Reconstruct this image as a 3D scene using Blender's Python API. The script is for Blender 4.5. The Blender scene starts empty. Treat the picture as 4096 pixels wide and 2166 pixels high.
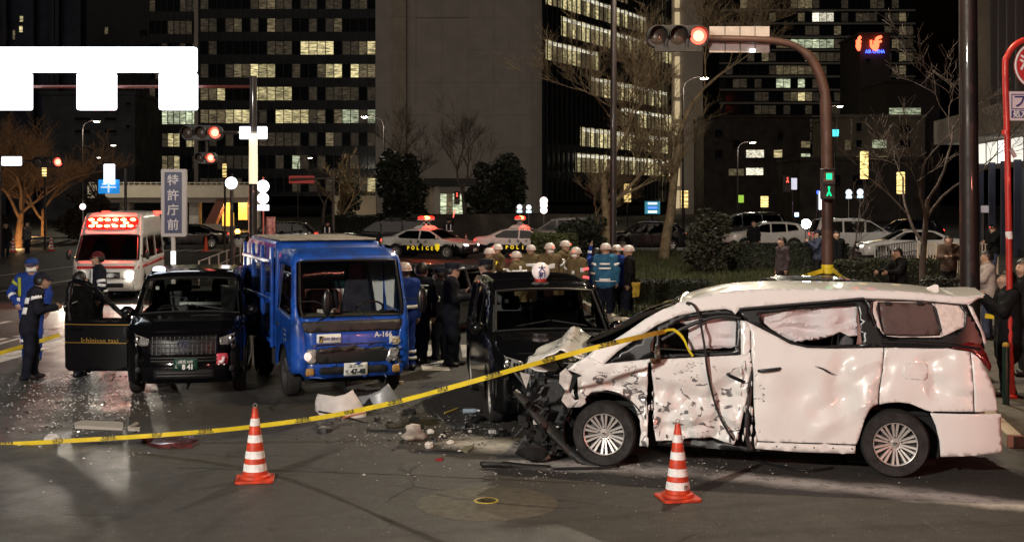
import bpy, bmesh, math, random
import numpy as np
from mathutils import Vector, Matrix, noise
from mathutils.geometry import delaunay_2d_cdt
R = math.radians
rnd = random.Random(11)
scn = bpy.context.scene
COL = scn.collection
# ---------------------------------------------------------------- camera, sky, lamps, exposure
HC, FPX, YH = 2.85, 5000.0, 800.0            # eye height, focal length in photo pixels, horizon row
cam_d = bpy.data.cameras.new('camera'); cam = bpy.data.objects.new('camera', cam_d); COL.objects.link(cam)
cam.location = (0, 0, HC); cam.rotation_euler = (R(90), 0, 0)
cam_d.sensor_width = 36; cam_d.lens = FPX/4096*36; cam_d.shift_y = -(1083-YH)/4096
cam_d.clip_end = 2000; scn.camera = cam
w = bpy.data.worlds.new('World'); scn.world = w; w.use_nodes = True
nt = w.node_tree; bg = nt.nodes['Background']
sky = nt.nodes.new('ShaderNodeTexSky'); sky.sky_type = 'NISHITA'; sky.sun_disc = False
sky.sun_elevation = R(-3.0); sky.sun_rotation = R(250); sky.air_density = 1.5; sky.dust_density = 3
nt.links.new(sky.outputs[0], bg.inputs[0]); bg.inputs[1].default_value = 0.05
sd = bpy.data.lights.new('city_glow_fill', 'SUN'); sd.energy = 0.16; sd.angle = R(40); sd.color = (1, .84, .70)  # weak broad fill added to stand in for city glow
so = bpy.data.objects.new('city_glow_fill', sd); COL.objects.link(so); so.rotation_euler = (R(58), 0, R(-14))
def lamp(name, loc, power, color=(1, .85, .65), radius=.2, spot=None, aim=None, blend=.6):
    d = bpy.data.lights.new(name, 'SPOT' if spot else 'POINT'); d.energy = power; d.color = color
    d.shadow_soft_size = radius
    o = bpy.data.objects.new(name, d); COL.objects.link(o); o.location = loc
    if spot:
        d.spot_size = R(spot); d.spot_blend = blend
        o.rotation_euler = (Vector(aim)-Vector(loc)).to_track_quat('-Z', 'Y').to_euler()
    return o
# unseen key lamp and red fill lamp, added behind and beside the camera
lamp('street_and_key_light', (-9.5, -3.5, 8.0), 15500, (1, .92, .82), .3)  # added key lamp, out of view
lamp('added_red_light', (9.5, 1.5, 3.4), 1700, (1, .30, .22), .2)  # added red fill, out of view
scn.view_settings.view_transform = 'Standard'; scn.view_settings.look = 'None'
scn.view_settings.exposure = 0; scn.view_settings.gamma = 1
scn.cycles.use_denoising = True
scn.cycles.max_bounces = 6; scn.cycles.diffuse_bounces = 2; scn.cycles.glossy_bounces = 3
scn.cycles.transmission_bounces = 4; scn.cycles.transparent_max_bounces = 12
scn.cycles.sample_clamp_indirect = 4; scn.cycles.caustics_reflective = False; scn.cycles.caustics_refractive = False

# ---------------------------------------------------------------- measuring
def G(px, py, z=0.0):                        # a photo pixel on the level z
    Y = FPX*(HC-z)/(py-YH); return Vector(((px-2048)*Y/FPX, Y, z))
def A(px, py, Y):                            # a photo pixel at distance Y
    return Vector(((px-2048)*Y/FPX, Y, HC-(py-YH)*Y/FPX))
def XP(px, Y): return (px-2048)*Y/FPX
def ZP(py, Y): return HC-(py-YH)*Y/FPX

# ---------------------------------------------------------------- materials
MATS = {}
def mat(name, col=(.5, .5, .5), rough=.5, metal=0., emit=0., ecol=None, coat=0., var=.0, vscale=6., bump=0., bscale=40., spec=.5, alpha=1., dirt=0.):
    if name in MATS: return MATS[name]
    m = bpy.data.materials.new(name); m.use_nodes = True; MATS[name] = m
    t = m.node_tree; p = t.nodes['Principled BSDF']; N = t.nodes.new; L = t.links.new
    p.inputs['Base Color'].default_value = (*col, 1); p.inputs['Roughness'].default_value = rough
    p.inputs['Metallic'].default_value = metal; p.inputs['Specular IOR Level'].default_value = spec
    if coat: p.inputs['Coat Weight'].default_value = coat; p.inputs['Coat Roughness'].default_value = .04
    if emit:
        p.inputs['Emission Color'].default_value = (*(ecol or col), 1); p.inputs['Emission Strength'].default_value = emit
    tc = N('ShaderNodeTexCoord')
    if var or dirt:
        n = N('ShaderNodeTexNoise'); n.inputs['Scale'].default_value = vscale; n.inputs['Detail'].default_value = 6; n.inputs['Roughness'].default_value = .65
        L(tc.outputs['Object'], n.inputs['Vector'])
        mx = N('ShaderNodeMix'); mx.data_type = 'RGBA'; a, b = mx.inputs[6], mx.inputs[7]
        k = var or dirt
        a.default_value = tuple(max(0, c*(1-k)) for c in col)+(1,); b.default_value = tuple(min(1, c*(1+k*.6)) for c in col)+(1,)
        if dirt: a.default_value = tuple(c*.4+.05*.6 for c in col)+(1,)
        rp = N('ShaderNodeMapRange'); rp.inputs[1].default_value = .35; rp.inputs[2].default_value = .62
        L(n.outputs[0], rp.inputs[0]); L(rp.outputs[0], mx.inputs[0]); L(mx.outputs[2], p.inputs['Base Color'])
        r2 = N('ShaderNodeMapRange'); r2.inputs[1].default_value = .3; r2.inputs[2].default_value = .7
        r2.inputs[3].default_value = min(1, rough*1.35+.04); r2.inputs[4].default_value = rough*.8
        L(n.outputs[0], r2.inputs[0]); L(r2.outputs[0], p.inputs['Roughness'])
    if bump:
        n2 = N('ShaderNodeTexNoise'); n2.inputs['Scale'].default_value = bscale; n2.inputs['Detail'].default_value = 5
        L(tc.outputs['Object'], n2.inputs['Vector'])
        bp = N('ShaderNodeBump'); bp.inputs['Strength'].default_value = bump; bp.inputs['Distance'].default_value = .02
        L(n2.outputs[0], bp.inputs['Height']); L(bp.outputs[0], p.inputs['Normal'])
    return m
def glass(name, tint=(.5, .55, .55), gl=.06):
    if name in MATS: return MATS[name]
    m = bpy.data.materials.new(name); m.use_nodes = True; MATS[name] = m
    t = m.node_tree; t.nodes.remove(t.nodes['Principled BSDF']); N = t.nodes.new; L = t.links.new
    out = t.nodes['Material Output']; tr = N('ShaderNodeBsdfTransparent'); tr.inputs[0].default_value = (*tint, 1)
    g = N('ShaderNodeBsdfGlossy'); g.inputs['Roughness'].default_value = .02; g.inputs[0].default_value = (1, 1, 1, 1)
    fr = N('ShaderNodeFresnel'); fr.inputs[0].default_value = 1.5
    ad = N('ShaderNodeMath'); ad.operation = 'ADD'; ad.inputs[1].default_value = gl; L(fr.outputs[0], ad.inputs[0])
    mx = N('ShaderNodeMixShader'); L(ad.outputs[0], mx.inputs[0]); L(tr.outputs[0], mx.inputs[1]); L(g.outputs[0], mx.inputs[2])
    L(mx.outputs[0], out.inputs[0]); return m
def emis(name, col, s): return mat(name, (.8*col[0], .8*col[1], .8*col[2]), .4, emit=s, ecol=col)

# ---------------------------------------------------------------- mesh builder
class MB:
    def __init__(s): s.v = []; s.f = []; s.m = []
    def add(s, vs, fs, m=0):
        o = len(s.v); s.v += [tuple(p) for p in vs]; s.f += [tuple(i+o for i in f) for f in fs]; s.m += [m]*len(fs); return s
    def box(s, c, d, m=0, rz=0, rx=0, ry=0, taper=1.0):
        M_ = Matrix.Rotation(rz, 3, 'Z') @ Matrix.Rotation(ry, 3, 'Y') @ Matrix.Rotation(rx, 3, 'X')
        vs = []
        for k in (-1, 1):
            t = taper if k > 0 else 1
            for j in (-1, 1):
                for i in (-1, 1):
                    vs.append(Vector(c)+M_ @ Vector((i*d[0]/2*t, j*d[1]/2*t, k*d[2]/2)))
        return s.add(vs, [(0, 2, 3, 1), (4, 5, 7, 6), (0, 1, 5, 4), (2, 6, 7, 3), (1, 3, 7, 5), (0, 4, 6, 2)], m)
    def tube(s, path, rad, n=8, m=0, caps=True, sq=1.0):
        P = [Vector(p) for p in path]; k = len(P)
        rs = rad if isinstance(rad, (list, tuple)) else [rad]*k
        up = None; vs = []
        for i in range(k):
            d = (P[min(i+1, k-1)]-P[max(i-1, 0)])
            d = d.normalized() if d.length > 1e-9 else Vector((0, 0, 1))
            if up is None:
                up = Vector((0, 0, 1)) if abs(d.z) < .9 else Vector((1, 0, 0))
            a = d.cross(up)
            if a.length < 1e-5: a = d.cross(Vector((0, 1, .1)))
            a.normalize(); b = a.cross(d).normalized(); up = b
            for j in range(n):
                t = 2*math.pi*j/n; vs.append(P[i]+a*(math.cos(t)*rs[i])+b*(math.sin(t)*rs[i]*sq))
        fs = [(i*n+j, i*n+(j+1) % n, (i+1)*n+(j+1) % n, (i+1)*n+j) for i in range(k-1) for j in range(n)]
        if caps: fs += [tuple(range(n))[::-1], tuple(range((k-1)*n, k*n))]
        return s.add(vs, fs, m)
    def lathe(s, prof, n=24, m=0, c=(0, 0, 0), axis='Z', sx=1, sy=1, cap=True):
        vs = []; c = Vector(c)
        for r, z in prof:
            for j in range(n):
                t = 2*math.pi*j/n; x, y = r*math.cos(t)*sx, r*math.sin(t)*sy
                vs.append(c+(Vector((x, y, z)) if axis == 'Z' else Vector((x, z, y)) if axis == 'Y' else Vector((z, x, y))))
        k = len(prof)
        fs = [(i*n+j, i*n+(j+1) % n, (i+1)*n+(j+1) % n, (i+1)*n+j) for i in range(k-1) for j in range(n)]
        if cap and prof[0][0] > 1e-6: fs.append(tuple(range(n))[::-1])
        if cap and prof[-1][0] > 1e-6: fs.append(tuple(range((k-1)*n, k*n)))
        return s.add(vs, fs, m)
    def grid(s, fn, nu, nv, m=0):
        vs = [fn(i/nu, j/nv) for j in range(nv+1) for i in range(nu+1)]
        return s.add(vs, [(j*(nu+1)+i, j*(nu+1)+i+1, (j+1)*(nu+1)+i+1, (j+1)*(nu+1)+i) for j in range(nv) for i in range(nu)], m)
    def prism(s, poly, fn, d0, d1, m=0):       # fn(u,v,d) -> point
        n = len(poly); vs = [fn(u, v, d0) for u, v in poly]+[fn(u, v, d1) for u, v in poly]
        fs = [(i, (i+1) % n, n+(i+1) % n, n+i) for i in range(n)]+[tuple(range(n))[::-1], tuple(range(n, 2*n))]
        return s.add(vs, fs, m)
    def ball(s, c, r, n=12, m=0, half=False):
        rr = r if isinstance(r, (tuple, list)) else (r, r, r); c = Vector(c); k = n//2
        pr = [(math.cos(-math.pi/2+math.pi*i/k), math.sin(-math.pi/2+math.pi*i/k)) for i in range(k+1)]
        if half: pr = [p for p in pr if p[1] >= -.01]
        vs = []; 
        for a, b in pr:
            for j in range(n):
                t = 2*math.pi*j/n; vs.append(c+Vector((a*math.cos(t)*rr[0], a*math.sin(t)*rr[1], b*rr[2])))
        q = len(pr)
        return s.add(vs, [(i*n+j, i*n+(j+1) % n, (i+1)*n+(j+1) % n, (i+1)*n+j) for i in range(q-1) for j in range(n)], m)
    def mesh(s, name, smooth=None):
        me = bpy.data.meshes.new(name); me.from_pydata(s.v, [], s.f)
        if any(s.m): me.polygons.foreach_set('material_index', s.m)
        bm = bmesh.new(); bm.from_mesh(me); bmesh.ops.recalc_face_normals(bm, faces=bm.faces); bm.to_mesh(me); bm.free()
        if smooth: me.shade_smooth() if smooth is True else smooth_angle(me, smooth)
        return me
def smooth_angle(me, ang):
    me.polygons.foreach_set('use_smooth', [True]*len(me.polygons))
    try: me.set_sharp_from_angle(angle=R(ang))
    except Exception: pass
def link(name, me, mats, parent=None):
    o = bpy.data.objects.new(name, me); COL.objects.link(o)
    for m in (mats if isinstance(mats, (list, tuple)) else [mats]): me.materials.append(m)
    if parent is not None: o.parent = parent
    return o
def obj(name, mb, mats, parent=None, smooth=40, bevel=0, loc=None, rz=None):
    o = link(name, mb.mesh(name, smooth), mats, parent)
    if bevel:
        b = o.modifiers.new('bevel', 'BEVEL'); b.width = bevel; b.segments = 2; b.limit_method = 'ANGLE'; b.angle_limit = R(35)
    if loc is not None: o.location = loc
    if rz is not None: o.rotation_euler.z = rz
    return o
def thing(name, label, cat, loc=(0, 0, 0), rz=0, group=None):
    o = bpy.data.objects.new(name, None); COL.objects.link(o); o.empty_display_size = .2
    o.location = loc; o.rotation_euler = (0, 0, rz)
    return tag(o, label, cat, group)
def tag(o, label, cat, group=None):
    o['label'] = label; o['category'] = cat
    if group: o['group'] = group
    return o
def struct(o): o['kind'] = 'structure'; return o
def stuff(o): o['kind'] = 'stuff'; return o
def dup(root, loc=None, rz=None, label=None, group=None):
    def cp(o, par):
        c = o.copy(); COL.objects.link(c); c.parent = par
        for ch in [x for x in bpy.data.objects if x.parent is o]: cp(ch, c)
        return c
    r = cp(root, None)
    if loc is not None: r.location = loc
    if rz is not None: r.rotation_euler.z = rz
    if label: r['label'] = label
    if group: r['group'] = group
    return r
def inpoly(x, y, P):
    c = False; j = len(P)-1
    for i in range(len(P)):
        if (P[i][1] > y) != (P[j][1] > y) and x < (P[j][0]-P[i][0])*(y-P[i][1])/(P[j][1]-P[i][1]+1e-12)+P[i][0]: c = not c
        j = i
    return c
def smoothpoly(P, n=4, closed=True):          # Catmull-Rom through the points
    out = []; k = len(P)
    for i in range(k if closed else k-1):
        g = (lambda q: P[q % k]) if closed else (lambda q: P[max(0, min(k-1, q))])
        p0, p1, p2, p3 = g(i-1), g(i), g(i+1), g(i+2)
        for s in range(n):
            t = s/n
            out.append(tuple(.5*(2*p1[d]+(p2[d]-p0[d])*t+(2*p0[d]-5*p1[d]+4*p2[d]-p3[d])*t*t+(3*p1[d]-p0[d]-3*p2[d]+p3[d])*t**3) for d in range(len(p1))))
    if not closed: out.append(tuple(P[-1]))
    return out
def panel(mb, outline, holes, fn, step, m=0, jit=.25):
    """triangulated sheet inside outline minus holes, (u,v) -> fn(u,v)"""
    pts = []; edges = []
    def ring(P):
        s0 = len(pts)
        for i in range(len(P)):
            a, b = P[i], P[(i+1) % len(P)]; L_ = math.hypot(b[0]-a[0], b[1]-a[1]); k = max(1, int(L_/step))
            for q in range(k): pts.append(Vector((a[0]+(b[0]-a[0])*q/k, a[1]+(b[1]-a[1])*q/k)))
        e0 = len(pts)
        for i in range(s0, e0): edges.append((i, i+1 if i+1 < e0 else s0))
    ring(outline)
    for h in holes: ring(h)
    us = [p[0] for p in outline]; vs_ = [p[1] for p in outline]; rr = random.Random(5)
    nb = np.array([(p.x, p.y) for p in pts])
    u = min(us)+step*.5
    while u < max(us):
        v = min(vs_)+step*.5
        while v < max(vs_):
            x, y = u+rr.uniform(-jit, jit)*step, v+rr.uniform(-jit, jit)*step
            if inpoly(x, y, outline) and not any(inpoly(x, y, h) for h in holes):
                if ((nb[:, 0]-x)**2+(nb[:, 1]-y)**2).min() > (step*.45)**2: pts.append(Vector((x, y)))
            v += step
        u += step
    V, E, F, *_ = delaunay_2d_cdt(pts, edges, [], 0, 1e-6)
    keep = []
    for f in F:
        cx = sum(V[i].x for i in f)/len(f); cy = sum(V[i].y for i in f)/len(f)
        if inpoly(cx, cy, outline) and not any(inpoly(cx, cy, h) for h in holes): keep.append(tuple(f))
    return mb.add([fn(p.x, p.y) for p in V], keep, m)
def sheet(name, mb, mats, parent=None, th=.012, smooth=50, off=-1):
    o = link(name, mb.mesh(name, smooth), mats, parent)
    s = o.modifiers.new('thickness', 'SOLIDIFY'); s.thickness = th; s.offset = off
    return o
def text(name, s, size, m, parent, origin, ux=(1, 0, 0), uy=(0, 0, 1), align='CENTER', extrude=.002, bold=0, sx=1.0, valign='CENTER'):
    """flat lettering: reads along ux, stands along uy"""
    c = bpy.data.curves.new(name, 'FONT'); c.body = s; c.size = size; c.align_x = align; c.align_y = valign
    c.extrude = extrude; c.resolution_u = 2; c.offset = bold; c.space_line = 1.05
    o = bpy.data.objects.new(name, c)
    me = bpy.data.meshes.new_from_object(o); bpy.data.objects.remove(o); bpy.data.curves.remove(c)
    ux = Vector(ux).normalized(); uy = Vector(uy).normalized(); n = ux.cross(uy)
    M4 = Matrix(((ux.x*sx, uy.x, n.x, origin[0]), (ux.y*sx, uy.y, n.y, origin[1]), (ux.z*sx, uy.z, n.z, origin[2]), (0, 0, 0, 1)))
    me.transform(M4); me.materials.clear()
    return link(name, me, m, parent)
# ================================================================ THE SETTING: road, kerbs, markings
def asphalt():
    m = bpy.data.materials.new('asphalt'); m.use_nodes = True; t = m.node_tree; p = t.nodes['Principled BSDF']; N = t.nodes.new; L = t.links.new
    tc = N('ShaderNodeTexCoord'); P_ = tc.outputs['Object']
    def nz(sc, det=6, ro=.6):
        n = N('ShaderNodeTexNoise'); n.inputs['Scale'].default_value = sc; n.inputs['Detail'].default_value = det; n.inputs['Roughness'].default_value = ro; L(P_, n.inputs['Vector']); return n.outputs[0]
    def mr(i, a, b, c=0., d=1.):
        n = N('ShaderNodeMapRange'); n.inputs[1].default_value = a; n.inputs[2].default_value = b; n.inputs[3].default_value = c; n.inputs[4].default_value = d; L(i, n.inputs[0]); return n.outputs[0]
    def ma(op, a, b=None):
        n = N('ShaderNodeMath'); n.operation = op
        for k, q in enumerate((a, b)):
            if q is None: continue
            if isinstance(q, (int, float)): n.inputs[k].default_value = q
            else: L(q, n.inputs[k])
        return n.outputs[0]
    def mix(f, a, b):
        n = N('ShaderNodeMix'); n.data_type = 'RGBA'
        if isinstance(f, float): n.inputs[0].default_value = f
        else: L(f, n.inputs[0])
        for k, q in ((6, a), (7, b)):
            if isinstance(q, tuple): n.inputs[k].default_value = (*q, 1)
            else: L(q, n.inputs[k])
        return n.outputs[2]
    base = mix(mr(nz(.35), .35, .65), (.022, .0215, .021), (.039, .038, .036))
    base = mix(mr(nz(9., 8), .35, .7), base, (.060, .057, .053))
    vo = N('ShaderNodeTexVoronoi'); vo.inputs['Scale'].default_value = 42; L(P_, vo.inputs['Vector'])
    sp = N('ShaderNodeSeparateColor'); L(vo.outputs['Color'], sp.inputs[0])
    chip = ma('MULTIPLY', mr(vo.outputs['Distance'], .30, .18), mr(sp.outputs[0], .62, .70))
    base = mix(ma('MULTIPLY', chip, .75), base, (.20, .19, .17))
    base = mix(mr(nz(1.1, 9, .7), .60, .72), base, (.018, .016, .014))          # oil and tyre stains
    base = mix(mr(nz(34., 5, .8), .46, .62, 0., .75), base, (.020, .018, .016)); base = mix(mr(nz(120., 3), .45, .60, 0., .6), base, (.12, .112, .10))               # coarse aggregate
    wv = N('ShaderNodeTexVoronoi'); wv.feature = 'DISTANCE_TO_EDGE'; wv.inputs['Scale'].default_value = .42
    dn = N('ShaderNodeTexNoise'); dn.inputs['Scale'].default_value = 1.6; dn.inputs['Detail'].default_value = 7; L(P_, dn.inputs['Vector'])
    dm = N('ShaderNodeMix'); dm.data_type = 'RGBA'; dm.inputs[0].default_value = .22; L(P_, dm.inputs[6]); L(dn.outputs['Color'], dm.inputs[7]); L(dm.outputs[2], wv.inputs['Vector'])
    ck = ma('MULTIPLY', mr(wv.outputs['Distance'], .006, .002), mr(nz(.55), .50, .58)); base = mix(ck, base, (.010, .009, .008))   # cracks
    se = N('ShaderNodeSeparateXYZ'); L(P_, se.inputs[0]); X, Y = se.outputs[0], se.outputs[1]
    def band(x0, y0, x1, y1, wd, soft):
        l = math.hypot(x1-x0, y1-y0); dx, dy = (x1-x0)/l, (y1-y0)/l
        s_ = ma('ADD', ma('MULTIPLY', ma('SUBTRACT', X, x0), dx), ma('MULTIPLY', ma('SUBTRACT', Y, y0), dy))
        d = ma('ABSOLUTE', ma('ADD', ma('MULTIPLY', ma('SUBTRACT', X, x0), -dy), ma('MULTIPLY', ma('SUBTRACT', Y, y0), dx)))
        d = ma('ADD', d, ma('MULTIPLY', ma('SUBTRACT', nz(1.3), .5), wd*1.6))
        a = mr(d, wd, wd-soft); b = ma('MULTIPLY', mr(s_, -.25, .25), mr(s_, l+.25, l-.25)); return ma('MULTIPLY', a, b)
    def bnd(a, b, wd): p_, q_ = G(*a), G(*b); return band(p_.x, p_.y, q_.x, q_.y, wd, wd*.8)
    pw = ma('MAXIMUM', ma('MAXIMUM', bnd((1790, 1765), (2170, 1800), .42), bnd((2020, 1850), (2780, 1885), .34)), bnd((2850, 1895), (4200, 2030), .32))
    for a_, b_ in (((300, 2160), (1250, 1660)), ((760, 2160), (1500, 1680)), ((1500, 2150), (3300, 1990)), ((2500, 2160), (4090, 2080))):   # old tyre marks
        base = mix(ma('MULTIPLY', bnd(a_, b_, .13), mr(nz(5., 6), .35, .6, .1, .55)), base, (.020, .018, .016))
    pw = ma('MULTIPLY', pw, mr(nz(6., 9, .75), .33, .50))                        # spilled white absorbent powder
    base = mix(ma('MULTIPLY', pw, .9), base, (.60, .57, .53))
    L(base, p.inputs['Base Color']); p.inputs['Specular IOR Level'].default_value = .32
    wet = ma('MULTIPLY', mr(X, -.8, -3.2), ma('MULTIPLY', mr(nz(.5), .40, .56), mr(Y, 60., 25.)))
    ro = ma('SUBTRACT', mr(nz(3.), .3, .7, .72, .56), ma('MULTIPLY', wet, .20)); L(ro, p.inputs['Roughness'])
    bp = N('ShaderNodeBump'); bp.inputs['Strength'].default_value = .55; bp.inputs['Distance'].default_value = .008
    L(ma('ADD', nz(160., 3), ma('MULTIPLY', chip, .6)), bp.inputs['Height']); L(bp.outputs[0], p.inputs['Normal'])
    return m
ASPH = asphalt()
mb = MB(); mb.grid(lambda u, v: (-450+900*u, -60+760*v, 0), 8, 8)
road = struct(obj('road', mb, ASPH))
M_WHITE_LINE = mat('road_paint', (.62, .60, .56), .6, var=.35, vscale=5, bump=.3, bscale=120)
def marking(name, pts, z=.004):
    mb = MB(); mb.add([(x, y, z) for x, y in pts], [tuple(range(len(pts)))]); return obj(name, mb, M_WHITE_LINE, road, smooth=None)
def stripe(p0, p1, wd):
    a = Vector(p0).to_2d(); b = Vector(p1).to_2d(); d = (b-a).normalized(); n = Vector((-d.y, d.x))*wd/2
    marking('road_marking', [a-n, b-n, b+n, a+n])
# crossing stripes by the two officers, lane lines and crossing stripes to the left
for q in ([(1660, 1378), (1745, 1378), (1760, 1428), (1665, 1428)], [(1680, 1440), (1785, 1440), (1800, 1482), (1690, 1482)], [(1842, 1378), (1900, 1378), (1930, 1428), (1850, 1428)]):
    marking('crosswalk_stripe', [G(*p).to_2d() for p in q])
stripe(G(-60, 1450), G(330, 1345), .5); stripe(G(-60, 1390), G(240, 1308), .12)
for a, b in (((-40, 1300), (40, 1284)), ((60, 1346), (180, 1328)), ((-40, 1370), (20, 1352)), ((190, 1320), (330, 1300))): stripe(G(*a), G(*b), .15)
stripe(G(-80, 1178), G(420, 1098), .16); stripe(G(-80, 1112), G(330, 1060), .16)
for k in range(9): stripe(G(20+62*k, 972), G(60+62*k, 960), .55)
for k in range(6): stripe(G(640+60*k, 1006), G(700+60*k, 996), .6)
stripe(G(2560, 1012), G(2760, 1020), .25)
for k in range(6): stripe(G(60+48*k, 1000-k*3), G(90+48*k, 998-k*3), .15)
M_SEAM = mat('seam_tar', (.018, .016, .014), .5)
def seam(pts, wd=.022):
    P_ = smoothpoly([(G(*p).x, G(*p).y) for p in pts], 5, False); mb = MB(); vs = []
    for i, p in enumerate(P_):
        w_ = wd*(.6+.5*rnd.random()); vs += [(p[0], p[1]-w_/2, .003), (p[0], p[1]+w_/2, .003)]
    mb.add(vs, [(2*i, 2*i+2, 2*i+3, 2*i+1) for i in range(len(P_)-1)]); obj('road_seam', mb, M_SEAM, road, smooth=None)
seam([(700, 1868), (1100, 1880), (1600, 1898), (2100, 1920), (2700, 1950)]); seam([(-20, 2060), (300, 1990), (700, 1905), (930, 1862)]); seam([(2400, 1975), (2480, 2080), (2530, 2170)], .012)
# manhole patch with its small yellow lid
pc = G(1948, 2010); mb = MB(); mb.lathe([(0, .0045), (.66, .0045), (.665, .001)], 48, sx=1, sy=1.0)
o = obj('manhole_patch', mb, mat('patch_concrete', (.100, .090, .068), .75, var=.18, vscale=8, bump=.5, bscale=90), road); o.location = (pc.x, pc.y, 0)
lid = thing('valve_lid', 'small round cast lid with yellow ring in the middle of the round road patch', 'lid', (G(1945, 2003).x, G(1945, 2003).y, .006))
mb = MB(); mb.lathe([(0, .0), (.095, 0), (.095, .004), (.115, .005), (.12, 0)], 32); obj('lid_ring', mb, mat('lid_yellow', (.50, .38, .06), .5, var=.4, vscale=30), lid)
mb = MB(); mb.lathe([(0, .002), (.092, .002), (.092, .006), (0, .0065)], 32)
for k in range(8): mb.box((.055*math.cos(k*.785), .055*math.sin(k*.785), .009), (.03, .012, .006), rz=k*.785)
obj('lid_plate', mb, mat('cast_iron_lid', (.10, .085, .05), .5, .6, var=.4, vscale=40), lid)

# ================================================================ shared paint
M_BLACK = mat('black_trim', (.012, .012, .013), .35, var=.3, vscale=12)
M_RUBBER = mat('tyre_rubber', (.018, .017, .016), .75, var=.35, vscale=9, bump=.3, bscale=60)
M_CHROME = mat('chrome', (.75, .74, .72), .14, 1., var=.15, vscale=9)
M_ALLOY = mat('alloy_wheel', (.66, .64, .61), .34, .55, var=.15, vscale=12)
M_DARK = mat('dark_void', (.006, .006, .007), .8)
M_SEAT = mat('seat_cloth', (.09, .09, .095), .85, var=.3, vscale=20, bump=.2)
M_GLASS = glass('car_glass', (.55, .58, .57), .04)
M_GLASS_D = glass('car_glass_dark', (.10, .11, .11), .05)
def wheel(parent, c, rad, wd, side, spokes=10, mtyre=None, mrim=None, toe=0, detail=True, rimr=.66):
    """side=+1: outer face towards +y"""
    w_ = bpy.data.objects.new('wheel', None); COL.objects.link(w_); w_.parent = parent; w_.location = c; w_.rotation_euler = (0, 0, toe); w_.empty_display_size = .1
    rr = rad*rimr; h = wd/2; s = side
    mb = MB(); mb.lathe([(rr*.98, -h*.85), (rr*1.04, -h*.98), (rad*.93, -h), (rad*.985, -h*.8), (rad, -h*.5), (rad, h*.5), (rad*.985, h*.8), (rad*.93, h), (rr*1.04, h*.98), (rr*.98, h*.85)], 40 if detail else 20, axis='Y', cap=False)
    obj('tyre', mb, mtyre or M_RUBBER, w_)
    mb = MB(); mb.lathe([(rr, -h*.8), (rr, h*.80), (rr*.965, h*.9), (rr*.93, h*.86), (rr*.92, h*.45)], 40 if detail else 20, axis='Y', cap=False)
    mb.lathe([(0, h*.62), (rr*.15, h*.62), (rr*.21, h*.5), (rr*.25, h*.1)], 16, axis='Y')
    for k in range(spokes):
        a = 2*math.pi*k/spokes
        for q in ((-.5, .5) if detail else (0,)):
            b = a+q*2*math.pi/spokes*.42; a2 = a+q*2*math.pi/spokes*.62
            p0 = Vector((math.cos(b)*rr*.2, h*.50, math.sin(b)*rr*.2)); p1 = Vector((math.cos(a2)*rr*.945, h*.80, math.sin(a2)*rr*.945))
            t = Vector((-math.sin(a2), 0, math.cos(a2))); w0, w1 = rr*.028, rr*(.052 if detail else .10); dd = Vector((0, -.02, 0))
            mb.add([p0-t*w0, p0+t*w0, p1+t*w1, p1-t*w1, p0-t*w0*1.8+dd, p0+t*w0*1.8+dd, p1+t*w1*1.4+dd, p1-t*w1*1.4+dd], [(0, 1, 2, 3), (0, 4, 5, 1), (2, 6, 7, 3), (1, 5, 6, 2), (3, 7, 4, 0)])
    if s < 0: mb.v = [(x, -y, z) for x, y, z in mb.v]
    rim = obj('rim', mb, mrim or M_ALLOY, w_, smooth=35)
    mb = MB(); mb.lathe([(rr*.925, s*h*.45), (rr*.9, -s*h*.2), (0, -s*h*.25)], 24, axis='Y', cap=False); obj('rim_barrel', mb, mat('rim_shadow', (.05, .05, .05), .6, .3), w_)  # shade between the spokes put into the barrel colour
    mb = MB(); mb.lathe([(rr*.55, 0), (rr*.55, .02), (rr*.9, .02), (rr*.9, 0)], 24, axis='Y', c=(0, s*h*.0, 0)); mb.lathe([(0, .004), (rr*.91, .004)], 24, axis='Y')
    obj('brake_disc', mb, mat('brake_steel', (.10, .10, .10), .5, .7), w_)
    if detail:
        for k in range(5):
            mb = MB(); a = k*2*math.pi/5+.3; mb.lathe([(.012, 0), (.012, .012), (0, .014)], 8, axis='Y', c=(math.cos(a)*rr*.30, s*h*.5, math.sin(a)*rr*.30)); obj('lug_nut', mb, M_CHROME, w_)
        mb = MB(); e = s*h*.66
        for sx_, sz_ in ((.11, .075), (.032, .072), (.07, .03)):
            ring = [(math.cos(t)*rr*sx_, e, math.sin(t)*rr*sz_+(rr*.03 if sx_ == .07 else 0)) for t in [2*math.pi*i/16 for i in range(17)]]
            mb.tube(ring, rr*.012, 5)
        obj('wheel_badge', mb, M_CHROME, w_)
    return w_

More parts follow.
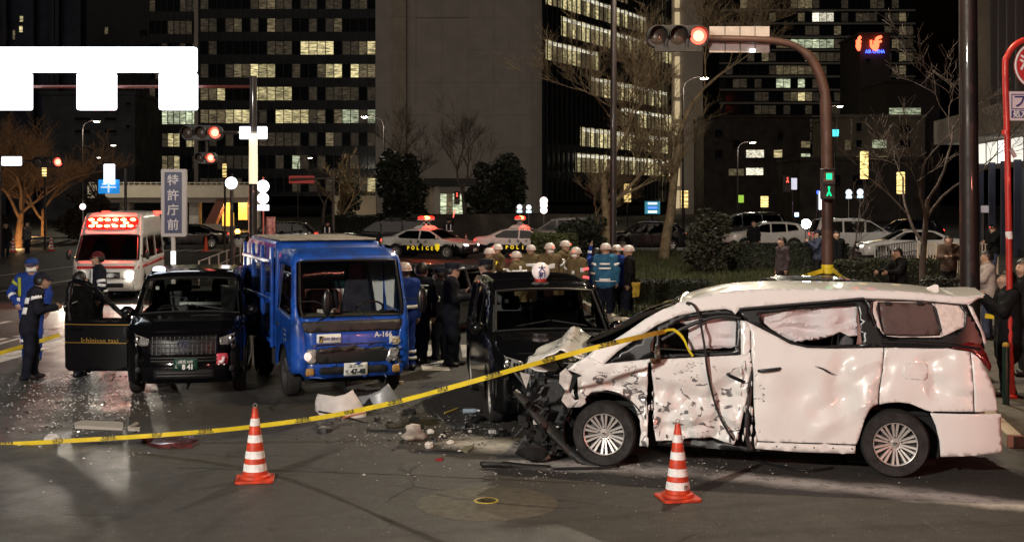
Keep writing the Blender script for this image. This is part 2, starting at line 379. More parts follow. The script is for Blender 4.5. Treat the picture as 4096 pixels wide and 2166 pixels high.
# ================================================================ THE WRECKED WHITE MINIVAN
def chipped_paint():
    m = bpy.data.materials.new('chipped_white_paint'); m.use_nodes = True; t = m.node_tree; p = t.nodes['Principled BSDF']; N = t.nodes.new; L = t.links.new
    tc = N('ShaderNodeTexCoord')
    at_ = N('ShaderNodeAttribute'); at_.attribute_name = 'dmg'
    n = N('ShaderNodeTexNoise'); n.inputs['Scale'].default_value = 2.6; n.inputs['Detail'].default_value = 5; n.inputs['Roughness'].default_value = .55; n.inputs['Distortion'].default_value = .8
    mp = N('ShaderNodeMapping'); mp.inputs['Scale'].default_value = (.75, 1, 1.7); mp.inputs['Rotation'].default_value = (0, -.35, 0)
    L(tc.outputs['Object'], mp.inputs[0]); L(mp.outputs[0], n.inputs['Vector'])
    a1 = N('ShaderNodeMath'); a1.operation = 'SUBTRACT'; L(n.outputs[0], a1.inputs[0]); a1.inputs[1].default_value = .5
    a2 = N('ShaderNodeMath'); a2.operation = 'ABSOLUTE'; L(a1.outputs[0], a2.inputs[0])       # ridge lines
    th = N('ShaderNodeMath'); th.operation = 'MULTIPLY'; L(at_.outputs['Fac'], th.inputs[0]); th.inputs[1].default_value = .036
    ls = N('ShaderNodeMath'); ls.operation = 'LESS_THAN'; L(a2.outputs[0], ls.inputs[0]); L(th.outputs[0], ls.inputs[1])
    n2 = N('ShaderNodeTexNoise'); n2.inputs['Scale'].default_value = 8; n2.inputs['Detail'].default_value = 4; L(tc.outputs['Object'], n2.inputs['Vector'])
    gt = N('ShaderNodeMath'); gt.operation = 'GREATER_THAN'; L(n2.outputs[0], gt.inputs[0]); gt.inputs[1].default_value = .50
    ml = N('ShaderNodeMath'); ml.operation = 'MULTIPLY'; L(ls.outputs[0], ml.inputs[0]); L(gt.outputs[0], ml.inputs[1])
    n3 = N('ShaderNodeTexNoise'); n3.inputs['Scale'].default_value = 3; n3.inputs['Detail'].default_value = 8; n3.inputs['Roughness'].default_value = .7; L(tc.outputs['Object'], n3.inputs['Vector'])
    dm = N('ShaderNodeMapRange'); dm.inputs[1].default_value = .5; dm.inputs[2].default_value = .8; L(n3.outputs[0], dm.inputs[0])
    c1 = N('ShaderNodeMix'); c1.data_type = 'RGBA'; c1.inputs[6].default_value = (.80, .79, .77, 1); c1.inputs[7].default_value = (.73, .715, .69, 1); L(dm.outputs[0], c1.inputs[0])
    c2 = N('ShaderNodeMix'); c2.data_type = 'RGBA'; c2.inputs[7].default_value = (.15, .14, .145, 1); L(ml.outputs[0], c2.inputs[0]); L(c1.outputs[2], c2.inputs[6])
    L(c2.outputs[2], p.inputs['Base Color']); p.inputs['Roughness'].default_value = .32; p.inputs['Coat Weight'].default_value = .7; p.inputs['Coat Roughness'].default_value = .07
    return m
M_PAINT = chipped_paint()
M_AIRBAG = mat('airbag_cloth', (.66, .62, .63), .9, bump=.25, bscale=30)
van_rw, van_fw = G(3583, 1912), G(2417, 1866)
vf = (van_fw-van_rw); VWB = vf.length; vf.normalize(); vl = Vector((-vf.y, vf.x, 0))
VAN_O = van_rw-vl*.90
van = thing('wrecked_minivan', 'crushed white minivan with torn dented side, deployed airbags and smashed nose', 'minivan', VAN_O, math.atan2(vf.y, vf.x))
def pv(px, py, yl=.90):                       # photo pixel -> (x,z) on the van's plane y=yl
    d = Vector(((px-2048)/FPX, 1, -(py-YH)/FPX)); c = Vector((0, 0, HC))
    t = (yl-(c-VAN_O).dot(vl))/d.dot(vl); p = c+d*t-VAN_O
    return (p.dot(vf), p.z)
def pvs(L_, yl=.90): return [pv(x, y, yl) for x, y in L_]
def sst(a, b, x):
    t = max(0, min(1, (x-a)/(b-a))); return t*t*(3-2*t)
def gau(x, z, cx, cz, rx, rz): return math.exp(-((x-cx)/rx)**2-((z-cz)/rz)**2)
def ridge(v, s): return 1-abs(noise.noise(Vector(v)*s))*2
def vor(x, z, s, k): return noise.voronoi(Vector((x*s, z*s, k)))[0][0]
def van_dmg(x, z):
    d = gau(x, z, 2.35, .48, .55, .34)+.9*gau(x, z, 2.9, .78, .35, .22)+.7*gau(x, z, 1.85, .62, .30, .4)+.35*gau(x, z, 1.55, .85, .25, .2)
    return min(1.0, d)
CREASES = [pv(*a)+pv(*b)+(am_, w_) for a, b, am_, w_ in (((3275, 1640), (3440, 1560), .05, .14), ((3375, 1445), (3330, 1560), .045, .12), ((3420, 1475), (3560, 1425), -.035, .10), ((3280, 1720), (3480, 1600), -.04, .13), ((3700, 1452), (3790, 1430), .04, .10), ((3730, 1470), (3745, 1570), .045, .10), ((3745, 1570), (3880, 1590), .03, .09), ((3560, 1430), (3505, 1600), .035, .10), ((3440, 1560), (3530, 1500), -.03, .09),
    ((2640, 1560), (2860, 1660), .05, .13), ((2860, 1660), (2960, 1690), -.04, .10), ((2620, 1700), (2900, 1640), -.045, .11), ((2700, 1560), (2660, 1740), .04, .10), ((2870, 1570), (2985, 1500), .05, .11), ((2330, 1530), (2580, 1542), .04, .10), ((2480, 1572), (2590, 1500), -.03, .09), ((2900, 1600), (2870, 1740), .05, .10), ((2750, 1640), (2790, 1750), -.04, .09))]
def van_y(x, z):
    y = .905-.02*sst(.35, .15, z)-.03*sst(.85, 1.1, z)-max(0, z-1.08)*.215
    if x < -.55: y -= ((-x-.55)/.55)**2*.14
    if x > 3.3: y -= ((x-3.3)/.6)**2*.10
    d = van_dmg(x, z)
    y -= d*(.13*vor(x, z*1.2, 3.4, .3)+.05*vor(x+1, z, 8., .7)+.03*ridge((x, z*1.3, 3.3), 2.6)-.03)
    y -= .05*gau(x, z, .95, .86, .17, .16)*(1 if z > 0 else 0)
    q = gau(x, z, .55, .72, .55, .34)+gau(x, z, -.45, .88, .38, .22)
    wx = x+.12*noise.noise(Vector((x*1.5, z*1.5, 8))); y -= min(1, q)*(.05*vor(wx+.3*z, z-.2*x, 1.7, .4)-.02)
    y -= .055*gau(x, z, .52, .78, .10, .22)-.04*gau(x, z, .30, .80, .10, .2)+.05*gau(x, z, -.42, .95, .14, .10)
    for (ax, az, bx, bz, am_, w_) in CREASES:
        ll = (bx-ax)**2+(bz-az)**2; t = max(0, min(1, ((x-ax)*(bx-ax)+(z-az)*(bz-az))/ll)); e = math.hypot(x-ax-t*(bx-ax), z-az-t*(bz-az))
        if e < w_: y -= am_*(.8 if x < 1.3 else 1)*(1-e/w_)
    return y
def van_panel(name, pts, holes=(), step=.035, mats=None, off=0., parent=None, th=.014, fn=None):
    mb = MB(); f = fn or (lambda x, z: (x, van_y(x, z)+off, z))
    panel(mb, pvs(pts), [pvs(h) for h in holes], f, step)
    o = sheet(name, mb, mats or M_PAINT, parent or van, th, 20)
    a = o.data.attributes.new('dmg', 'FLOAT', 'POINT'); a.data.foreach_set('value', [van_dmg(v.co.x, v.co.z)*(0 if v.co.x < 1.3 else 1) for v in o.data.vertices])
    return o
van_panel('front_fender', [(2301, 1452), (2350, 1425), (2415, 1456), (2614, 1435), (2592, 1453), (2590, 1531), (2584, 1604), (2592, 1682), (2588, 1748), (2588, 1781), (2558, 1781), (2564, 1736), (2558, 1682), (2540, 1640), (2516, 1604), (2475, 1575), (2421, 1563), (2361, 1571), (2336, 1596), (2319, 1562), (2327, 1501), (2268, 1478)], step=.028)
van_panel('front_door', [(2603, 1453), (2648, 1437), (2800, 1430), (2955, 1422), (3000, 1410), (3008, 1465), (2992, 1531), (2990, 1580), (2979, 1622), (2961, 1712), (2935, 1778), (2841, 1752), (2720, 1757), (2624, 1763), (2612, 1682), (2614, 1562)], step=.024)
van_panel('b_pillar', [(2962, 1285), (2985, 1288), (3000, 1320), (3003, 1395), (2990, 1420), (2964, 1428)], step=.04)
van_panel('sliding_door', [(2985, 1288), (3045, 1318), (3106, 1348), (3160, 1378), (3232, 1394), (3352, 1397), (3537, 1393), (3530, 1480), (3515, 1560), (3512, 1615), (3489, 1622), (3477, 1635), (3458, 1673), (3436, 1749), (3426, 1774), (3420, 1775), (3030, 1762), (3020, 1682), (3014, 1592), (3014, 1501), (3006, 1420), (3004, 1330)], step=.03)
van_panel('side_sill', [(3018, 1766), (3422, 1780), (3420, 1812), (3200, 1806), (3020, 1792)], step=.06, off=.012)
van_panel('lower_sill', [(2640, 1770), (2841, 1762), (2935, 1786), (3010, 1796), (3400, 1820), (3400, 1826), (3010, 1812), (2900, 1806), (2640, 1790)], step=.06, mats=M_BLACK, off=-.10)
van_panel('rear_quarter', [(3541, 1393), (3805, 1398), (3885, 1410), (3892, 1500), (3896, 1646), (3717, 1643), (3704, 1640), (3679, 1629), (3641, 1613), (3597, 1607), (3552, 1609), (3518, 1616), (3520, 1560), (3535, 1480)], step=.028)
van_panel('fuel_flap', [(3617, 1449), (3705, 1452), (3714, 1462), (3712, 1512), (3700, 1520), (3624, 1517), (3616, 1508)], step=.03, off=.008)
van_panel('rear_corner', [(3890, 1412), (3930, 1440), (3958, 1500), (3985, 1560), (4000, 1649), (3901, 1647), (3896, 1500)], step=.04)
van_panel('rear_bumper', [(3720, 1650), (3900, 1655), (4013, 1659), (4013, 1768), (4020, 1806), (4007, 1816), (3880, 1822), (3762, 1825), (3757, 1760), (3742, 1700)], step=.04, off=.012)
VRU = [(2376, 1399), (2442, 1369), (2500, 1333), (2578, 1279), (2638, 1246), (2722, 1213), (2800, 1190), (2900, 1171), (3021, 1161), (3202, 1159), (3400, 1162), (3552, 1166), (3691, 1174), (3836, 1190), (3945, 1190)]
van_panel('roof_side', VRU+[(3880, 1222), (3700, 1208), (3461, 1197), (3200, 1217), (2960, 1238), (2940, 1262), (2928, 1247), (2901, 1239), (2799, 1248), (2708, 1266), (2624, 1303), (2542, 1357), (2470, 1405), (2415, 1456), (2350, 1452), (2330, 1440)], step=.035)
# roof skin and windscreen are lofted from the near edge to the far edge
def van_edge(px, py):
    x, z = pv(px, py, .80); return Vector((x, van_y(x, z), z))
redge = [van_edge(*p) for p in smoothpoly(VRU[5:], 4, False)]
rtop = [(2696, 1185), (2756, 1170), (2871, 1149), (3021, 1139), (3202, 1136), (3400, 1139), (3552, 1145), (3691, 1152), (3836, 1168), (3945, 1182)]
rt = [pv(x, y, -.25) for x, y in rtop]
def ztop(x):
    L_ = sorted(rt); 
    for (a, za), (b, zb) in zip(L_, L_[1:]):
        if a <= x <= b: return za+(zb-za)*(x-a)/(b-a)
    return L_[0][1] if x < L_[0][0] else L_[-1][1]
def roof_pt(u, v):
    i = u*(len(redge)-1); k = min(int(i), len(redge)-2); e = redge[k].lerp(redge[k+1], i-k); y = e.y*(1-2*v)
    zc = max(ztop(e.x), e.z+.015); z = e.z+(zc-e.z)*(1-abs(1-2*v)**2.2)
    c = gau(e.x, 0, 2.0, 0, .55, 1)*(1-v)
    z -= c*.035*ridge((e.x, y, 2.2), 2.8)
    return (e.x, y, z)
mb = MB(); mb.grid(roof_pt, 60, 30); o = sheet('roof', mb, M_PAINT, van, .012, 60); o.data.attributes.new('dmg', 'FLOAT', 'POINT')
for yy in (.42, -.42):
    mb = MB(); mb.tube([(x_/10, yy, ztop(x_/10)-.012) for x_ in range(-6, 17)], .014, 6); obj('roof_rib', mb, M_PAINT, van)
wl = [van_edge(*p) for p in smoothpoly(VRU[:6], 4, False)]
def ws_pt(u, v):
    i = u*(len(wl)-1); k = min(int(i), len(wl)-2); e = wl[k].lerp(wl[k+1], i-k); s = 1-(1-2*v)**2
    return (e.x+.22*s*(1-u)+.01*s, e.y*(1-2*v), e.z+.02*s)
mb = MB(); mb.grid(ws_pt, 16, 20); sheet('windshield', mb, M_GLASS_D, van, .006)
mb = MB(); mb.tube([ws_pt(1, v/12) for v in range(13)], .02, 6); obj('roof_header', mb, M_PAINT, van).data.attributes.new('dmg', 'FLOAT', 'POINT')
# spoiler, aerial fin
mb = MB(); e0 = van_edge(3836, 1190); e1 = van_edge(3955, 1184); e2 = van_edge(3878, 1222)
mb.add([(e0.x, e0.y, e0.z), (e1.x, e1.y-.04, e1.z), (e2.x, e2.y, e2.z), (e0.x, -e0.y, e0.z), (e1.x, -e1.y+.04, e1.z), (e2.x, -e2.y, e2.z), (e0.x, 0, e0.z+.05), (e1.x, 0, e1.z+.03), (e2.x, 0, e2.z)], [(0, 1, 2), (3, 5, 4), (0, 6, 7, 1), (6, 3, 4, 7), (1, 7, 8, 2), (7, 4, 5, 8), (0, 2, 8, 6), (6, 8, 5, 3)])
obj('rear_spoiler', mb, M_PAINT, van).data.attributes.new('dmg', 'FLOAT', 'POINT')
fx, fz = pv(3730, 1156, 0); mb = MB(); mb.prism([(fx+.13, fz-.02), (fx-.02, fz+.052), (fx-.06, fz+.05), (fx-.07, fz-.02)], lambda a, b, d: (a, d*(1 if b < fz else .4), b), -.03, .03); obj('roof_fin', mb, M_PAINT, van, bevel=.006)
# black window surrounds and glass
M_PIANO = mat('piano_black', (.008, .008, .009), .30, coat=.15)
van_panel('door_frame', [(2624, 1306), (2708, 1268), (2799, 1250), (2901, 1241), (2928, 1249), (2938, 1266), (2966, 1280), (2962, 1428), (2955, 1424), (2800, 1432), (2648, 1437), (2612, 1440)],
          [[(2634, 1340), (2640, 1420), (2800, 1412), (2940, 1402), (2946, 1275), (2900, 1262), (2800, 1268), (2720, 1284)]], mats=M_BLACK, off=-.02, step=.04, th=.03)
mb = MB(); mb.tube([(x, van_y(x, z)-.005, z) for x, z in smoothpoly(pvs([(2645, 1362), (2740, 1312), (2841, 1276), (2900, 1270), (2962, 1278)]), 6, False)], .022, 8); obj('bent_door_frame', mb, M_BLACK, van)
van_panel('quarter_glass', [(2418, 1455), (2545, 1364), (2618, 1312), (2610, 1434)], mats=M_PIANO, off=.012, step=.08)
van_panel('slide_window_frame', [(2945, 1243), (3200, 1220), (3461, 1200), (3540, 1392), (3352, 1396), (3232, 1393), (3160, 1377), (3106, 1347), (3045, 1317), (2985, 1287), (2966, 1270)],
          [[(3040, 1262), (3200, 1242), (3436, 1226), (3452, 1380), (3300, 1384), (3232, 1383), (3165, 1366), (3110, 1336), (3052, 1300)]], mats=M_PIANO, off=-.010, step=.05)
van_panel('rear_window_frame', [(3461, 1200), (3700, 1211), (3880, 1226), (3935, 1330), (3950, 1400), (3885, 1408), (3805, 1396), (3541, 1392)],
          [[(3500, 1212), (3518, 1205), (3560, 1206), (3740, 1215), (3850, 1228), (3873, 1258), (3866, 1310), (3850, 1330), (3800, 1340), (3770, 1352), (3560, 1356), (3530, 1340), (3506, 1296), (3496, 1250)]], mats=M_PIANO, off=-.008, step=.04)
def rag(P_, a=4, n=4):
    out = []; r_ = random.Random(3)
    for i in range(len(P_)):
        p, q = P_[i], P_[(i+1) % len(P_)]
        for k in range(n): out.append((p[0]+(q[0]-p[0])*k/n+r_.uniform(-a, a), p[1]+(q[1]-p[1])*k/n+r_.uniform(-a, a)))
    return out
van_panel('torn_rear_trim', rag([(3495, 1215), (3520, 1203), (3740, 1213), (3850, 1227), (3875, 1258), (3868, 1312), (3800, 1340), (3770, 1356), (3555, 1352), (3515, 1310), (3494, 1250)]),
          [[(3518, 1214), (3736, 1217), (3758, 1240), (3778, 1326), (3764, 1347), (3548, 1347), (3530, 1318), (3512, 1240)]], mats=mat('torn_trim', (.70, .62, .58), .8, var=.15, vscale=20, bump=.4), off=-.02, step=.03, th=.02)
van_panel('rear_inner_window', [(3512, 1212), (3740, 1216), (3782, 1326), (3766, 1350), (3544, 1350), (3525, 1318)], mats=mat('brown_screen', (.075, .042, .036), .55, var=.25, vscale=5), off=-.05, step=.06)
mb = MB(); mb.tube([(x, van_y(x, z)-.03, z) for x, z in smoothpoly(pvs([(3520, 1222), (3545, 1212), (3730, 1216), (3752, 1240), (3772, 1320), (3756, 1346), (3560, 1346), (3532, 1320)]), 4)+[pv(3520, 1222)]], .012, 6); obj('rear_window_seal', mb, M_BLACK, van)
for q in (3560, 3690): mb = MB(); x, z = pv(q, 1219); mb.box((x, van_y(x, z)-.015, z), (.06, .02, .03)); obj('screen_hook', mb, M_BLACK, van)
M_RED_TRIM = mat('chrome_trim_strip', (.55, .5, .48), .18, 1.)
mb = MB(); mb.tube([(x, van_y(x, z)+.004, z) for x, z in pvs([(3462, 1201), (3560, 1203), (3700, 1209), (3876, 1226)])], .009, 6); obj('chrome_strip', mb, M_RED_TRIM, van)
mb = MB(); mb.tube([(x, van_y(x, z)+.006, z) for x, z in pvs([(2958, 1242), (3200, 1222), (3330, 1212), (3462, 1200)])], .020, 8); obj('slide_rail', mb, mat('black_chrome', (.10, .10, .11), .2, 1.), van)
mb = MB(); mb.tube([(x, van_y(x, z)-.01, z) for x, z in pvs([(3528, 1372), (3650, 1374), (3800, 1384), (3870, 1392), (3930, 1402)])], .022, 8); obj('rear_rail', mb, M_PIANO, van)
van_panel('airbag_curtain_front', [(2712, 1290), (2790, 1264), (2900, 1254), (2932, 1268), (2946, 1300), (2946, 1388), (2930, 1398), (2750, 1406), (2750, 1330), (2745, 1310)], mats=M_AIRBAG, step=.022, th=.02,
          fn=lambda x, z: (x, van_y(x, z)-.10+.06*noise.noise(Vector((x*4, z*4, 1)))+.07*ridge((x*1.3+z*.8, z*3.2, 0), 2.4)-.05, z))
van_panel('airbag_curtain_rear', [(3039, 1256), (3200, 1240), (3436, 1226), (3436, 1350), (3400, 1352), (3363, 1334), (3340, 1342), (3270, 1362), (3202, 1369), (3150, 1364), (3082, 1321), (3045, 1290)], mats=M_AIRBAG, step=.022, th=.02,
          fn=lambda x, z: (x, van_y(x, z)-.10+.06*noise.noise(Vector((x*4, z*4, 4)))+.07*ridge((x*1.3+z*.8, z*3.2, 5), 2.4)-.05, z))
van_panel('rear_post_trim', [(3436, 1226), (3452, 1226), (3466, 1384), (3430, 1386), (3436, 1350)], mats=mat('brown_trim', (.28, .13, .11), .6), off=-.06, step=.06)
# near-black boxes put shade into the cabin; seats, wheel, belts
mb = MB(); mb.box((1.2, -.15, 1.05), (3.9, 1.25, .10)); mb.box((.65, -.80, 1.2), (2.9, .05, 1.0)); mb.box((3.15, -.05, 1.0), (.12, 1.5, .55)); mb.box((1.25, .0, .42), (3.9, 1.24, .35)); mb.box((-.72, 0, 1.0), (.06, 1.4, .9))
obj('cabin_shade_boxes', mb, M_DARK, van)
def seat(par, x, y, z=.5, s=1., m=None, f=1):
    mb = MB(); mb.box((x, y, z), (.5*s, .5*s, .16*s)); mb.box((x-f*.26*s, y, z+.36*s), (.14*s, .46*s, .62*s), ry=-f*.15); mb.box((x-f*.33*s, y, z+.78*s), (.10*s, .26*s, .2*s), ry=-f*.12)
    return obj('seat', mb, m or M_SEAT, par, bevel=.04*s)
for x, y in ((1.95, .38), (1.95, -.38), (.75, .38), (.75, -.38)): seat(van, x, y, .78)
mb = MB(); mb.tube([(2.48+.05*math.sin(t), .34+.18*math.cos(t), 1.14+.18*math.sin(t)) for t in [i*math.pi/10 for i in range(21)]], .016, 6); obj('steering_wheel', mb, M_BLACK, van)
# broken mirror foot, door handles, badge, scratches
x, z = pv(2622, 1440); mb = MB(); mb.box((x, .93, z), (.10, .06, .05), rz=.3); mb.tube([(x, .93, z), (x-.03, .97, z+.06), (x+.02, .96, z+.10), (x-.05, .95, z+.12)], .007, 5); mb.box((x-.03, .94, z+.05), (.03, .03, .11), rx=.4)
obj('broken_mirror_stub', mb, mat('mirror_guts', (.16, .11, .07), .6, var=.6, vscale=30), van)
def handle(a, b, pl):
    (x0, z0), (x1, z1) = pv(*a), pv(*b); mb = MB(); y0, y1 = van_y(x0, z0)+.03, van_y(x1, z1)+.03
    mb.tube([(x0, y0-.03, z0), (x0+(x1-x0)*.12, y0, z0+(z1-z0)*.12), (x0+(x1-x0)*.5, (y0+y1)/2+.008, (z0+z1)/2), (x0+(x1-x0)*.88, y1, z0+(z1-z0)*.88), (x1, y1-.03, z1)], [.012, .016, .017, .016, .012], 8, sq=1.2)
    h_ = obj('door_handle', mb, M_PIANO, van)
    mb = MB(); xm, zm = (x0+x1)/2, (z0+z1)/2+.012
    mb.grid(lambda u, v: (xm+(u-.5)*.17*(1-(2*v-1)**2*.6), van_y(xm+(u-.5)*.17, zm+(v-.5)*.09)-.002+.004, zm+(v-.5)*.09), 8, 6); obj('handle_cup', mb, M_PAINT, h_).data.attributes.new('dmg', 'FLOAT', 'POINT')
handle((2908, 1498), (2978, 1530), 0); handle((3033, 1484), (3123, 1474), 0)
x, z = pv(2524, 1499); text('hybrid_badge', 'HYBRID', .045, M_CHROME, van, (x, van_y(x, z)+.004, z), (-1, 0, 0), (0, 0, 1), extrude=.004, sx=1.5)
for q in range(9):
    px = 3256+q*6+rnd.uniform(-4, 4); py = 1460+q*3; mb = MB()
    mb.tube([(x_, van_y(x_, z_)+.002, z_) for x_, z_ in pvs([(px, py+rnd.uniform(-5, 5)), (px+26, py+12), (px+48, py+20+rnd.uniform(-4, 8))])], [.001, .0045, .001], 4); obj('black_scrape', mb, M_BLACK, van)
for q in (3106, 3180, 3256, 3332, 3408): mb = MB(); x, z = pv(q, 1783+(q-3106)*.03); mb.lathe([(0, 0), (.008, 0)], 10, axis='Y', c=(x, van_y(x, z)+.016, z)); obj('sill_bolt_hole', mb, M_DARK, van)
# torn metal flakes along the door edges
M_FLAKE = mat('bare_torn_metal', (.22, .21, .22), .4, .7, var=.5, vscale=18)
for k in range(46):
    px, py = rnd.choice([(rnd.gauss(2600, 12), rnd.uniform(1540, 1770)), (rnd.gauss(2970, 16), rnd.uniform(1440, 1780)), (rnd.gauss(3008, 6), rnd.uniform(1470, 1790)), (rnd.uniform(2620, 2950), rnd.gauss(1745, 14))])
    x, z = pv(px, py); s_ = rnd.uniform(.012, .035); a = rnd.uniform(0, 6.3); mb = MB()
    pts = [(x+s_*.6*math.cos(a+t)*rnd.uniform(.4, 1), van_y(x, z)+.006+rnd.uniform(0, .025), z+s_*2.2*math.sin(a+t)*rnd.uniform(.4, 1)) for t in (0, 1.3, 2.5, 3.8, 5)]
    mb.add(pts, [(0, 1, 2, 3, 4)]); o = sheet('torn_metal', mb, M_PAINT if k % 3 else M_FLAKE, van, .004)
mb = MB(); mb.tube([(x, van_y(x, z)-.035, z) for x, z in pvs([(3000, 1405), (3006, 1500), (2998, 1580), (2990, 1660), (2985, 1740), (3005, 1800)])], [.03, .025, .035, .03, .035, .03], 8); obj('exposed_pillar', mb, mat('pillar_black', (.02, .02, .022), .4, var=.5, vscale=9), van)
# tail lamp
van_panel('tail_lamp', [(3880, 1372), (3930, 1380), (3955, 1420), (3975, 1470), (3968, 1490), (3945, 1460), (3900, 1412), (3840, 1398), (3800, 1396)], mats=mat('tail_lamp_red', (.11, .007, .007), .10, coat=.8, var=.6, vscale=14), off=.004, step=.04)
van_panel('back_gate_edge', [(3885, 1225), (3905, 1235), (3950, 1340), (3960, 1380), (3945, 1380), (3925, 1330)], mats=M_PAINT, off=-.01, step=.06)
mb = MB(); mb.box((-.84, -.05, .95), (.10, 1.4, 1.15), ry=.10); mb.box((-.84, 0, .45), (.14, 1.5, .3)); obj('back_gate', mb, M_PAINT, van, bevel=.04)
# far side closes the body
mb = MB(); panel(mb, [(-1.0, .3), (-1.0, 1.1), (-.85, 1.75), (1.9, 1.70), (2.6, 1.35), (3.1, 1.0), (3.45, .9), (3.45, .3)], [], lambda x, z: (x, -.90+max(0, z-1.08)*.2, z), .3); sheet('far_side', mb, M_PAINT, van)
# wheels and arches
for x, toe in ((0, 0), (VWB, -.06)):
    wheel(van, (x, .785, .345), .345, .235, 1, 10, toe=toe); wheel(van, (x, -.785, .345), .345, .235, -1, 10, detail=False)
for x in (0, VWB):
    mb = MB(); mb.grid(lambda u, v: (x+.445*math.cos(-.35+u*3.85), .88-v*.34, .36+.435*math.sin(-.35+u*3.85)), 24, 2); mb.box((x, .50, .5), (.9, .03, .85)); obj('wheel_arch_liner', mb, mat('arch_liner', (.012, .012, .012), .9), van)
mb = MB(); mb.box((1.5, 0, .28), (4.6, 1.3, .16)); obj('underbody', mb, M_DARK, van)
# crumpled bonnet
hp = [pv(2400, 1385, .2), pv(2330, 1345, .2), pv(2295, 1316, .2), pv(2262, 1345, .2), pv(2205, 1380, .2), pv(2150, 1408, .2), pv(2190, 1450, .2), pv(2240, 1475, .2)]
hs = smoothpoly(hp, 5, False)
def hood_pt(u, v):
    i = u*(len(hs)-1); k = min(int(i), len(hs)-2); x = hs[k][0]+(hs[k+1][0]-hs[k][0])*(i-k); z = hs[k][1]+(hs[k+1][1]-hs[k][1])*(i-k)
    y = .84-1.6*v; e = 1-.45*abs(2*v-1)**1.5
    n_ = ridge((x*1.2, y*.9, 6), 2.2); return (x+.05*n_*(1-v), y, 1.0+(z-1.0)*e+.045*n_-.02)
mb = MB(); mb.grid(hood_pt, 40, 40); o = sheet('crumpled_bonnet', mb, M_PAINT, van, .01, 35); a = o.data.attributes.new('dmg', 'FLOAT', 'POINT'); a.data.foreach_set('value', [.35]*len(o.data.vertices))
# smashed nose: radiator, beams, brackets and loose guts
M_GUT = [mat('gut_black', (.014, .014, .015), .45, var=.5, vscale=14), mat('gut_grey', (.09, .09, .095), .5, .5, var=.5, vscale=10), mat('gut_white', (.6, .57, .54), .5, var=.3, vscale=12)]
rg = random.Random(8)
def nose(px0, px1, py0, py1): 
    yl = rg.uniform(.05, .78); x, z = pv(rg.uniform(px0, px1), rg.uniform(py0, py1), yl); return Vector((x, yl, z))
for k in range(120):
    c = nose(2090, 2330, 1475, 1800); mb = MB(); s_ = rg.uniform(.03, .11)
    if k % 3 == 0: mb.box(c, (s_*rg.uniform(.5, 2), s_*rg.uniform(.3, 1), s_*rg.uniform(.5, 2)), rz=rg.uniform(0, 3), rx=rg.uniform(0, 3))
    elif k % 3 == 1: mb.tube([c+Vector((rg.uniform(-1, 1), rg.uniform(-.5, .5), rg.uniform(-1, 1)))*s_*q for q in (0, 1, 1.7, 2.6)], rg.uniform(.006, .018), 6)
    else: mb.add([c+Vector((rg.uniform(-1, 1), rg.uniform(-.6, .6), rg.uniform(-1.2, 1.2)))*s_ for _ in range(5)], [(0, 1, 2), (0, 2, 3), (0, 3, 4)])
    obj('crash_fragment', mb, M_GUT[0 if k % 9 < 6 else (1 if k % 9 < 8 else 2)], van, smooth=None)
mb = MB(); x0, z0 = pv(2200, 1570, .55); mb.box((x0, .5, z0), (.16, .04, .22), ry=.3)
for k in range(9): mb.box((x0, .525, z0-.1+.024*k), (.17, .01, .006), ry=.3)
obj('radiator', mb, M_GUT[1], van)
mb = MB(); mb.box((3.62, -.1, .62), (.35, 1.3, .55)); obj('engine_block', mb, M_GUT[0], van, bevel=.05)
def gut_plate(name, pts, yl, m, th=.012, bend=.04):
    P_ = pvs(pts, yl); mb = MB(); panel(mb, P_, [], lambda x, z: (x, yl+bend*noise.noise(Vector((x*6, z*6, yl*5))), z), .03); return sheet(name, mb, m, van, th)
gut_plate('headlamp_bracket', [(2240, 1490), (2262, 1470), (2290, 1500), (2275, 1560), (2300, 1600), (2330, 1590), (2325, 1625), (2270, 1630), (2245, 1600), (2260, 1560), (2235, 1530)], .86, M_GUT[2])
gut_plate('wing_bracket', [(2310, 1510), (2332, 1500), (2330, 1560), (2345, 1610), (2322, 1625), (2312, 1570)], .87, M_GUT[2])
gut_plate('torn_fascia', [(2100, 1500), (2180, 1480), (2240, 1520), (2230, 1640), (2180, 1700), (2120, 1640)], .3, M_GUT[0], bend=.15)
def nose_tube(name, pts, yl, rad, m): mb = MB(); mb.tube([(x, y, z) for (x, z), y in zip(pvs(pts, .6), yl)], rad, 10, sq=.55); obj(name, mb, m, van)
nose_tube('hanging_bumper', [(2050, 1572), (2110, 1620), (2180, 1690), (2260, 1760), (2330, 1835)], (.45, .5, .6, .7, .72), [.05, .10, .12, .11, .07], mat('scuffed_plastic', (.03, .026, .024), .45, var=.8, vscale=6))
nose_tube('bumper_beam', [(2120, 1560), (2200, 1640), (2290, 1720), (2340, 1780)], (.2, .3, .45, .6), [.05, .07, .07, .05], M_GUT[0])
nose_tube('splash_guard', [(2215, 1720), (2290, 1790), (2350, 1830), (2430, 1850)], (.6, .7, .78, .86), [.06, .09, .08, .03], M_GUT[0])
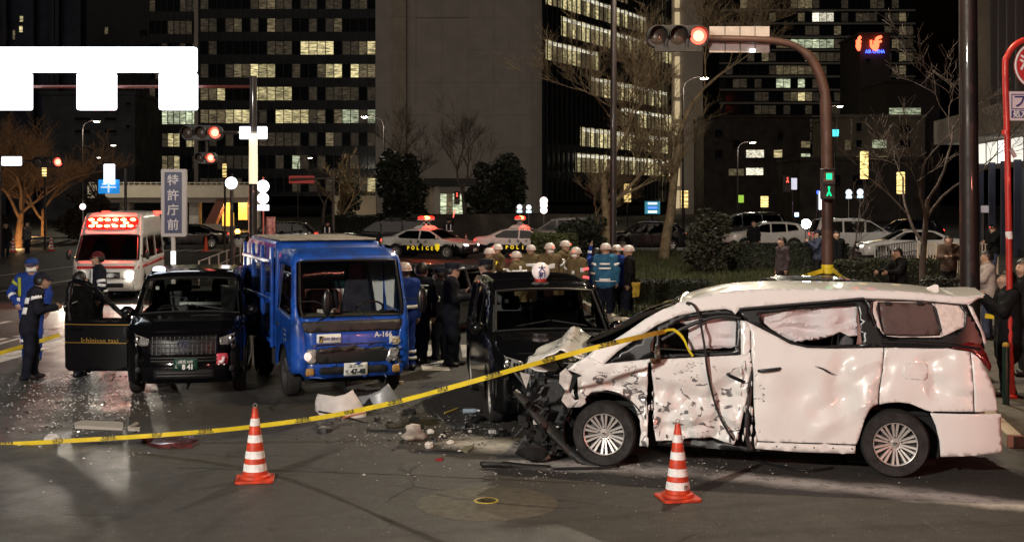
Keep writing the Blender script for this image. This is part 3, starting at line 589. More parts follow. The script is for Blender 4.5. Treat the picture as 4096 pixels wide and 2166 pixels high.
# ================================================================ VEHICLES: one builder, many outlines
def interp(P_, q, k=0, out=1):
    for a, b in zip(P_, P_[1:]):
        lo, hi = (a, b) if a[k] <= b[k] else (b, a)
        if lo[k] <= q <= hi[k] and hi[k]-lo[k] > 1e-6: return lo[out]+(hi[out]-lo[out])*(q-lo[k])/(hi[k]-lo[k])
    return min(P_, key=lambda p: abs(p[k]-q))[out]
class Car:
    """prof: [(x,z,tag)] from front bottom over the roof to rear bottom; the tag names the strip that starts there"""
    def __init__(s, root, prof, W, zb, axles, rw, arch=1.16, tumble=.2, zbelt=1.0, crown=(.16, .03), rnd_=.05, step=.09, paint=None, lower=None, split=None, windows=(), wm=None, far=True, ny=12, glass_=None, spokes=10, detail=False, wwid=.2, plan=.35, rear_crown=None):
        s.root, s.W, s.prof, s.tumble, s.zbelt, s.crown, s.zb, s.plan = root, W/2, prof, tumble, zbelt, crown, zb, plan
        s.rnd = rnd_; s.out = [(p[0], p[1]) for p in prof]; s.xf, s.xr = prof[0][0], prof[-1][0]; gl = glass_ or M_GLASS
        s.rc = rear_crown if rear_crown is not None else crown[0]*.6
        bot = []
        for ax in sorted(axles):
            ra = rw*arch; zc = rw; a0 = math.asin(max(-1, min(1, (zb-zc)/ra)))
            for i in range(15):
                t = math.pi-a0-(math.pi-2*a0)*i/14; bot.append((ax+ra*math.cos(t), zc+ra*math.sin(t)))
        outline = s.out+[(prof[-1][0]+.02, zb)]+bot+[(prof[0][0]-.02, zb)]
        s.outline = [p for i, p in enumerate(outline) if math.hypot(p[0]-outline[i-1][0], p[1]-outline[i-1][1]) > .004]
        holes = [list(w_) for w_ in windows]
        mats = [paint]+([lower] if lower else [])
        for sd in ((1, -1) if far else (far,)):
            mb = MB(); panel(mb, s.outline, holes, lambda x, z: (x, sd*s.y(x, z), z), step)
            o = sheet('side_panel', mb, mats, root, .02, 45, off=0)
            if lower: o.data.polygons.foreach_set('material_index', [1 if p.center.z < split else 0 for p in o.data.polygons])
            for w_ in windows:
                mb = MB(); panel(mb, w_, [], lambda x, z: (x, sd*(s.y(x, z)-.012), z), .25); obj('side_window', mb, gl, root)
        # transverse strips, grouped by tag
        i = 0
        while i < len(prof)-1:
            j = i; tg = prof[i][2]
            while j < len(prof)-1 and prof[j][2] == tg: j += 1
            pts = [prof[k] for k in range(i, j+1)]; mb = MB(); vs = []
            dense = []
            for a, b in zip(pts, pts[1:]):
                L_ = math.hypot(b[0]-a[0], b[1]-a[1]); n = max(1, int(L_/.12)); dense += [(a[0]+(b[0]-a[0])*q/n, a[1]+(b[1]-a[1])*q/n) for q in range(n)]
            dense.append(pts[-1][:2]); nr = len(dense)
            for (x, z) in dense:
                for q in range(ny+1): vs.append(s.top(x, z, 1-2*q/ny))
            mb.add(vs, [(r_*(ny+1)+q, r_*(ny+1)+q+1, (r_+1)*(ny+1)+q+1, (r_+1)*(ny+1)+q) for r_ in range(nr-1) for q in range(ny)])
            g = tg in ('windshield', 'rear_window')
            if tg == 'windshield':
                a_, b_ = dense[0], dense[-1]; sl = []
                rp_ = [s.top(a_[0], a_[1], -.94+1.88*q/12) for q in range(13)]+[s.top(x, z, .94) for x, z in dense[1:-1]]+[s.top(b_[0], b_[1], .94-1.88*q/12) for q in range(13)]+[s.top(x, z, -.94) for x, z in dense[1:-1][::-1]]
                rp_.append(rp_[0]); mb_ = MB(); mb_.tube([p_+Vector((.006, 0, .006)) for p_ in rp_], .017, 6, caps=False); obj('windshield_seal', mb_, M_BLACK, root)
            o = obj(tg, mb, gl if g else mats, root, smooth=45) if g else sheet(tg, mb, mats, root, .02, 45)
            if lower and not g: o.data.polygons.foreach_set('material_index', [1 if p.center.z < split else 0 for p in o.data.polygons])
            i = j
        mb = MB(); mb.box(((s.xf+s.xr)/2, 0, zb+.06), (s.xf-s.xr-.12, W-.2, .10)); obj('floor_pan', mb, M_DARK, root)
        for ax in axles:
            for sd in (1, -1): wheel(root, (ax, sd*(W/2-wwid/2-.02), rw), rw, wwid, sd, spokes, mrim=wm, detail=detail)
            mb = MB()
            for sd in (1, -1): mb.grid(lambda u, v: (ax+rw*arch*math.cos(u*math.pi), sd*(W/2-.03-v*(wwid+.08)), rw+rw*arch*math.sin(u*math.pi)), 12, 1)
            mb.box((ax, 0, rw), (rw*2.1, .02, rw*1.6)); mb.box((ax, 0, rw*1.0), (rw*2.2, W-2*wwid-.1, .25)); obj('wheel_arch', mb, M_DARK, root)
    def y(s, x, z):
        y = s.W-.03*sst(.45, .15, z)-max(0, z-s.zbelt)*s.tumble
        L_ = s.xf-s.xr
        for e in (s.xf-x, x-s.xr):
            if e < s.plan: y -= ((s.plan-e)/s.plan)**2*.11
        d = 1e9
        for (ax, az), (bx, bz) in zip(s.out, s.out[1:]):
            ll = (bx-ax)**2+(bz-az)**2; t = max(0, min(1, ((x-ax)*(bx-ax)+(z-az)*(bz-az))/(ll+1e-9))); d = min(d, math.hypot(x-ax-t*(bx-ax), z-az-t*(bz-az)))
        if d < .10: y -= s.rnd*(1-d/.10)**2
        return y
    def top(s, x, z, v):                       # v in -1..1 across
        y = s.y(x, z); k = 1-abs(v)**2.4; zm = max(p[1] for p in s.prof)
        f = sst(s.xf-.9, s.xf-.05, x); r_ = sst(s.xr+.5, s.xr+.05, x)
        return Vector((x+s.crown[0]*k*f-s.rc*k*r_, y*v, z+s.crown[1]*k*(1-f*.6)*(1-r_)))
    def front_x(s, z):
        P_ = [p for p in s.prof if p[0] > s.xf-1.3][:10]; return interp([(p[0], p[1]) for p in P_], z, 1, 0)
    def fp(s, y, z):
        x = s.front_x(z); yy = s.y(x, z); return s.top(x, z, max(-1, min(1, y/yy)))
    def fpatch(s, name, pts, m, off=.008, parent=None, step=.06, th=.012, holes=()):
        mb = MB(); panel(mb, pts, list(holes), lambda y, z: s.fp(y, z)+Vector((off, 0, 0)), step); return sheet(name, mb, m, parent or s.root, th, 40, off=0)
    def rx(s, z):
        P_ = [p for p in s.prof if p[0] < s.xr+1.3][-10:]; return interp([(p[0], p[1]) for p in P_], z, 1, 0)
    def rpatch(s, name, pts, m, off=.008):
        def f(y, z):
            x = s.rx(z); return s.top(x, z, max(-1, min(1, y/s.y(x, z))))-Vector((off, 0, 0))
        mb = MB(); panel(mb, pts, [], f, .08); return sheet(name, mb, m, s.root, .012, 40, off=0)
    def spatch(s, name, pts, m, sd, off=.008, step=.1):
        mb = MB(); panel(mb, pts, [], lambda x, z: (x, sd*(s.y(x, z)+off), z), step); return sheet(name, mb, m, s.root, .008, 40, off=0)
    def sline(s, pts, sd, r_=.006, name='door_gap', m=None):
        P_ = []
        for a, b in zip(pts, pts[1:]):
            n = max(1, int(math.hypot(b[0]-a[0], b[1]-a[1])/.12)); P_ += [(a[0]+(b[0]-a[0])*q/n, a[1]+(b[1]-a[1])*q/n) for q in range(n)]
        P_.append(pts[-1]); mb = MB(); mb.tube([(x, sd*s.y(x, z), z) for x, z in P_], r_, 5); return obj(name, mb, m or M_BLACK, s.root)
def ell(cy, cz, a, b, n=14): return [(cy+a*math.cos(2*math.pi*i/n), cz+b*math.sin(2*math.pi*i/n)) for i in range(n)]
def rrect(cy, cz, w_, h, r_=.02, n=3):
    out = []
    for (sx, sy, a0) in ((1, 1, 0), (-1, 1, 90), (-1, -1, 180), (1, -1, 270)):
        for i in range(n+1):
            a = R(a0+90*i/n); out.append((cy+sx*(w_/2-r_)+r_*math.cos(a), cz+sy*(h/2-r_)+r_*math.sin(a)))
    return out
M_TAXI = mat('black_taxi_paint', (.004, .004, .005), .12, coat=.35, spec=.3)
M_LENS = mat('lamp_lens', (.62, .60, .58), .08, .6, coat=1., var=.5, vscale=26)
M_REFL = mat('lamp_bowl', (.8, .8, .8), .1, 1.)
M_PLATE_W = mat('plate_white', (.78, .77, .72), .5); M_PLATE_G = mat('plate_green', (.008, .05, .035), .5)
M_INK = mat('ink_dark', (.01, .02, .018), .6); M_INK_W = mat('ink_white', (.8, .8, .78), .5)
M_INT = mat('interior_grey', (.22, .22, .22), .7, var=.3); M_BLUE_INK = mat('ink_navy', (.02, .03, .16), .5)
def plate(c, z, y0, green, l1, l2, l3, w_=.33, h=.165, off=.02):
    p = c.fpatch('number_plate', rrect(y0, z, w_, h, .012), M_PLATE_G if green else M_PLATE_W, off, step=.1)
    ink = M_INK_W if green else M_INK; x = max(v.co.x for v in p.data.vertices)+.006
    text('plate_text', l1, .052, ink, p, (x, y0, z+h*.29), (0, 1, 0), (0, 0, 1)); text('plate_text', l2, .10, ink, p, (x, y0+.03, z-h*.15), (0, 1, 0), (0, 0, 1), bold=.004, sx=.9)
    text('plate_text', l3, .05, ink, p, (x, y0-w_*.40, z-h*.12), (0, 1, 0), (0, 0, 1)); return p
def badge(c, y0, z, s_, off=.03):
    mb = MB(); x = c.fp(y0, z).x+off
    for a, b, dz in ((1, .68, 0), (.28, .64, 0), (.62, .26, .32)):
        mb.tube([(x, y0+math.cos(t)*s_*a, z+dz*s_+math.sin(t)*s_*b) for t in [2*math.pi*i/20 for i in range(21)]], s_*.10, 6)
    return obj('emblem', mb, mat('blue_chrome', (.35, .40, .62), .15, 1.), c.root)
def headlamp(c, pts, lens=None, on=0, bowls=()):
    h_ = c.fpatch('headlamp', pts, lens or M_LENS, .012, step=.05)
    for (y, z, r_, m) in bowls:
        p = c.fp(y, z); mb = MB(); mb.lathe([(0, .03), (r_*.55, .028), (r_, .012), (r_*1.05, 0)], 18, axis='X', c=(p.x+.012, y, z)); obj('lamp_bowl', mb, m, h_)
    return h_
JPN = [(2.02, .22, 'front_bumper'), (2.07, .40, 'front_bumper'), (2.09, .62, 'front_fascia'), (2.06, .84, 'front_fascia'), (1.98, .95, 'hood'), (1.75, 1.04, 'hood'), (1.28, 1.14, 'windshield'), (.95, 1.38, 'windshield'), (.62, 1.61, 'roof'), (.45, 1.685, 'roof'), (.1, 1.725, 'roof'), (-1.0, 1.735, 'roof'), (-1.75, 1.70, 'rear_window'), (-2.0, 1.25, 'tailgate'), (-2.12, .95, 'tailgate'), (-2.12, .6, 'tailgate'), (-2.05, .25, 'tailgate')]
JWIN = [[(1.10, 1.12), (.55, 1.54), (.15, 1.60), (.12, 1.06)], [(.04, 1.06), (.06, 1.61), (-.95, 1.62), (-.98, 1.08)], [(-1.06, 1.08), (-1.04, 1.61), (-1.62, 1.58), (-1.78, 1.10)]]
def jpn_taxi(label, loc, rz, left):
    root = thing('taxi', label, 'taxi', loc, rz)
    c = Car(root, JPN, 1.695, .22, (1.37, -1.38), .315, paint=M_TAXI, windows=JWIN, crown=(.20, .035), tumble=.17, zbelt=1.02, wwid=.18, step=.08, glass_=glass('taxi_glass', (.86, .90, .88), .03))
    M_SLAT = mat('grille_slat', (.018, .018, .02), .3)
    g = c.fpatch('grille', [(-.46, .90), (-.50, .70), (-.44, .62), (.44, .62), (.50, .70), (.46, .90)], mat('grille_void', (.008, .008, .009), .4), .010)
    for k in range(15):
        y = -.44+.88*k/14; p0, p1 = c.fp(y, .64), c.fp(y, .885); mb = MB(); mb.tube([p0+Vector((.022, 0, 0)), (p0+p1)/2+Vector((.026, 0, 0)), p1+Vector((.022, 0, 0))], .010, 6); obj('grille_slat', mb, M_SLAT, g)
    for k in range(4):
        mb = MB(); mb.tube([c.fp(-.45+.1*q, .67+.062*k)+Vector((.018, 0, 0)) for q in range(10)], .006, 5); obj('grille_bar', mb, M_SLAT, g)
    badge(c, 0, .80, .085)
    for sd in (1, -1):
        h_ = headlamp(c, [(sd*.50, .77), (sd*.49, .86), (sd*.62, .90), (sd*.76, .94), (sd*.77, .82), (sd*.60, .76)], bowls=((sd*.655, .845, .052, M_REFL),))
        for k in range(3): p = c.fp(sd*(.52+.035*k), .82); mb = MB(); mb.box(p+Vector((.022, 0, 0)), (.02, .026, .06)); obj('lamp_cell', mb, M_REFL, h_)
        mb = MB(); p = c.fp(sd*.66, .42); mb.lathe([(0, .02), (.04, .016), (.05, 0)], 14, axis='X', c=p); obj('fog_lamp', mb, M_PIANO, root)
        p = Vector((1.02, sd*(c.y(1.0, 1.1)+.10), 1.17)); mb = MB(); mb.ball(p, (.07, .11, .085), 12); mb.box((1.03, sd*(c.y(1., 1.1)+.0), 1.12), (.06, .12, .04)); mr_ = obj('wing_mirror', mb, M_TAXI, root)
        mb = MB(); mb.lathe([(0, 0), (.075, .001)], 14, axis='X', c=(.945, p.y, p.z)); obj('mirror_glass', mb, M_CHROME, mr_)
        mb = MB(); p0, p1 = c.top(1.25, 1.16, sd*.60), c.top(1.18, 1.215, sd*.02); mb.tube([p0+Vector((.02, 0, .03)), p1+Vector((.02, 0, .03))], .008, 5); obj('wiper', mb, M_BLACK, root)
        c.sline([(.10, .30), (.10, 1.06)], sd); c.sline([(1.15, .5), (1.12, 1.10)], sd); c.sline([(-1.02, .5), (-1.0, 1.06)], sd); c.sline([(1.1, 1.0), (-1.8, 1.02)], sd, .008, 'chrome_line', M_RED_TRIM)
    for z, hw in ((.545, .46), (.33, .38)):
        for dz in (0, .045): mb = MB(); mb.tube([c.fp(-hw+hw*q/5, z+dz)+Vector((.012, 0, 0)) for q in range(11)], .013, 6); obj('bumper_bar', mb, mat('dull_chrome', (.22, .22, .22), .3, .9), root)
    c.fpatch('lower_intake', [(-.42, .29), (-.42, .42), (.42, .42), (.42, .29)], M_DARK, .004)
    mb = MB(); mb.box((1.05, 0, 1.02), (.45, 1.4, .16)); obj('dashboard', mb, M_INT, root, bevel=.05)
    for y in (.36, -.36): seat(root, .15, y, .62)
    seat(root, -.95, .3, .62); seat(root, -.95, -.3, .62)
    mb = MB(); mb.tube([(.78+.03*math.sin(t), -.36+.17*math.cos(t), 1.08+.16*math.sin(t)) for t in [i*math.pi/9 for i in range(19)]], .014, 6); obj('steering_wheel', mb, M_BLACK, root)
    mb = MB(); mb.box((.62, 0, 1.50), (.03, .22, .05)); obj('rear_view_mirror', mb, M_BLACK, root, bevel=.01)
    p = c.top(1.16, 1.15, -.80); mb = MB(); mb.box((p.x-.42, p.y*.8, 1.50), (.01, .05, .05)); obj('inspection_sticker', mb, M_INK_W, root)
    return root, c
# ---- black taxi with its driver's door open
ta, ca = jpn_taxi('black taxi with its front door swung open and a pink child seat sticker', (-5.07, 20.07, 0), math.atan2(-.985, .17), True)
plate(ca, .50, .03, True, '練馬 500', '8 41', 'え')
st = ca.fpatch('child_seat_sticker', rrect(.53, .56, .155, .165, .025), mat('pink_sticker', (.75, .10, .14), .45), .010, step=.06); xs = max(v.co.x for v in st.data.vertices)+.004
mb = MB(); M_PK = mat('sticker_white', (.85, .70, .70), .5)
mb.tube([(xs, .555, .605), (xs, .545, .555), (xs, .53, .53), (xs, .485, .53)], [.02, .024, .026, .022], 8); obj('sticker_seat', mb, M_PK, st)
for y in (.485, .56): mb = MB(); mb.lathe([(0, .003), (.012, .002)], 10, axis='X', c=(xs, y, .495)); obj('sticker_wheel', mb, M_PK, st)
# hinged driver's door (the car's right side), roof lamp, hanging airbag
hx, hy = 1.12, -(ca.y(1.12, .9)); da = R(-74)
def door_pt(u, z, off=0): # u metres from the hinge
    bow = .03*math.sin(min(1, u/1.1)*math.pi)-max(0, z-1.02)*.15
    d = Vector((-math.cos(da), math.sin(da), 0)); n = Vector((math.sin(da), math.cos(da), 0))*-1
    return Vector((hx, hy, 0))+d*u+n*(bow+off)+Vector((0, 0, z))
dd = bpy.data.objects.new('open_door', None); COL.objects.link(dd); dd.parent = ta
mb = MB(); panel(mb, [(.02, .34), (.06, .28), (1.0, .27), (1.06, .32), (1.07, 1.0), (1.05, 1.60), (.95, 1.66), (.72, 1.62), (.02, 1.06)], [[(.16, 1.08), (.70, 1.53), (.99, 1.59), (1.0, 1.08)]], door_pt, .07); sheet('door_skin', mb, M_TAXI, dd, .05, 40)
mb = MB(); panel(mb, [(.14, 1.06), (.70, 1.55), (1.0, 1.6), (1.02, 1.06)], [], lambda u, z: door_pt(u, z, -.02), .2); obj('door_window', mb, glass('door_glass', (.38, .40, .40), .05), dd)
M_GOLD = mat('gold_line', (.62, .36, .08), .3, .8)
for z, u0, u1 in ((.975, .02, 1.06), (.70, .05, 1.06)):
    mb = MB(); mb.tube([door_pt(u0+(u1-u0)*q/8, z, .012) for q in range(9)], .008, 5); obj('gold_line', mb, M_GOLD, dd)
q0, q1 = door_pt(.9, .73, .02), door_pt(.1, .73, .02); ud = (q1-q0).normalized()
text('door_lettering', 'Ichinisan taxi', .12, M_GOLD, dd, (q0+q1)/2, ud, (0, 0, 1), sx=.95)
mb = MB(); mb.tube([door_pt(.80, .90, .04), door_pt(.90, .90, .055), door_pt(1.0, .90, .04)], .014, 6); obj('door_handle', mb, M_TAXI, dd)
mb = MB(); mb.ball(door_pt(.06, 1.12, .08), (.10, .07, .08), 12); obj('door_mirror', mb, M_TAXI, dd)
mb = MB(); mb.lathe([(.10, 0), (.095, .05), (.06, .07), (0, .075)], 16, c=(.25, -.55, 1.735), sx=.6, sy=1); obj('roof_light', mb, emis('roof_light_white', (.75, .85, 1), 2.2), ta)
def bag(u, v): return Vector((.62-.25*v+.03*noise.noise(Vector((u*3, v*4, 2))), .42+.26*u-.06*v*u, 1.53-.42*v-.03*u))
mb = MB(); mb.grid(bag, 10, 12); sheet('hanging_airbag', mb, mat('grey_green_bag', (.50, .60, .58), .8, bump=.5, bscale=12), ta, .015)
def crack(u, v): p = ca.top(.72+.10*v, 1.545-.07*v, .10+.45*u); return p+Vector((.012, 0, .008))
mb = MB(); mb.grid(crack, 10, 4); obj('crazed_glass', mb, glass('crazed', (.75, .7, .66), .10), ta)
mb = MB(); mb.box((.30, .10, 1.22), (.02, .66, .045)); obj('seat_back_rail', mb, mat('rail_white', (.8, .8, .78), .4), ta)
# ---- black taxi with the lettered globe, nose to nose with the minivan
tb, cb = jpn_taxi('black taxi with a round lettered globe on its roof beside the wrecked minivan', (.36, 17.55, 0), math.atan2(-.993, .12), False)
gl = bpy.data.objects.new('roof_globe', None); COL.objects.link(gl); gl.parent = tb; gl.location = (.30, 0, 1.725)
mb = MB(); mb.ball((0, 0, .145), .125, 20); obj('globe_bowl', mb, mat('opal_globe', (.85, .72, .70), .3, emit=.25, ecol=(1, .86, .8)), gl)
mb = MB(); mb.lathe([(.085, 0), (.085, .03), (.07, .045), (0, .045)], 18); obj('globe_base', mb, mat('globe_red', (.45, .03, .02), .4), gl)
for s_, z in (('大', .185), ('和', .09)):
    text('globe_character', s_, .105, M_BLUE_INK, gl, (.127, 0, z-.004), (0, 1, 0), (.0, 0, 1), bold=.003)
mb = MB()
for k in range(9):
    x = .2-.22*k; mb = MB(); mb.tube([cb.top(x, interp(cb.out[7:13], x), -.9+.18*q)+Vector((0, 0, .006)) for q in range(11)], .012, 5); obj('roof_bead', mb, M_TAXI, tb)
cb.fpatch('broken_headlamp_socket', [(.5, .74), (.49, .88), (.78, .95), (.78, .76)], M_GUT[0], .02)
for k in range(20):
    y = rg.uniform(-.75, .8); z = rg.uniform(.15, .5); p = cb.fp(y, max(.3, z)); mb = MB(); s_ = rg.uniform(.03, .1)
    mb.add([p+Vector((rg.uniform(0, .15), rg.uniform(-1, 1)*s_, rg.uniform(-1, 1)*s_)) for _ in range(4)], [(0, 1, 2), (0, 2, 3)]); obj('bumper_fragment', mb, M_GUT[k % 2], tb, smooth=None)
# ================================================================ BLUE REFUSE TRUCK
M_BLUE = mat('truck_blue', (.010, .068, .36), .34, coat=.3, var=.5, vscale=3.5)
tfl, tfr = Vector((-3.05, 17.45, 0)), Vector((-1.46, 18.05, 0)); td = (tfr-tfl).normalized(); tfw = Vector((td.y, -td.x, 0))
tr = thing('refuse_truck', 'bright blue refuse collection truck with smashed front grille and white number plate', 'truck', (tfl+tfr)/2-tfw*1.0, math.atan2(tfw.y, tfw.x))
CABP = [(.98, .34, 'front_bumper'), (1.0, .62, 'front_fascia'), (.99, .92, 'front_fascia'), (.96, 1.12, 'cowl'), (.93, 1.20, 'windshield'), (.72, 1.80, 'windshield'), (.66, 1.97, 'cab_roof'), (.56, 2.06, 'cab_roof'), (.30, 2.12, 'cab_roof'), (-.42, 2.13, 'cab_back'), (-.50, 2.05, 'cab_back'), (-.52, .55, 'cab_back')]
ct = Car(tr, CABP, 1.70, .42, (.18,), .35, paint=M_BLUE, windows=[[(.80, 1.18), (.60, 1.90), (-.30, 1.92), (-.34, 1.25), (.30, 1.22)]], crown=(.05, .02), tumble=.06, zbelt=1.1, wwid=.2, step=.07, arch=1.2, plan=.12, glass_=glass('truck_glass', (.92, .94, .93), .03), wm=mat('steel_wheel', (.05, .05, .05), .6), spokes=6)
ct.fpatch('cowl_grille', [(-.76, 1.14), (-.77, 1.04), (-.66, .985), (.66, .985), (.77, 1.04), (.76, 1.14)], mat('cowl_black', (.025, .021, .022), .45, var=.4), .012)
ct.fpatch('grille_hole', [(-.56, .60), (-.52, .76), (-.10, .78), (.20, .745), (.42, .76), (.60, .66), (.52, .56), (-.2, .55), (-.50, .55)], M_GUT[0], .016)
ct.fpatch('grille_flap', [(-.52, .70), (-.50, .76), (.02, .80), (-.02, .73)], mat('flap_brown', (.04, .033, .03), .4, var=.5), .045, th=.02)
h1 = ct.fpatch('headlamp', rrect(-.66, .66, .24, .19, .03), mat('clear_lens', (.62, .58, .56), .1, .5, coat=1, var=.3, vscale=22), .03, th=.03)
p = ct.fp(-.64, .66); mb = MB(); mb.lathe([(0, .045), (.04, .04), (.062, .03), (.066, 0)], 18, axis='X', c=p+Vector((.01, 0, 0))); obj('lamp_bowl', mb, mat('lamp_glare', (.9, .72, .68), .2, .5, emit=.8, ecol=(1, .74, .66)), h1)  # emission stands in for bright reflection in the headlamp
h2 = ct.fpatch('broken_headlamp', [(.46, .56), (.52, .74), (.80, .73), (.80, .60), (.62, .55)], M_LENS, .03, th=.02)
for k in range(14):
    p = ct.fp(rg.uniform(.45, .8), rg.uniform(.5, .74)); mb = MB(); s_ = rg.uniform(.02, .06)
    mb.add([p+Vector((.05+rg.uniform(0, .08), rg.uniform(-1, 1)*s_, rg.uniform(-1, 1)*s_)) for _ in range(4)], [(0, 1, 2), (0, 2, 3)]); obj('lamp_shard', mb, (M_LENS, M_GUT[1], M_GUT[2])[k % 3], h2, smooth=None)
for sd in (-1, 1): ct.fpatch('indicator_lamp', rrect(sd*.66, .44, .19, .11, .03), mat('amber_dull', (.42, .24, .07), .3, coat=.5), .02)
ct.fpatch('bumper_slot', rrect(0, .445, .98, .10, .04), M_DARK, .012)
plate(ct, .455, .02, False, '足立 800', '47-48', 'せ', .34, .18, .035)
s1 = ct.fpatch('maker_sign', rrect(-.36, .90, .34, .125, .01), M_PLATE_W, .02); x = max(v.co.x for v in s1.data.vertices)+.004
mb = MB(); mb.add([(x, -.50, .855), (x, -.46, .855), (x, -.44, .945), (x, -.50, .945)], [(0, 1, 2, 3)]); obj('sign_emblem', mb, M_INK, s1)
mb = MB(); mb.add([(x+.002, -.475, .86), (x+.002, -.455, .90), (x+.002, -.43, .94), (x+.002, -.445, .94), (x+.002, -.47, .90), (x+.002, -.49, .86)], [tuple(range(6))]); obj('sign_emblem', mb, mat('emblem_gold', (.7, .5, .08), .5), s1)
text('maker_lettering', 'KOYO SERVICE', .052, M_BLUE_INK, s1, (x+.002, -.325, .90), (0, 1, 0), (0, 0, 1), sx=.78, bold=.0012)
p = ct.fp(.46, .93); text('fleet_number', 'A-166', .105, M_INK_W, tr, p+Vector((.022, -.03, 0)), (0, 1, 0), (0, 0, 1), bold=.002)
s2 = ct.fpatch('round_sticker_plate', rrect(.62, .84, .20, .12, .01), mat('cream_sticker', (.62, .60, .55), .5), .02); x = max(v.co.x for v in s2.data.vertices)+.004
for q in (-.03, .03): mb = MB(); mb.tube([(x, .62+q+.027*math.cos(t), .84+.027*math.sin(t)) for t in [i*.4189 for i in range(16)]], .006, 5); obj('sticker_ring', mb, mat('sticker_gold', (.5, .36, .12), .5), s2)
ct.fpatch('panel_seam', [(-.60, .80), (.74, .82), (.74, .832), (-.60, .812)], M_SEAM, .010)
for k in range(10):  # dented metal bumps round the grille
    y = rg.uniform(-.78, .8); z = rg.choice([.8, .53, .35, .78]); p = ct.fp(y, z); mb = MB(); s_ = rg.uniform(.03, .09)
    mb.add([p+Vector((.012+rg.uniform(0, .05), rg.uniform(-1, 1)*s_*1.6, rg.uniform(-.6, .6)*s_)) for _ in range(5)], [(0, 1, 2), (0, 2, 3), (0, 3, 4)]); obj('bent_panel_piece', mb, M_BLUE, tr, smooth=None)
mb = MB(); mb.box((.72, 0, 1.17), (.34, 1.5, .14)); obj('dashboard', mb, mat('dash_olive', (.07, .07, .05), .7), tr, bevel=.05)
mb = MB(); mb.box((-.40, 0, 1.5), (.03, 1.6, .85)); obj('cab_rear_wall', mb, mat('cab_wall_white', (.74, .75, .72), .7), tr)
mb = MB(); panel(mb, rrect(-.12, 1.72, 1.0, .42, .08), [], lambda y, z: (-.375, y, z), .3); sheet('rear_cab_window', mb, mat('rear_window_teal', (.02, .05, .06), .15), tr, .02)
M_NAVY = mat('navy_vinyl', (.016, .018, .032), .7, var=.2)
def tseat(y, wd, h):
    mb = MB(); mb.box((-.22, y, 1.06), (.48, wd, .16)); mb.box((-.33, y, 1.12+h/2), (.15, wd*.96, h), taper=.55 if h > .5 else .95); obj('seat', mb, M_NAVY, tr, bevel=.05)
tseat(.38, .52, .86); tseat(-.15, .5, .38); tseat(-.60, .44, .86)
mb = MB(); mb.tube([(.45+.05*math.sin(t), .38+.20*math.cos(t), 1.27+.10*math.sin(t)) for t in [i*math.pi/9 for i in range(19)]], .016, 6); obj('steering_wheel', mb, M_BLACK, tr)
mb = MB(); mb.box((.76, -.30, 1.27), (.16, .30, .05), rz=.2); obj('dashboard_paper', mb, mat('paper', (.6, .56, .5), .8), tr, bevel=.01)
for sd in (-1, 1):
    yb = ct.y(.85, 1.3); o_ = -.42 if sd < 0 else .16
    mb = MB(); mb.tube([(.92, sd*(yb-.05), 1.42), (1.08, sd*(yb+o_*.6), 1.44), (1.12, sd*(yb+o_), 1.36)], .010, 6); ar = obj('mirror_arm', mb, M_BLACK, tr)
    mb = MB(); mb.ball((1.12, sd*(yb+o_), 1.42), (.045, .075, .19), 14); mm = obj('wing_mirror', mb, M_PIANO, tr)
mb = MB(); mb.tube([(1.01, .28, 1.16), (.97, .05, 1.30)], .008, 5); obj('wiper', mb, M_BLACK, tr); mb = MB(); mb.tube([(1.01, -.5, 1.16), (.97, -.25, 1.28)], .008, 5); obj('wiper', mb, M_BLACK, tr)
for sd in (1, -1):
    ct.sline([(-.40, .60), (-.40, 1.95)], sd); mb = MB(); mb.box((-.20, sd*(ct.y(-.2, 1.0)+.01), 1.02), (.14, .03, .05)); obj('door_handle', mb, M_BLACK, tr, bevel=.01)
for k in range(3): ct.spatch('side_lettering', [(.10, .96-.07*k), (.45, .96-.07*k), (.45, 1.0-.07*k), (.10, 1.0-.07*k)], mat('faded_print', (.30, .36, .50), .6), -1, .006)
# packer body
body = [(-.56, .62), (-.56, 2.10), (-.66, 2.22), (-3.15, 2.24), (-3.45, 2.12), (-3.95, 1.55), (-4.0, .70), (-3.2, .58)]
mb = MB(); mb.prism(body, lambda u, v, d: (u, d*(1-.05*sst(2.0, 2.25, v)), v), -.84, .84); obj('packer_body', mb, M_BLUE, tr, bevel=.04)
mb = MB(); mb.box((-1.85, 0, 2.245), (2.5, 1.50, .03)); obj('body_top_plate', mb, mat('dusty_top', (.30, .27, .22), .6, var=.5, vscale=4), tr, bevel=.01)
for x in (-.66, -1.55, -2.45, -3.3):
    for sd in (-1, 1): mb = MB(); mb.box((x, sd*.865, 1.38), (.09, .05, 1.52)); obj('body_rib', mb, M_BLUE, tr, bevel=.01)
for z in (1.92, 1.34, .72):
    for sd in (-1, 1): mb = MB(); mb.box((-2.0, sd*.87, z), (2.75, .07, .06)); obj('body_rail', mb, M_BLUE, tr, bevel=.012)
M_RECESS = mat('body_recess', (.012, .012, .018), .18, coat=.6, var=.6, vscale=5)  # flat near-black glossy panels stand for the recesses
for z0, z1 in ((1.40, 1.86), (.80, 1.28)):
    for x0, x1 in ((-1.50, -.72), (-2.40, -1.60)):
        mb = MB(); mb.box(((x0+x1)/2, -.845, (z0+z1)/2), (x1-x0-.06, .012, z1-z0-.05)); obj('recess_panel', mb, M_RECESS, tr)
mb = MB(); mb.box((-1.4, 0, .50), (3.2, .8, .18)); obj('chassis', mb, M_DARK, tr)
mb = MB(); mb.box((-.95, -.66, .48), (.6, .3, .34)); obj('fuel_tank', mb, M_GUT[1], tr, bevel=.05)
for sd in (-1, 1): wheel(tr, (-2.35, sd*.70, .35), .35, .24, sd, 6, mrim=MATS['steel_wheel'], detail=False)
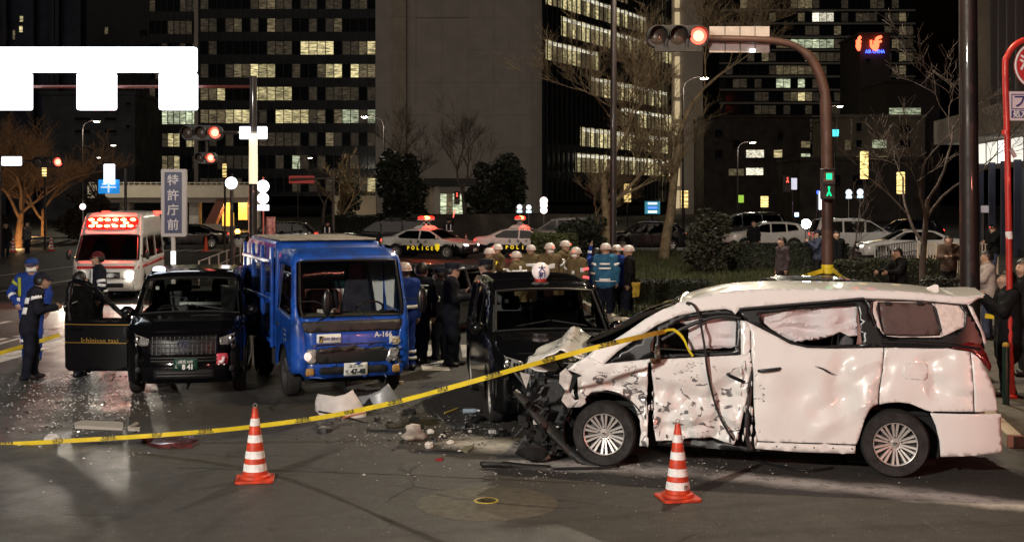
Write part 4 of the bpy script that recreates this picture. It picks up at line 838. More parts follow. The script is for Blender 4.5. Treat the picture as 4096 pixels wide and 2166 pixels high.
# ================================================================ AMBULANCE
M_AMB = mat('ambulance_white', (.55, .53, .50), .35, coat=.3, var=.10, vscale=4); M_REDSTR = mat('red_band', (.45, .015, .015), .4)
AMP = [(2.58, .30, 'front_bumper'), (2.64, .62, 'front_fascia'), (2.58, 1.02, 'hood'), (2.35, 1.16, 'windshield'), (1.82, 1.84, 'high_roof'), (1.70, 1.98, 'high_roof'), (1.38, 2.36, 'high_roof'), (1.1, 2.47, 'high_roof'), (-2.4, 2.49, 'high_roof'), (-2.62, 2.30, 'tailgate'), (-2.66, .9, 'tailgate'), (-2.6, .32, 'tailgate')]
am = thing('ambulance', 'white ambulance with red waist band, glowing red light bar and headlights on', 'ambulance', (-11.75, 37.6, 0), math.atan2(-.99, .14))
cm = Car(am, AMP, 1.88, .3, (1.75, -1.35), .34, paint=M_AMB, windows=[[(2.12, 1.20), (1.72, 1.75), (1.05, 1.78), (1.02, 1.16)], [(.90, 1.18), (.90, 1.78), (-.55, 1.78), (-.55, 1.18)], [(-.65, 1.18), (-.65, 1.78), (-2.3, 1.76), (-2.35, 1.18)]], tumble=.10, zbelt=1.1, step=.14, crown=(.14, .03), glass_=glass('amb_glass', (.16, .15, .16), .04), wwid=.2)
cm.fpatch('red_band', [(-.93, .93), (-.93, 1.0), (.93, 1.0), (.93, .93)], M_REDSTR, .010)
for sd in (1, -1): cm.spatch('red_band', [(2.5, .93), (-2.6, .98), (-2.6, 1.08), (2.5, 1.0)], M_REDSTR, sd, .008, .3)
def hr(y, z): return cm.fp(y, z)
x_ = lambda z: interp([(1.70, 1.98), (1.38, 2.36), (1.1, 2.47)], z, 1, 0)+.10
mb = MB(); panel(mb, rrect(0, 2.20, 1.46, .34, .12), [], lambda y, z: (x_(z)-.10*(y/.75)**2+.02, y, z), .1)
lb = sheet('light_bar', mb, mat('red_lens', (.4, .01, .01), .2, emit=.7, ecol=(1, .02, .015)), am, .05)
M_LED = emis('led_orange_red', (1, .42, .12), 18)
for z, ys in ((2.29, (-.58, -.33, -.12, .10, .32, .58)), (2.20, (-.47, .40)), (2.11, (-.55, -.33, -.11, .11, .33, .53))):
    for y in ys: mb = MB(); mb.ball((x_(z)-.10*(y/.75)**2+.06, y, z), (.02, .085, .036), 10); obj('led_cell', mb, M_LED, lb)
for sd in (-1, 1):
    h_ = cm.fpatch('headlamp', rrect(sd*.70, .74, .30, .20, .05), emis('headlight_on', (1, .93, .78), 16), .02)
    cm.fpatch('turn_lamp', rrect(sd*.885, .75, .09, .19, .03), emis('amber_on', (1, .42, .06), 6), .0)
    p = Vector((2.2, sd*1.08, 1.30)); mb = MB(); mb.ball(p, (.06, .07, .14), 10); mb.tube([(2.2, sd*.9, 1.28), p], .015, 5); obj('wing_mirror', mb, M_BLACK, am)
    mb = MB(); mb.box((-1.9, sd*.78, 2.46), (.5, .2, .10)); obj('rear_beacon', mb, emis('beacon_red', (1, .05, .03), 5), am, bevel=.03)
cm.fpatch('grille', rrect(0, .74, .82, .17, .02), mat('amb_grille', (.06, .06, .06), .3, .5), .012)
cm.fpatch('lower_intake', rrect(0, .46, 1.0, .12, .02), M_DARK, .012)
for y in (.4, -.4): seat(am, 1.35, y, .9)
mb = MB(); mb.box((2.15, 0, 1.1), (.3, 1.6, .12)); obj('dashboard', mb, M_INT, am)
Ma = Matrix.Translation(am.location) @ Matrix.Rotation(am.rotation_euler.z, 4, 'Z')
for sd in (-1, 1): lamp('ambulance_headlight', Ma @ Vector((2.85, sd*.70, .76)), 800, (1, .9, .74), .06, 90, Ma @ Vector((12, sd*.9, -.2)), .8)
lamp('ambulance_beacon', Ma @ Vector((1.78, 0, 2.42)), 420, (1, .06, .04), .02)
# ================================================================ OTHER CARS
SED = [(2.33, .22, 'front_fascia'), (2.40, .45, 'front_fascia'), (2.36, .68, 'hood'), (2.2, .78, 'hood'), (1.2, .96, 'windshield'), (.45, 1.36, 'roof'), (.2, 1.425, 'roof'), (-.7, 1.42, 'roof'), (-1.05, 1.36, 'rear_window'), (-1.75, 1.05, 'trunk'), (-2.35, 1.0, 'tail'), (-2.45, .75, 'tail'), (-2.42, .3, 'tail')]
SEDW = [[(1.08, .97), (.42, 1.31), (-.05, 1.35), (-.06, .95)], [(-.14, .95), (-.13, 1.35), (-.85, 1.34), (-1.35, 1.08), (-1.25, .98)]]
VANP = [(2.36, .25, 'front_fascia'), (2.44, .55, 'front_fascia'), (2.38, .86, 'hood'), (2.2, .98, 'hood'), (1.65, 1.10, 'windshield'), (.75, 1.68, 'roof'), (.3, 1.80, 'roof'), (-1.7, 1.82, 'roof'), (-2.1, 1.76, 'rear_window'), (-2.35, 1.1, 'tail'), (-2.42, .7, 'tail'), (-2.38, .3, 'tail')]
VANW = [[(1.5, 1.12), (.72, 1.62), (.45, 1.66), (.42, 1.06)], [(.32, 1.06), (.34, 1.67), (-.78, 1.68), (-.80, 1.06)], [(-.9, 1.06), (-.88, 1.68), (-1.9, 1.64), (-2.15, 1.12)]]
SUVP = [(2.2, .30, 'front_fascia'), (2.27, .6, 'front_fascia'), (2.2, .9, 'hood'), (2.0, 1.0, 'hood'), (1.15, 1.10, 'windshield'), (.45, 1.55, 'roof'), (.1, 1.63, 'roof'), (-1.1, 1.62, 'roof'), (-1.7, 1.52, 'rear_window'), (-2.1, 1.15, 'tail'), (-2.25, .9, 'tail'), (-2.2, .35, 'tail')]
SUVW = [[(1.0, 1.11), (.42, 1.49), (-.02, 1.55), (-.03, 1.06)], [(-.11, 1.06), (-.10, 1.55), (-.9, 1.54), (-.92, 1.10)], [(-1.0, 1.12), (-.98, 1.53), (-1.45, 1.46), (-1.65, 1.20)]]
M_TAIL = emis('tail_light', (1, .06, .04), 3.5); M_HEADL = emis('head_light', (1, .95, .85), 5); M_TAIL0 = mat('tail_off', (.35, .02, .02), .2, coat=.5)
def simple_car(name, label, cat, kind, loc, rz, col, lower=None, split=.62, group=None, tail=True, head=False, glass_=None, rough=.22):
    root = thing(name, label, cat, loc, rz, group); pr, wn, W, ax, rw, zb_ = {'sedan': (SED, SEDW, 1.80, (1.45, -1.45), .33, .95), 'van': (VANP, VANW, 1.82, (1.5, -1.4), .34, 1.05), 'suv': (SUVP, SUVW, 1.84, (1.35, -1.35), .36, 1.05)}[kind]
    pm = mat('paint_'+name+str(col), col, rough, coat=.6, var=.08, vscale=3)
    c = Car(root, pr, W, .24, ax, rw, paint=pm, lower=lower, split=split, windows=wn, step=.16, crown=(.14, .03), tumble=.32 if kind == 'sedan' else .22, zbelt=zb_, glass_=glass_ or M_GLASS_D, wwid=.2, spokes=8)
    zf = {'sedan': .66, 'van': .80, 'suv': .84}[kind]; zr = {'sedan': .86, 'van': .98, 'suv': .98}[kind]; hw = W/2
    for sd in (-1, 1):
        c.fpatch('headlamp', [(sd*.48, zf-.03), (sd*.5, zf+.04), (sd*.74, zf+.06), (sd*.78, zf-.02)], M_HEADL if head else M_LENS, .015)
        c.rpatch('tail_lamp', [(sd*.50, zr-.05), (sd*.50, zr+.04), (sd*.80, zr+.07), (sd*.80, zr-.06)], M_TAIL if tail else M_TAIL0, .02)
        xm = pr[4][0]-.25; mb = MB(); mb.ball((xm, sd*(c.y(xm, zb_)+.09), zb_+.08), (.06, .09, .065), 10); obj('wing_mirror', mb, pm, root)
        c.sline([(.62 if kind == 'sedan' else .95, .42), (.60 if kind == 'sedan' else .92, zb_)], sd, .005); c.sline([(-.10 if kind != 'van' else .37, .32), (-.10 if kind != 'van' else .37, zb_)], sd, .005)
        c.sline([(-.85, .6), (-.85, zb_)], sd, .005)
        for hx_ in (.05, -.75): mb = MB(); mb.box((hx_, sd*(c.y(hx_, zb_-.12)+.012), zb_-.12), (.16, .03, .03)); obj('door_handle', mb, pm, root, bevel=.008)
    c.fpatch('grille', [(-.42, zf-.18), (-.46, zf-.04), (.46, zf-.04), (.42, zf-.18)], M_DARK, .012); c.fpatch('number_plate', rrect(0, zf-.24, .33, .16, .01), M_PLATE_W, .03); c.fpatch('lower_intake', [(-.6, .28), (-.62, .36), (.62, .36), (.6, .28)], M_DARK, .01)
    c.rpatch('rear_plate', rrect(0, zr-.12, .33, .16, .01), M_PLATE_W, .03)
    for y in (.36, -.36): seat(root, .1, y, .45, .9)
    mb = MB(); mb.box(((pr[4][0]-.35), 0, zb_-.12), (.4, 1.3, .14)); obj('dashboard', mb, M_INT, root)
    return root, c
BLKP = mat('police_black', (.008, .008, .010), .2, coat=.6); WHTP = (.74, .72, .70)
M_PYEL = mat('police_yellow', (.85, .62, .03), .5, emit=.55, ecol=(1, .72, .02))  # emission put into the yellow paint so lettering and patches glow
def police(label, loc, rz):
    root, c = simple_car('police_car', label, 'police car', 'sedan', loc, rz, WHTP, lower=BLKP, split=.66, group='patrol cars stopped beyond the junction', head=True)
    for sd in (1, -1):
        for i, ch in enumerate('POLICE'):
            x = .62-.27*i if sd > 0 else -.70+.27*i
            text('side_letter', ch, .24, M_PYEL, root, (x, sd*(c.y(x, .5)+.014), .50), (-sd, 0, 0), (0, 0, 1), bold=.012)
        x = -.98 if sd > 0 else .95
        c.spatch('shield_emblem', [(x-.13, .72), (x+.13, .72), (x+.12, .48), (x, .36), (x-.12, .48)], M_PYEL, sd, .014)
        for i, ch in enumerate('警視庁'):
            x = .62-.42*i if sd > 0 else -.55+.42*i
            text('side_character', ch, .15, M_INK, root, (x, sd*(c.y(x, .80)+.012), .80), (-sd, 0, 0), (0, 0, 1), bold=.004)
    mb = MB(); mb.prism([(.25, 1.44), (.05, 1.60), (-.55, 1.60), (-.75, 1.44)], lambda u, v, d: (u, d*(.75 if v > 1.5 else 1), v), -.42, .42); bx = obj('roof_box', mb, mat('police_white', (.74, .72, .70), .4), root, bevel=.03)
    mb = MB()
    for sd in (-.22, .22):
        mb = MB(); mb.tube([(-.40, sd, 1.60), (-.05, sd, 1.86)], .018, 6); obj('lift_arm', mb, MATS['police_white'], bx); mb = MB(); mb.tube([(-.05, sd, 1.60), (-.40, sd, 1.86)], .018, 6); obj('lift_arm', mb, MATS['police_white'], bx)
    mb = MB(); mb.box((-.22, 0, 1.88), (.34, 1.16, .05)); obj('light_bar_base', mb, MATS['police_white'], root)
    for y, m in ((-.43, 'beacon_dim'), (0, 'beacon_hot'), (.43, 'beacon_dim')):
        mb = MB(); mb.ball((-.22, y, 1.97), (.19, .23, .09), 12); obj('beacon', mb, emis('beacon_hot', (1, .28, .08), 9) if m == 'beacon_hot' else emis('beacon_dim', (1, .03, .02), 2.2), root)
    return root
pc1 = police('black and white patrol car showing its lit headlamp, raised red light bar', (XP(1720, 62), 62, 0), R(-27))
pc2 = police('black and white patrol car half hidden by the clipped hedge, raised red light bar', (XP(2098, 63), 63, 0), R(-13))
for p_ in (pc1, pc2): lamp('beacon_light', (p_.location.x, p_.location.y-.3, 2.3), 120, (1, .06, .03), .02)
DK = (.010, .010, .012); GREY = (.10, .10, .11)
simple_car('minivan', 'glossy black long minivan standing behind the patrol car', 'minivan', 'van', (XP(1565, 71), 71, 0), R(172), DK)
simple_car('sedan', 'dark grey sedan with lit headlights behind the blue truck', 'car', 'sedan', (XP(1365, 53), 53, 0), R(-35), (.06, .06, .065), head=True)
simple_car('cab', 'black over white cab with red tail lights beyond the truck', 'taxi', 'suv', (XP(1105, 70), 70, 0), R(185), DK, lower=mat('cab_white', (.6, .58, .55), .4), split=.72)
simple_car('sedan', 'black car with amber lit tail lamp beside the intersection name sign', 'car', 'sedan', (XP(740, 74), 74, 0), R(200), DK)
simple_car('minivan', 'silver minivan waiting behind the second patrol car', 'minivan', 'van', (XP(2255, 74), 74, 0), R(178), (.36, .36, .35), tail=False)
simple_car('suv', 'black off-road car with red tail lamp behind the plane trees', 'car', 'suv', (XP(2580, 70), 70, 0), R(180), DK)
simple_car('suv', 'white sport utility car with lit tail lamp beyond the shrubs', 'car', 'suv', (XP(3065, 70), 70, 0), R(181), WHTP)
simple_car('minivan', 'black tall van with red roof lamp behind the white sport utility car', 'minivan', 'van', (XP(2985, 78), 78, .25), R(180), DK)
simple_car('minivan', 'white minivan seen past the brown signal pole', 'minivan', 'van', (XP(3415, 70), 70, 0), R(2), (.76, .74, .73), tail=False, glass_=glass('van_glass', (.2, .2, .2), .04))
simple_car('sedan', 'white low sedan behind the grey pipe railing', 'car', 'sedan', (XP(3640, 60), 60, 0), R(176), WHTP, tail=False, head=True)
simple_car('suv', 'black car between the white minivan and the white sedan', 'car', 'suv', (XP(3620, 79), 79, 0), R(180), DK)
simple_car('sedan', 'black car with gleaming roof arch hidden behind the wrecked minivan', 'car', 'sedan', (4.75, 20.9, .12), R(177), DK, rough=.12)
simple_car('sedan', 'dark saloon with alloy wheels beside the two officers', 'car', 'sedan', (-1.74, 27.27, 0), math.atan2(-.89, -.45), (.02, .02, .024), glass_=glass('saloon_glass', (.6, .62, .6), .04))
# ================================================================ BUILDINGS
M_CONC = mat('brown_concrete', (.62, .56, .51), .8, var=.08, vscale=.35, bump=.1, bscale=3); M_CONC_L = mat('pale_concrete', (.60, .52, .42), .8, var=.12, vscale=.5)
M_CURT = mat('curtain_wall_dark', (.020, .022, .028), .25, var=.3, vscale=.2); M_MULL = mat('mullion', (.05, .05, .052), .5, .3)
M_PANE = mat('dark_pane', (.015, .017, .022), .12)
def litmat(name, col, s, sc=1.2):
    m = bpy.data.materials.new(name); m.use_nodes = True; MATS[name] = m; t = m.node_tree; p = t.nodes['Principled BSDF']; N = t.nodes.new; L = t.links.new
    tc = N('ShaderNodeTexCoord'); oi = N('ShaderNodeObjectInfo'); va = N('ShaderNodeVectorMath'); va.operation = 'ADD'
    cx = N('ShaderNodeCombineXYZ'); mu = N('ShaderNodeMath'); mu.operation = 'MULTIPLY'; mu.inputs[1].default_value = 60; L(oi.outputs['Random'], mu.inputs[0]); L(mu.outputs[0], cx.inputs[0]); L(mu.outputs[0], cx.inputs[1])
    L(tc.outputs['Object'], va.inputs[0]); L(cx.outputs[0], va.inputs[1])
    mpp = N('ShaderNodeMapping'); mpp.inputs['Scale'].default_value = (.55, 1, 3.2); L(va.outputs[0], mpp.inputs[0])
    n = N('ShaderNodeTexNoise'); n.inputs['Scale'].default_value = sc*1.3; n.inputs['Detail'].default_value = 4; L(mpp.outputs[0], n.inputs['Vector'])
    se = N('ShaderNodeMapRange'); se.inputs[1].default_value = .38; se.inputs[2].default_value = .66; L(n.outputs[0], se.inputs[0])
    n2 = N('ShaderNodeTexNoise'); n2.inputs['Scale'].default_value = sc*1.7; L(va.outputs[0], n2.inputs['Vector'])
    a = N('ShaderNodeMath'); a.operation = 'MULTIPLY'; L(se.outputs[0], a.inputs[0]); L(n2.outputs[0], a.inputs[1])
    mr = N('ShaderNodeMapRange'); mr.inputs[1].default_value = .0; mr.inputs[2].default_value = .55; mr.inputs[3].default_value = s*.25; mr.inputs[4].default_value = s*1.5; L(a.outputs[0], mr.inputs[0])
    rn = N('ShaderNodeMapRange'); rn.inputs[3].default_value = .45; rn.inputs[4].default_value = 1.2; L(oi.outputs['Random'], rn.inputs[0])
    m2 = N('ShaderNodeMath'); m2.operation = 'MULTIPLY'; L(mr.outputs[0], m2.inputs[0]); L(rn.outputs[0], m2.inputs[1])
    L(m2.outputs[0], p.inputs['Emission Strength']); p.inputs['Emission Color'].default_value = (*col, 1); p.inputs['Base Color'].default_value = (.1, .1, .1, 1)
    return m
LIT = [litmat('lit_office_warm', (1, .84, .42), .75), litmat('lit_office_dim', (1, .78, .42), .14), litmat('lit_office_cool', (.86, .95, .62), .75), litmat('lit_white', (1, .92, .70), 1.5, 2.5), litmat('lit_faint', (1, .75, .45), .035)]
def share(name, mesh_, m, parent, loc, rz=0, sc=None):
    o = bpy.data.objects.new(name, mesh_); COL.objects.link(o); o.parent = parent; o.location = loc; o.rotation_euler.z = rz
    if sc: o.scale = sc
    return o
def qmesh(name, w_, h, m, d=.1):
    mb = MB(); mb.box((0, 0, 0), (w_, d, h)); me = mb.mesh(name); me.materials.append(m); return me
def facade(root, p0, p1, z0, rows, fh, bays, wh, state, wall, inset=.15, mull=True, band=True, strip=None):
    """curtain wall from p0 to p1 (root space); every window is a part; state(row, u)-> None or material index"""
    p0 = Vector(p0); p1 = Vector(p1); d = (p1-p0); Lw = d.length; d.normalize(); n = Vector((d.y, -d.x, 0)); rz = math.atan2(d.y, d.x); bw = Lw/bays
    H = rows*fh; mb = MB(); c = (p0+p1)/2-n*.8
    mb.box((c.x, c.y, z0+H/2), (Lw, .6, H), rz=rz); obj('wall', mb, wall, root)
    ms = {k: qmesh('window', bw*.93, wh, LIT[k] if k is not None else M_PANE) for k in (None, 0, 1, 2, 3, 4)}
    bd = qmesh('spandrel', Lw, fh-wh, M_CURT if band is True else band, .25)
    for r_ in range(rows):
        z = z0+fh*(r_+.5)
        if band: q = (p0+p1)/2-n*.28; share('spandrel', bd, None, root, (q.x, q.y, z0+fh*(r_+1)), rz)
        for b in range(bays):
            u = (b+.5)/bays; q = p0+d*(Lw*u)-n*.35; share('window', ms[state(r_, u)], None, root, (q.x, q.y, z), rz)
        if strip and strip(r_):
            a, e = strip(r_); q = p0+d*(Lw*(a+e)/2)-n*.22; mb = MB(); mb.box((0, 0, 0), (Lw*(e-a), .06, .55)); o = obj('ceiling_light_strip', mb, LIT[3], root); o.location = (q.x, q.y, z+wh*.36); o.rotation_euler.z = rz
    if mull:
        mm = qmesh('mullion', .10, H, M_MULL, .22)
        for b in range(bays+1): q = p0+d*(Lw*b/bays)-n*.13; share('mullion', mm, None, root, (q.x, q.y, z0+H/2), rz)
YB = 220.0
# glass office block
ob = thing('office_block', 'dark glass office block with scattered lit windows behind the big white signboard', 'building', (0, 0, 0))
LITB = {20: [(1030, 1100, 1)], 110: [(1080, 1100, 1), (1330, 1352, 1)], 200: [(1210, 1365, 0), (1400, 1500, 1), (1465, 1500, 0)], 290: [(925, 1010, 1), (1010, 1110, 0), (1240, 1300, 1), (1300, 1440, 0), (1440, 1500, 1)], 380: [(810, 900, 1), (860, 890, 0), (1000, 1175, 0)], 470: [(600, 790, 2), (810, 900, 1), (900, 1000, 0), (1085, 1240, 0), (1260, 1370, 1), (1380, 1500, 2)], 560: [(660, 780, 0)], 650: [(605, 700, 1), (690, 712, 0), (1180, 1200, 2)], 740: [(640, 700, 1), (1480, 1500, 0)]}
FH = 90*YB/FPX
def stB(x0, x1):
    def f(r_, u):
        z = z0B+FH*(r_+.5); py = YH-(z-HC)*FPX/YB; px = x0+(x1-x0)*u
        for k, L_ in LITB.items():
            if abs(k-py) < 44:
                best = None
                for a, b, m in L_:
                    if a <= px <= b: best = m
                if best is not None and rnd.random() < .88: return best
        return 1 if rnd.random() < .02 else (4 if rnd.random() < .35 else None)
    return f
z0B = ZP(785, YB)
facade(ob, (XP(596, YB), YB, 0), (XP(792, YB), YB, 0), z0B, 10, FH, 8, 2.3, stB(596, 792), M_CURT)
facade(ob, (XP(800, YB-3), YB-3, 0), (XP(1502, YB-3), YB-3, 0), z0B, 10, FH, 21, 2.3, stB(800, 1502), M_CURT)
mb = MB(); mb.box((XP(796, YB), YB-1, 25), (.7, 2, 50)); obj('corner_fin', mb, M_CONC, ob)
# concrete tower with panel joints
tw = thing('concrete_tower', 'tall blank brown concrete tower with panel joints and a pale vertical rib', 'building', (0, 0, 0))
X0, X1 = XP(1502, 215), XP(2190, 215); mb = MB(); mb.box(((X0+X1)/2, 222, 24), (X1-X0, 12, 50)); obj('wall_core', mb, M_DARK, tw)
cols = [1502, 1574, 1626, 1664, 1768, 1872, 1976, 2080, 2130, 2190]
for i in range(len(cols)-1):
    for r_ in range(8):
        a, b = XP(cols[i], 215), XP(cols[i+1], 215); z0, z1 = r_*5.6+.6, (r_+1)*5.6+.6; mb = MB(); rib = cols[i] == 1574
        pat = (cols[i] in (1664, 1768) and r_ == 5)
        mb.box(((a+b)/2, 215.4-(1.2 if rib else 0)+(.2 if pat else 0), (z0+z1)/2), (b-a-.025, 1.0, z1-z0-.025)); obj('wall_panel', mb, M_CONC_L if rib else M_CONC, tw, smooth=None)
en = thing('entrance_pavilion', 'low lit entrance hall at the foot of the concrete tower', 'building', (0, 0, 0)); YE = 150
mb = MB(); mb.box((XP(1800, YE), YE+6, ZP(728, YE)), (XP(1890, YE)-XP(1680, YE), 12, .9)); obj('canopy', mb, mat('canopy_dark', (.03, .028, .026), .6), en)
for px in (1690, 1745, 1870): mb = MB(); mb.box((XP(px, YE), YE+1, 2.5), (.6, .6, 5)); obj('column', mb, M_CONC, en)
for k in range(4): mb = MB(); mb.box((XP(1770+25*k, YE), YE+2, ZP(820, YE)), (.72, .1, 2.7)); obj('window', mb, LIT[2] if k != 1 else LIT[1], en)
mb = MB(); mb.box((XP(1715, YE), YE+1.6, ZP(800, YE)), (2.2, .3, 4.0)); obj('wall', mb, M_CONC_L, en)
# curved office wing and its end pier
wg = thing('office_wing', 'receding office wing with bright rows of ceiling lights on every floor', 'building', (0, 0, 0))
pa, pb = Vector((5.9, 205, 0)), Vector((32.6, 254, 0)); z0W = 2.5
stripW = {7: (0, .75), 6: (.1, 1), 5: (0, .35), 4: (.30, .95), 3: (.55, 1), 2: (.25, 1), 1: (.2, 1), 8: (.0, .6)}
def stW(r_, u):
    s_ = stripW.get(r_); return (1 if rnd.random() < .5 else 0) if s_ and s_[0] <= u <= s_[1] else None
facade(wg, pa, pb, z0W, 9, 4.55, 30, 3.3, stW, M_CURT, strip=lambda r_: stripW.get(r_))
mb = MB(); mb.box((XP(2752, 252), 256, 30), (XP(2815, 252)-XP(2690, 252), 6, 62)); obj('end_pier', mb, M_CONC, wg)
for k in range(12): mb = MB(); mb.box((XP(2716, 250), 252.6, 3+k*4.5), (.95, .3, 3.6)); obj('lit_column_strip', mb, mat('column_glow', (.6, .5, .3), .5, emit=.5, ecol=(1, .78, .45)), wg)  # emission put into strips as the pier's lit column
# banded high-rise
hi = thing('high_rise', 'far high-rise with pale floor bands and a column of square lit windows', 'building', (0, 0, 0)); YF = 300; sc = YF/FPX
xa, xb = XP(2880, YF), XP(3660, YF); mb = MB(); mb.box(((xa+xb)/2, YF+12, 34), (xb-xa, 22, 68)); obj('wall', mb, M_CURT, hi)
M_BAND = mat('floor_band', (.30, .29, .27), .6)
LF = [(3180, 3215, 10, 1), (3215, 3250, 10, 1), (3267, 3342, 64, 3), (3180, 3255, 171, 2), (3267, 3338, 171, 2), (3120, 3170, 171, 1), (3219, 3256, 222, 2), (3100, 3168, 277, 1), (3180, 3260, 277, 1), (3104, 3164, 330, 2), (3184, 3220, 330, 2), (3184, 3235, 373, 0), (3098, 3130, 612, 0)]
for r_ in range(13):
    z = ZP(-12+53*r_, YF); mb = MB(); mb.box(((xa+xb)/2, YF+.6, z), (xb-xa+.3, .8, .45)); obj('floor_band', mb, M_BAND, hi)
    zc = ZP(14+53*r_, YF); py = 14+53*r_; x = 2905
    while x < 3640:
        m = None
        for a, b, y_, k in LF:
            if a <= x+14 <= b and abs(y_-py) < 27: m = k
        if abs(x-3415) < 12 and r_ < 9: m = 3
        if m is None: q_ = rnd.random(); m = 4 if q_ < .35 else (1 if q_ < .42 else (2 if q_ < .44 else None))
        mb = MB(); mb.box((XP(x+14, YF), YF+.95, zc), (26*sc, .2, 34*sc)); obj('window', mb, LIT[m] if m is not None else M_PANE, hi); x += 29
# mid-distance blocks on the right and left
def block(label, x0, x1, ytop, Y, m, wins, depth=14, name='building_block'):
    b = thing(name, label, 'building', (0, 0, 0)); zt = ZP(ytop, Y); mb = MB(); mb.box(((XP(x0, Y)+XP(x1, Y))/2, Y+depth/2, zt/2), (XP(x1, Y)-XP(x0, Y), depth, zt)); obj('wall', mb, m, b)
    mb = MB(); mb.box(((XP(x0, Y)+XP(x1, Y))/2, Y+depth/2, zt+.2), (XP(x1, Y)-XP(x0, Y)+.5, depth+.5, .5)); obj('parapet', mb, m, b)
    for a, c_, d, e, k in wins:
        mb = MB(); mb.box((XP((a+c_)/2, Y), Y-.02, ZP((d+e)/2, Y)), ((c_-a)*Y/FPX, .2, (e-d)*Y/FPX)); w_ = obj('window', mb, LIT[k] if k is not None else M_PANE, b)
        mb = MB(); mb.box((XP((a+c_)/2, Y), Y-.08, ZP(e, Y)-.08), ((c_-a)*Y/FPX+.3, .3, .14)); obj('sill', mb, m, w_)
    return b
M_BRN = mat('brown_tile', (.055, .042, .036), .7, var=.25, vscale=.6); M_STONE = mat('beige_stone', (.20, .165, .13), .8, var=.2, vscale=.4); M_DKB = mat('dark_block', (.035, .042, .080), .6, var=.3, vscale=.2)
block('dark brown block under the high-rise with a few lit windows', 2815, 3240, 470, 240, M_BRN, [(2985, 3055, 600, 630, 3), (2985, 3052, 672, 700, 3), (2915, 2975, 675, 702, 1), (3096, 3128, 600, 630, 0), (3205, 3240, 565, 590, 1), (3205, 3240, 615, 642, 2), (2930, 2960, 560, 590, None), (3110, 3130, 530, 560, None), (2860, 2890, 520, 548, None), (2860, 2890, 600, 630, None)])
block('beige stone block with lit middle windows behind the right bare tree', 3340, 3700, 470, 190, M_STONE, [(3425, 3445, 492, 525, None), (3490, 3545, 560, 592, 2), (3490, 3545, 626, 642, 0), (3425, 3445, 560, 590, None), (3380, 3402, 560, 600, 1), (3425, 3448, 626, 640, 0), (3600, 3640, 500, 530, None), (3600, 3640, 560, 590, None), (3560, 3590, 630, 655, 1), (3500, 3540, 745, 790, None)])
block('low dark roof block with one wide lit opening', 3200, 3700, 640, 170, M_BRN, [(3560, 3690, 432, 458, 1)] and [(3410, 3470, 700, 740, None), (3300, 3360, 700, 745, None)])
bk = block('dark stepped block carrying a long lit louvre', 3540, 3760, 330, 205, mat('plum_block', (.035, .026, .027), .7), [(3557, 3682, 432, 458, 2), (3500+90, 3620, 500, 530, None)])
ac = block('tall narrow block topped by a lit airline emblem', 3440, 3560, 140, 230, mat('sign_block', (.05, .045, .045), .6), [(3465, 3480, 235, 250, None)])
RL = emis('neon_red', (1, .10, .04), 4.5); BL = emis('neon_blue', (.05, .10, 1), 4.0)
def logo(px, k, squeeze=1.0):
    c = bpy.data.objects.new('airline_emblem', None); COL.objects.link(c); c.parent = ac
    P_ = lambda x, y: A(px+x*squeeze, 175+y, 229.3)
    for pts, r_ in (([(-16, -14), (-14, 8), (-4, 18), (8, 14), (10, -2)], [.35, .5, .55, .5, .3]), ([(-4, -12), (-2, 4), (4, 8)], [.25, .4, .3]), ([(4, 4), (6, -16), (14, -24), (28, -28)], [.3, .5, .45, .15]), ([(10, -6), (20, -8), (26, -12)], [.4, .35, .15]), ([(-8, 20), (0, 24), (10, 20)], [.3, .45, .2])):
        mb = MB(); mb.tube([P_(*q) for q in smoothpoly(pts, 4, False)], [r_[min(len(r_)-1, int(i/4))]*.62 for i in range((len(pts)-1)*4+1)], 8); obj('emblem_stroke', mb, RL, c)
    if k: text('airline_lettering', 'AIR CHINA', .85, BL, c, P_(0, 32), (1, 0, 0), (0, 0, 1), bold=.03, sx=.85)
logo(3500, True); logo(3434, False, .35)
block('dark blue tower with vertical piers behind the white signboard', -60, 340, -60, 250, M_DKB, [(80, 92, 65, 88, 0), (78, 90, 105, 130, 0), (52, 60, 120, 160, 1), (420-100, 335, 110, 140, None)])
pier = [x for x in bpy.data.objects if x.name.startswith('building_block')][-1]
for px in (20, 130, 215, 230, 318): mb = MB(); mb.box((XP(px, 249), 248.8, 40), (.9, .8, 80)); obj('pier', mb, mat('pier_blue', (.045, .05, .07), .6), pier)
block('dark glass tower standing left of the office block', 345, 598, -60, 240, M_CURT, [(765, 793, 120, 140, 0)] and [(420, 432, 110, 138, 1), (560, 588, 122, 140, None), (480, 520, 200, 240, None)])
block('grey low office slab behind the ambulance', 170, 540, 378, 180, mat('grey_slab', (.07, .072, .08), .7, var=.2, vscale=.4), [(420, 465, 470, 482, None), (420, 465, 520, 532, None), (420, 465, 430, 440, None), (505, 520, 410, 420, None), (505, 520, 500, 512, None), (300, 360, 470, 482, None), (300, 360, 520, 532, None)])
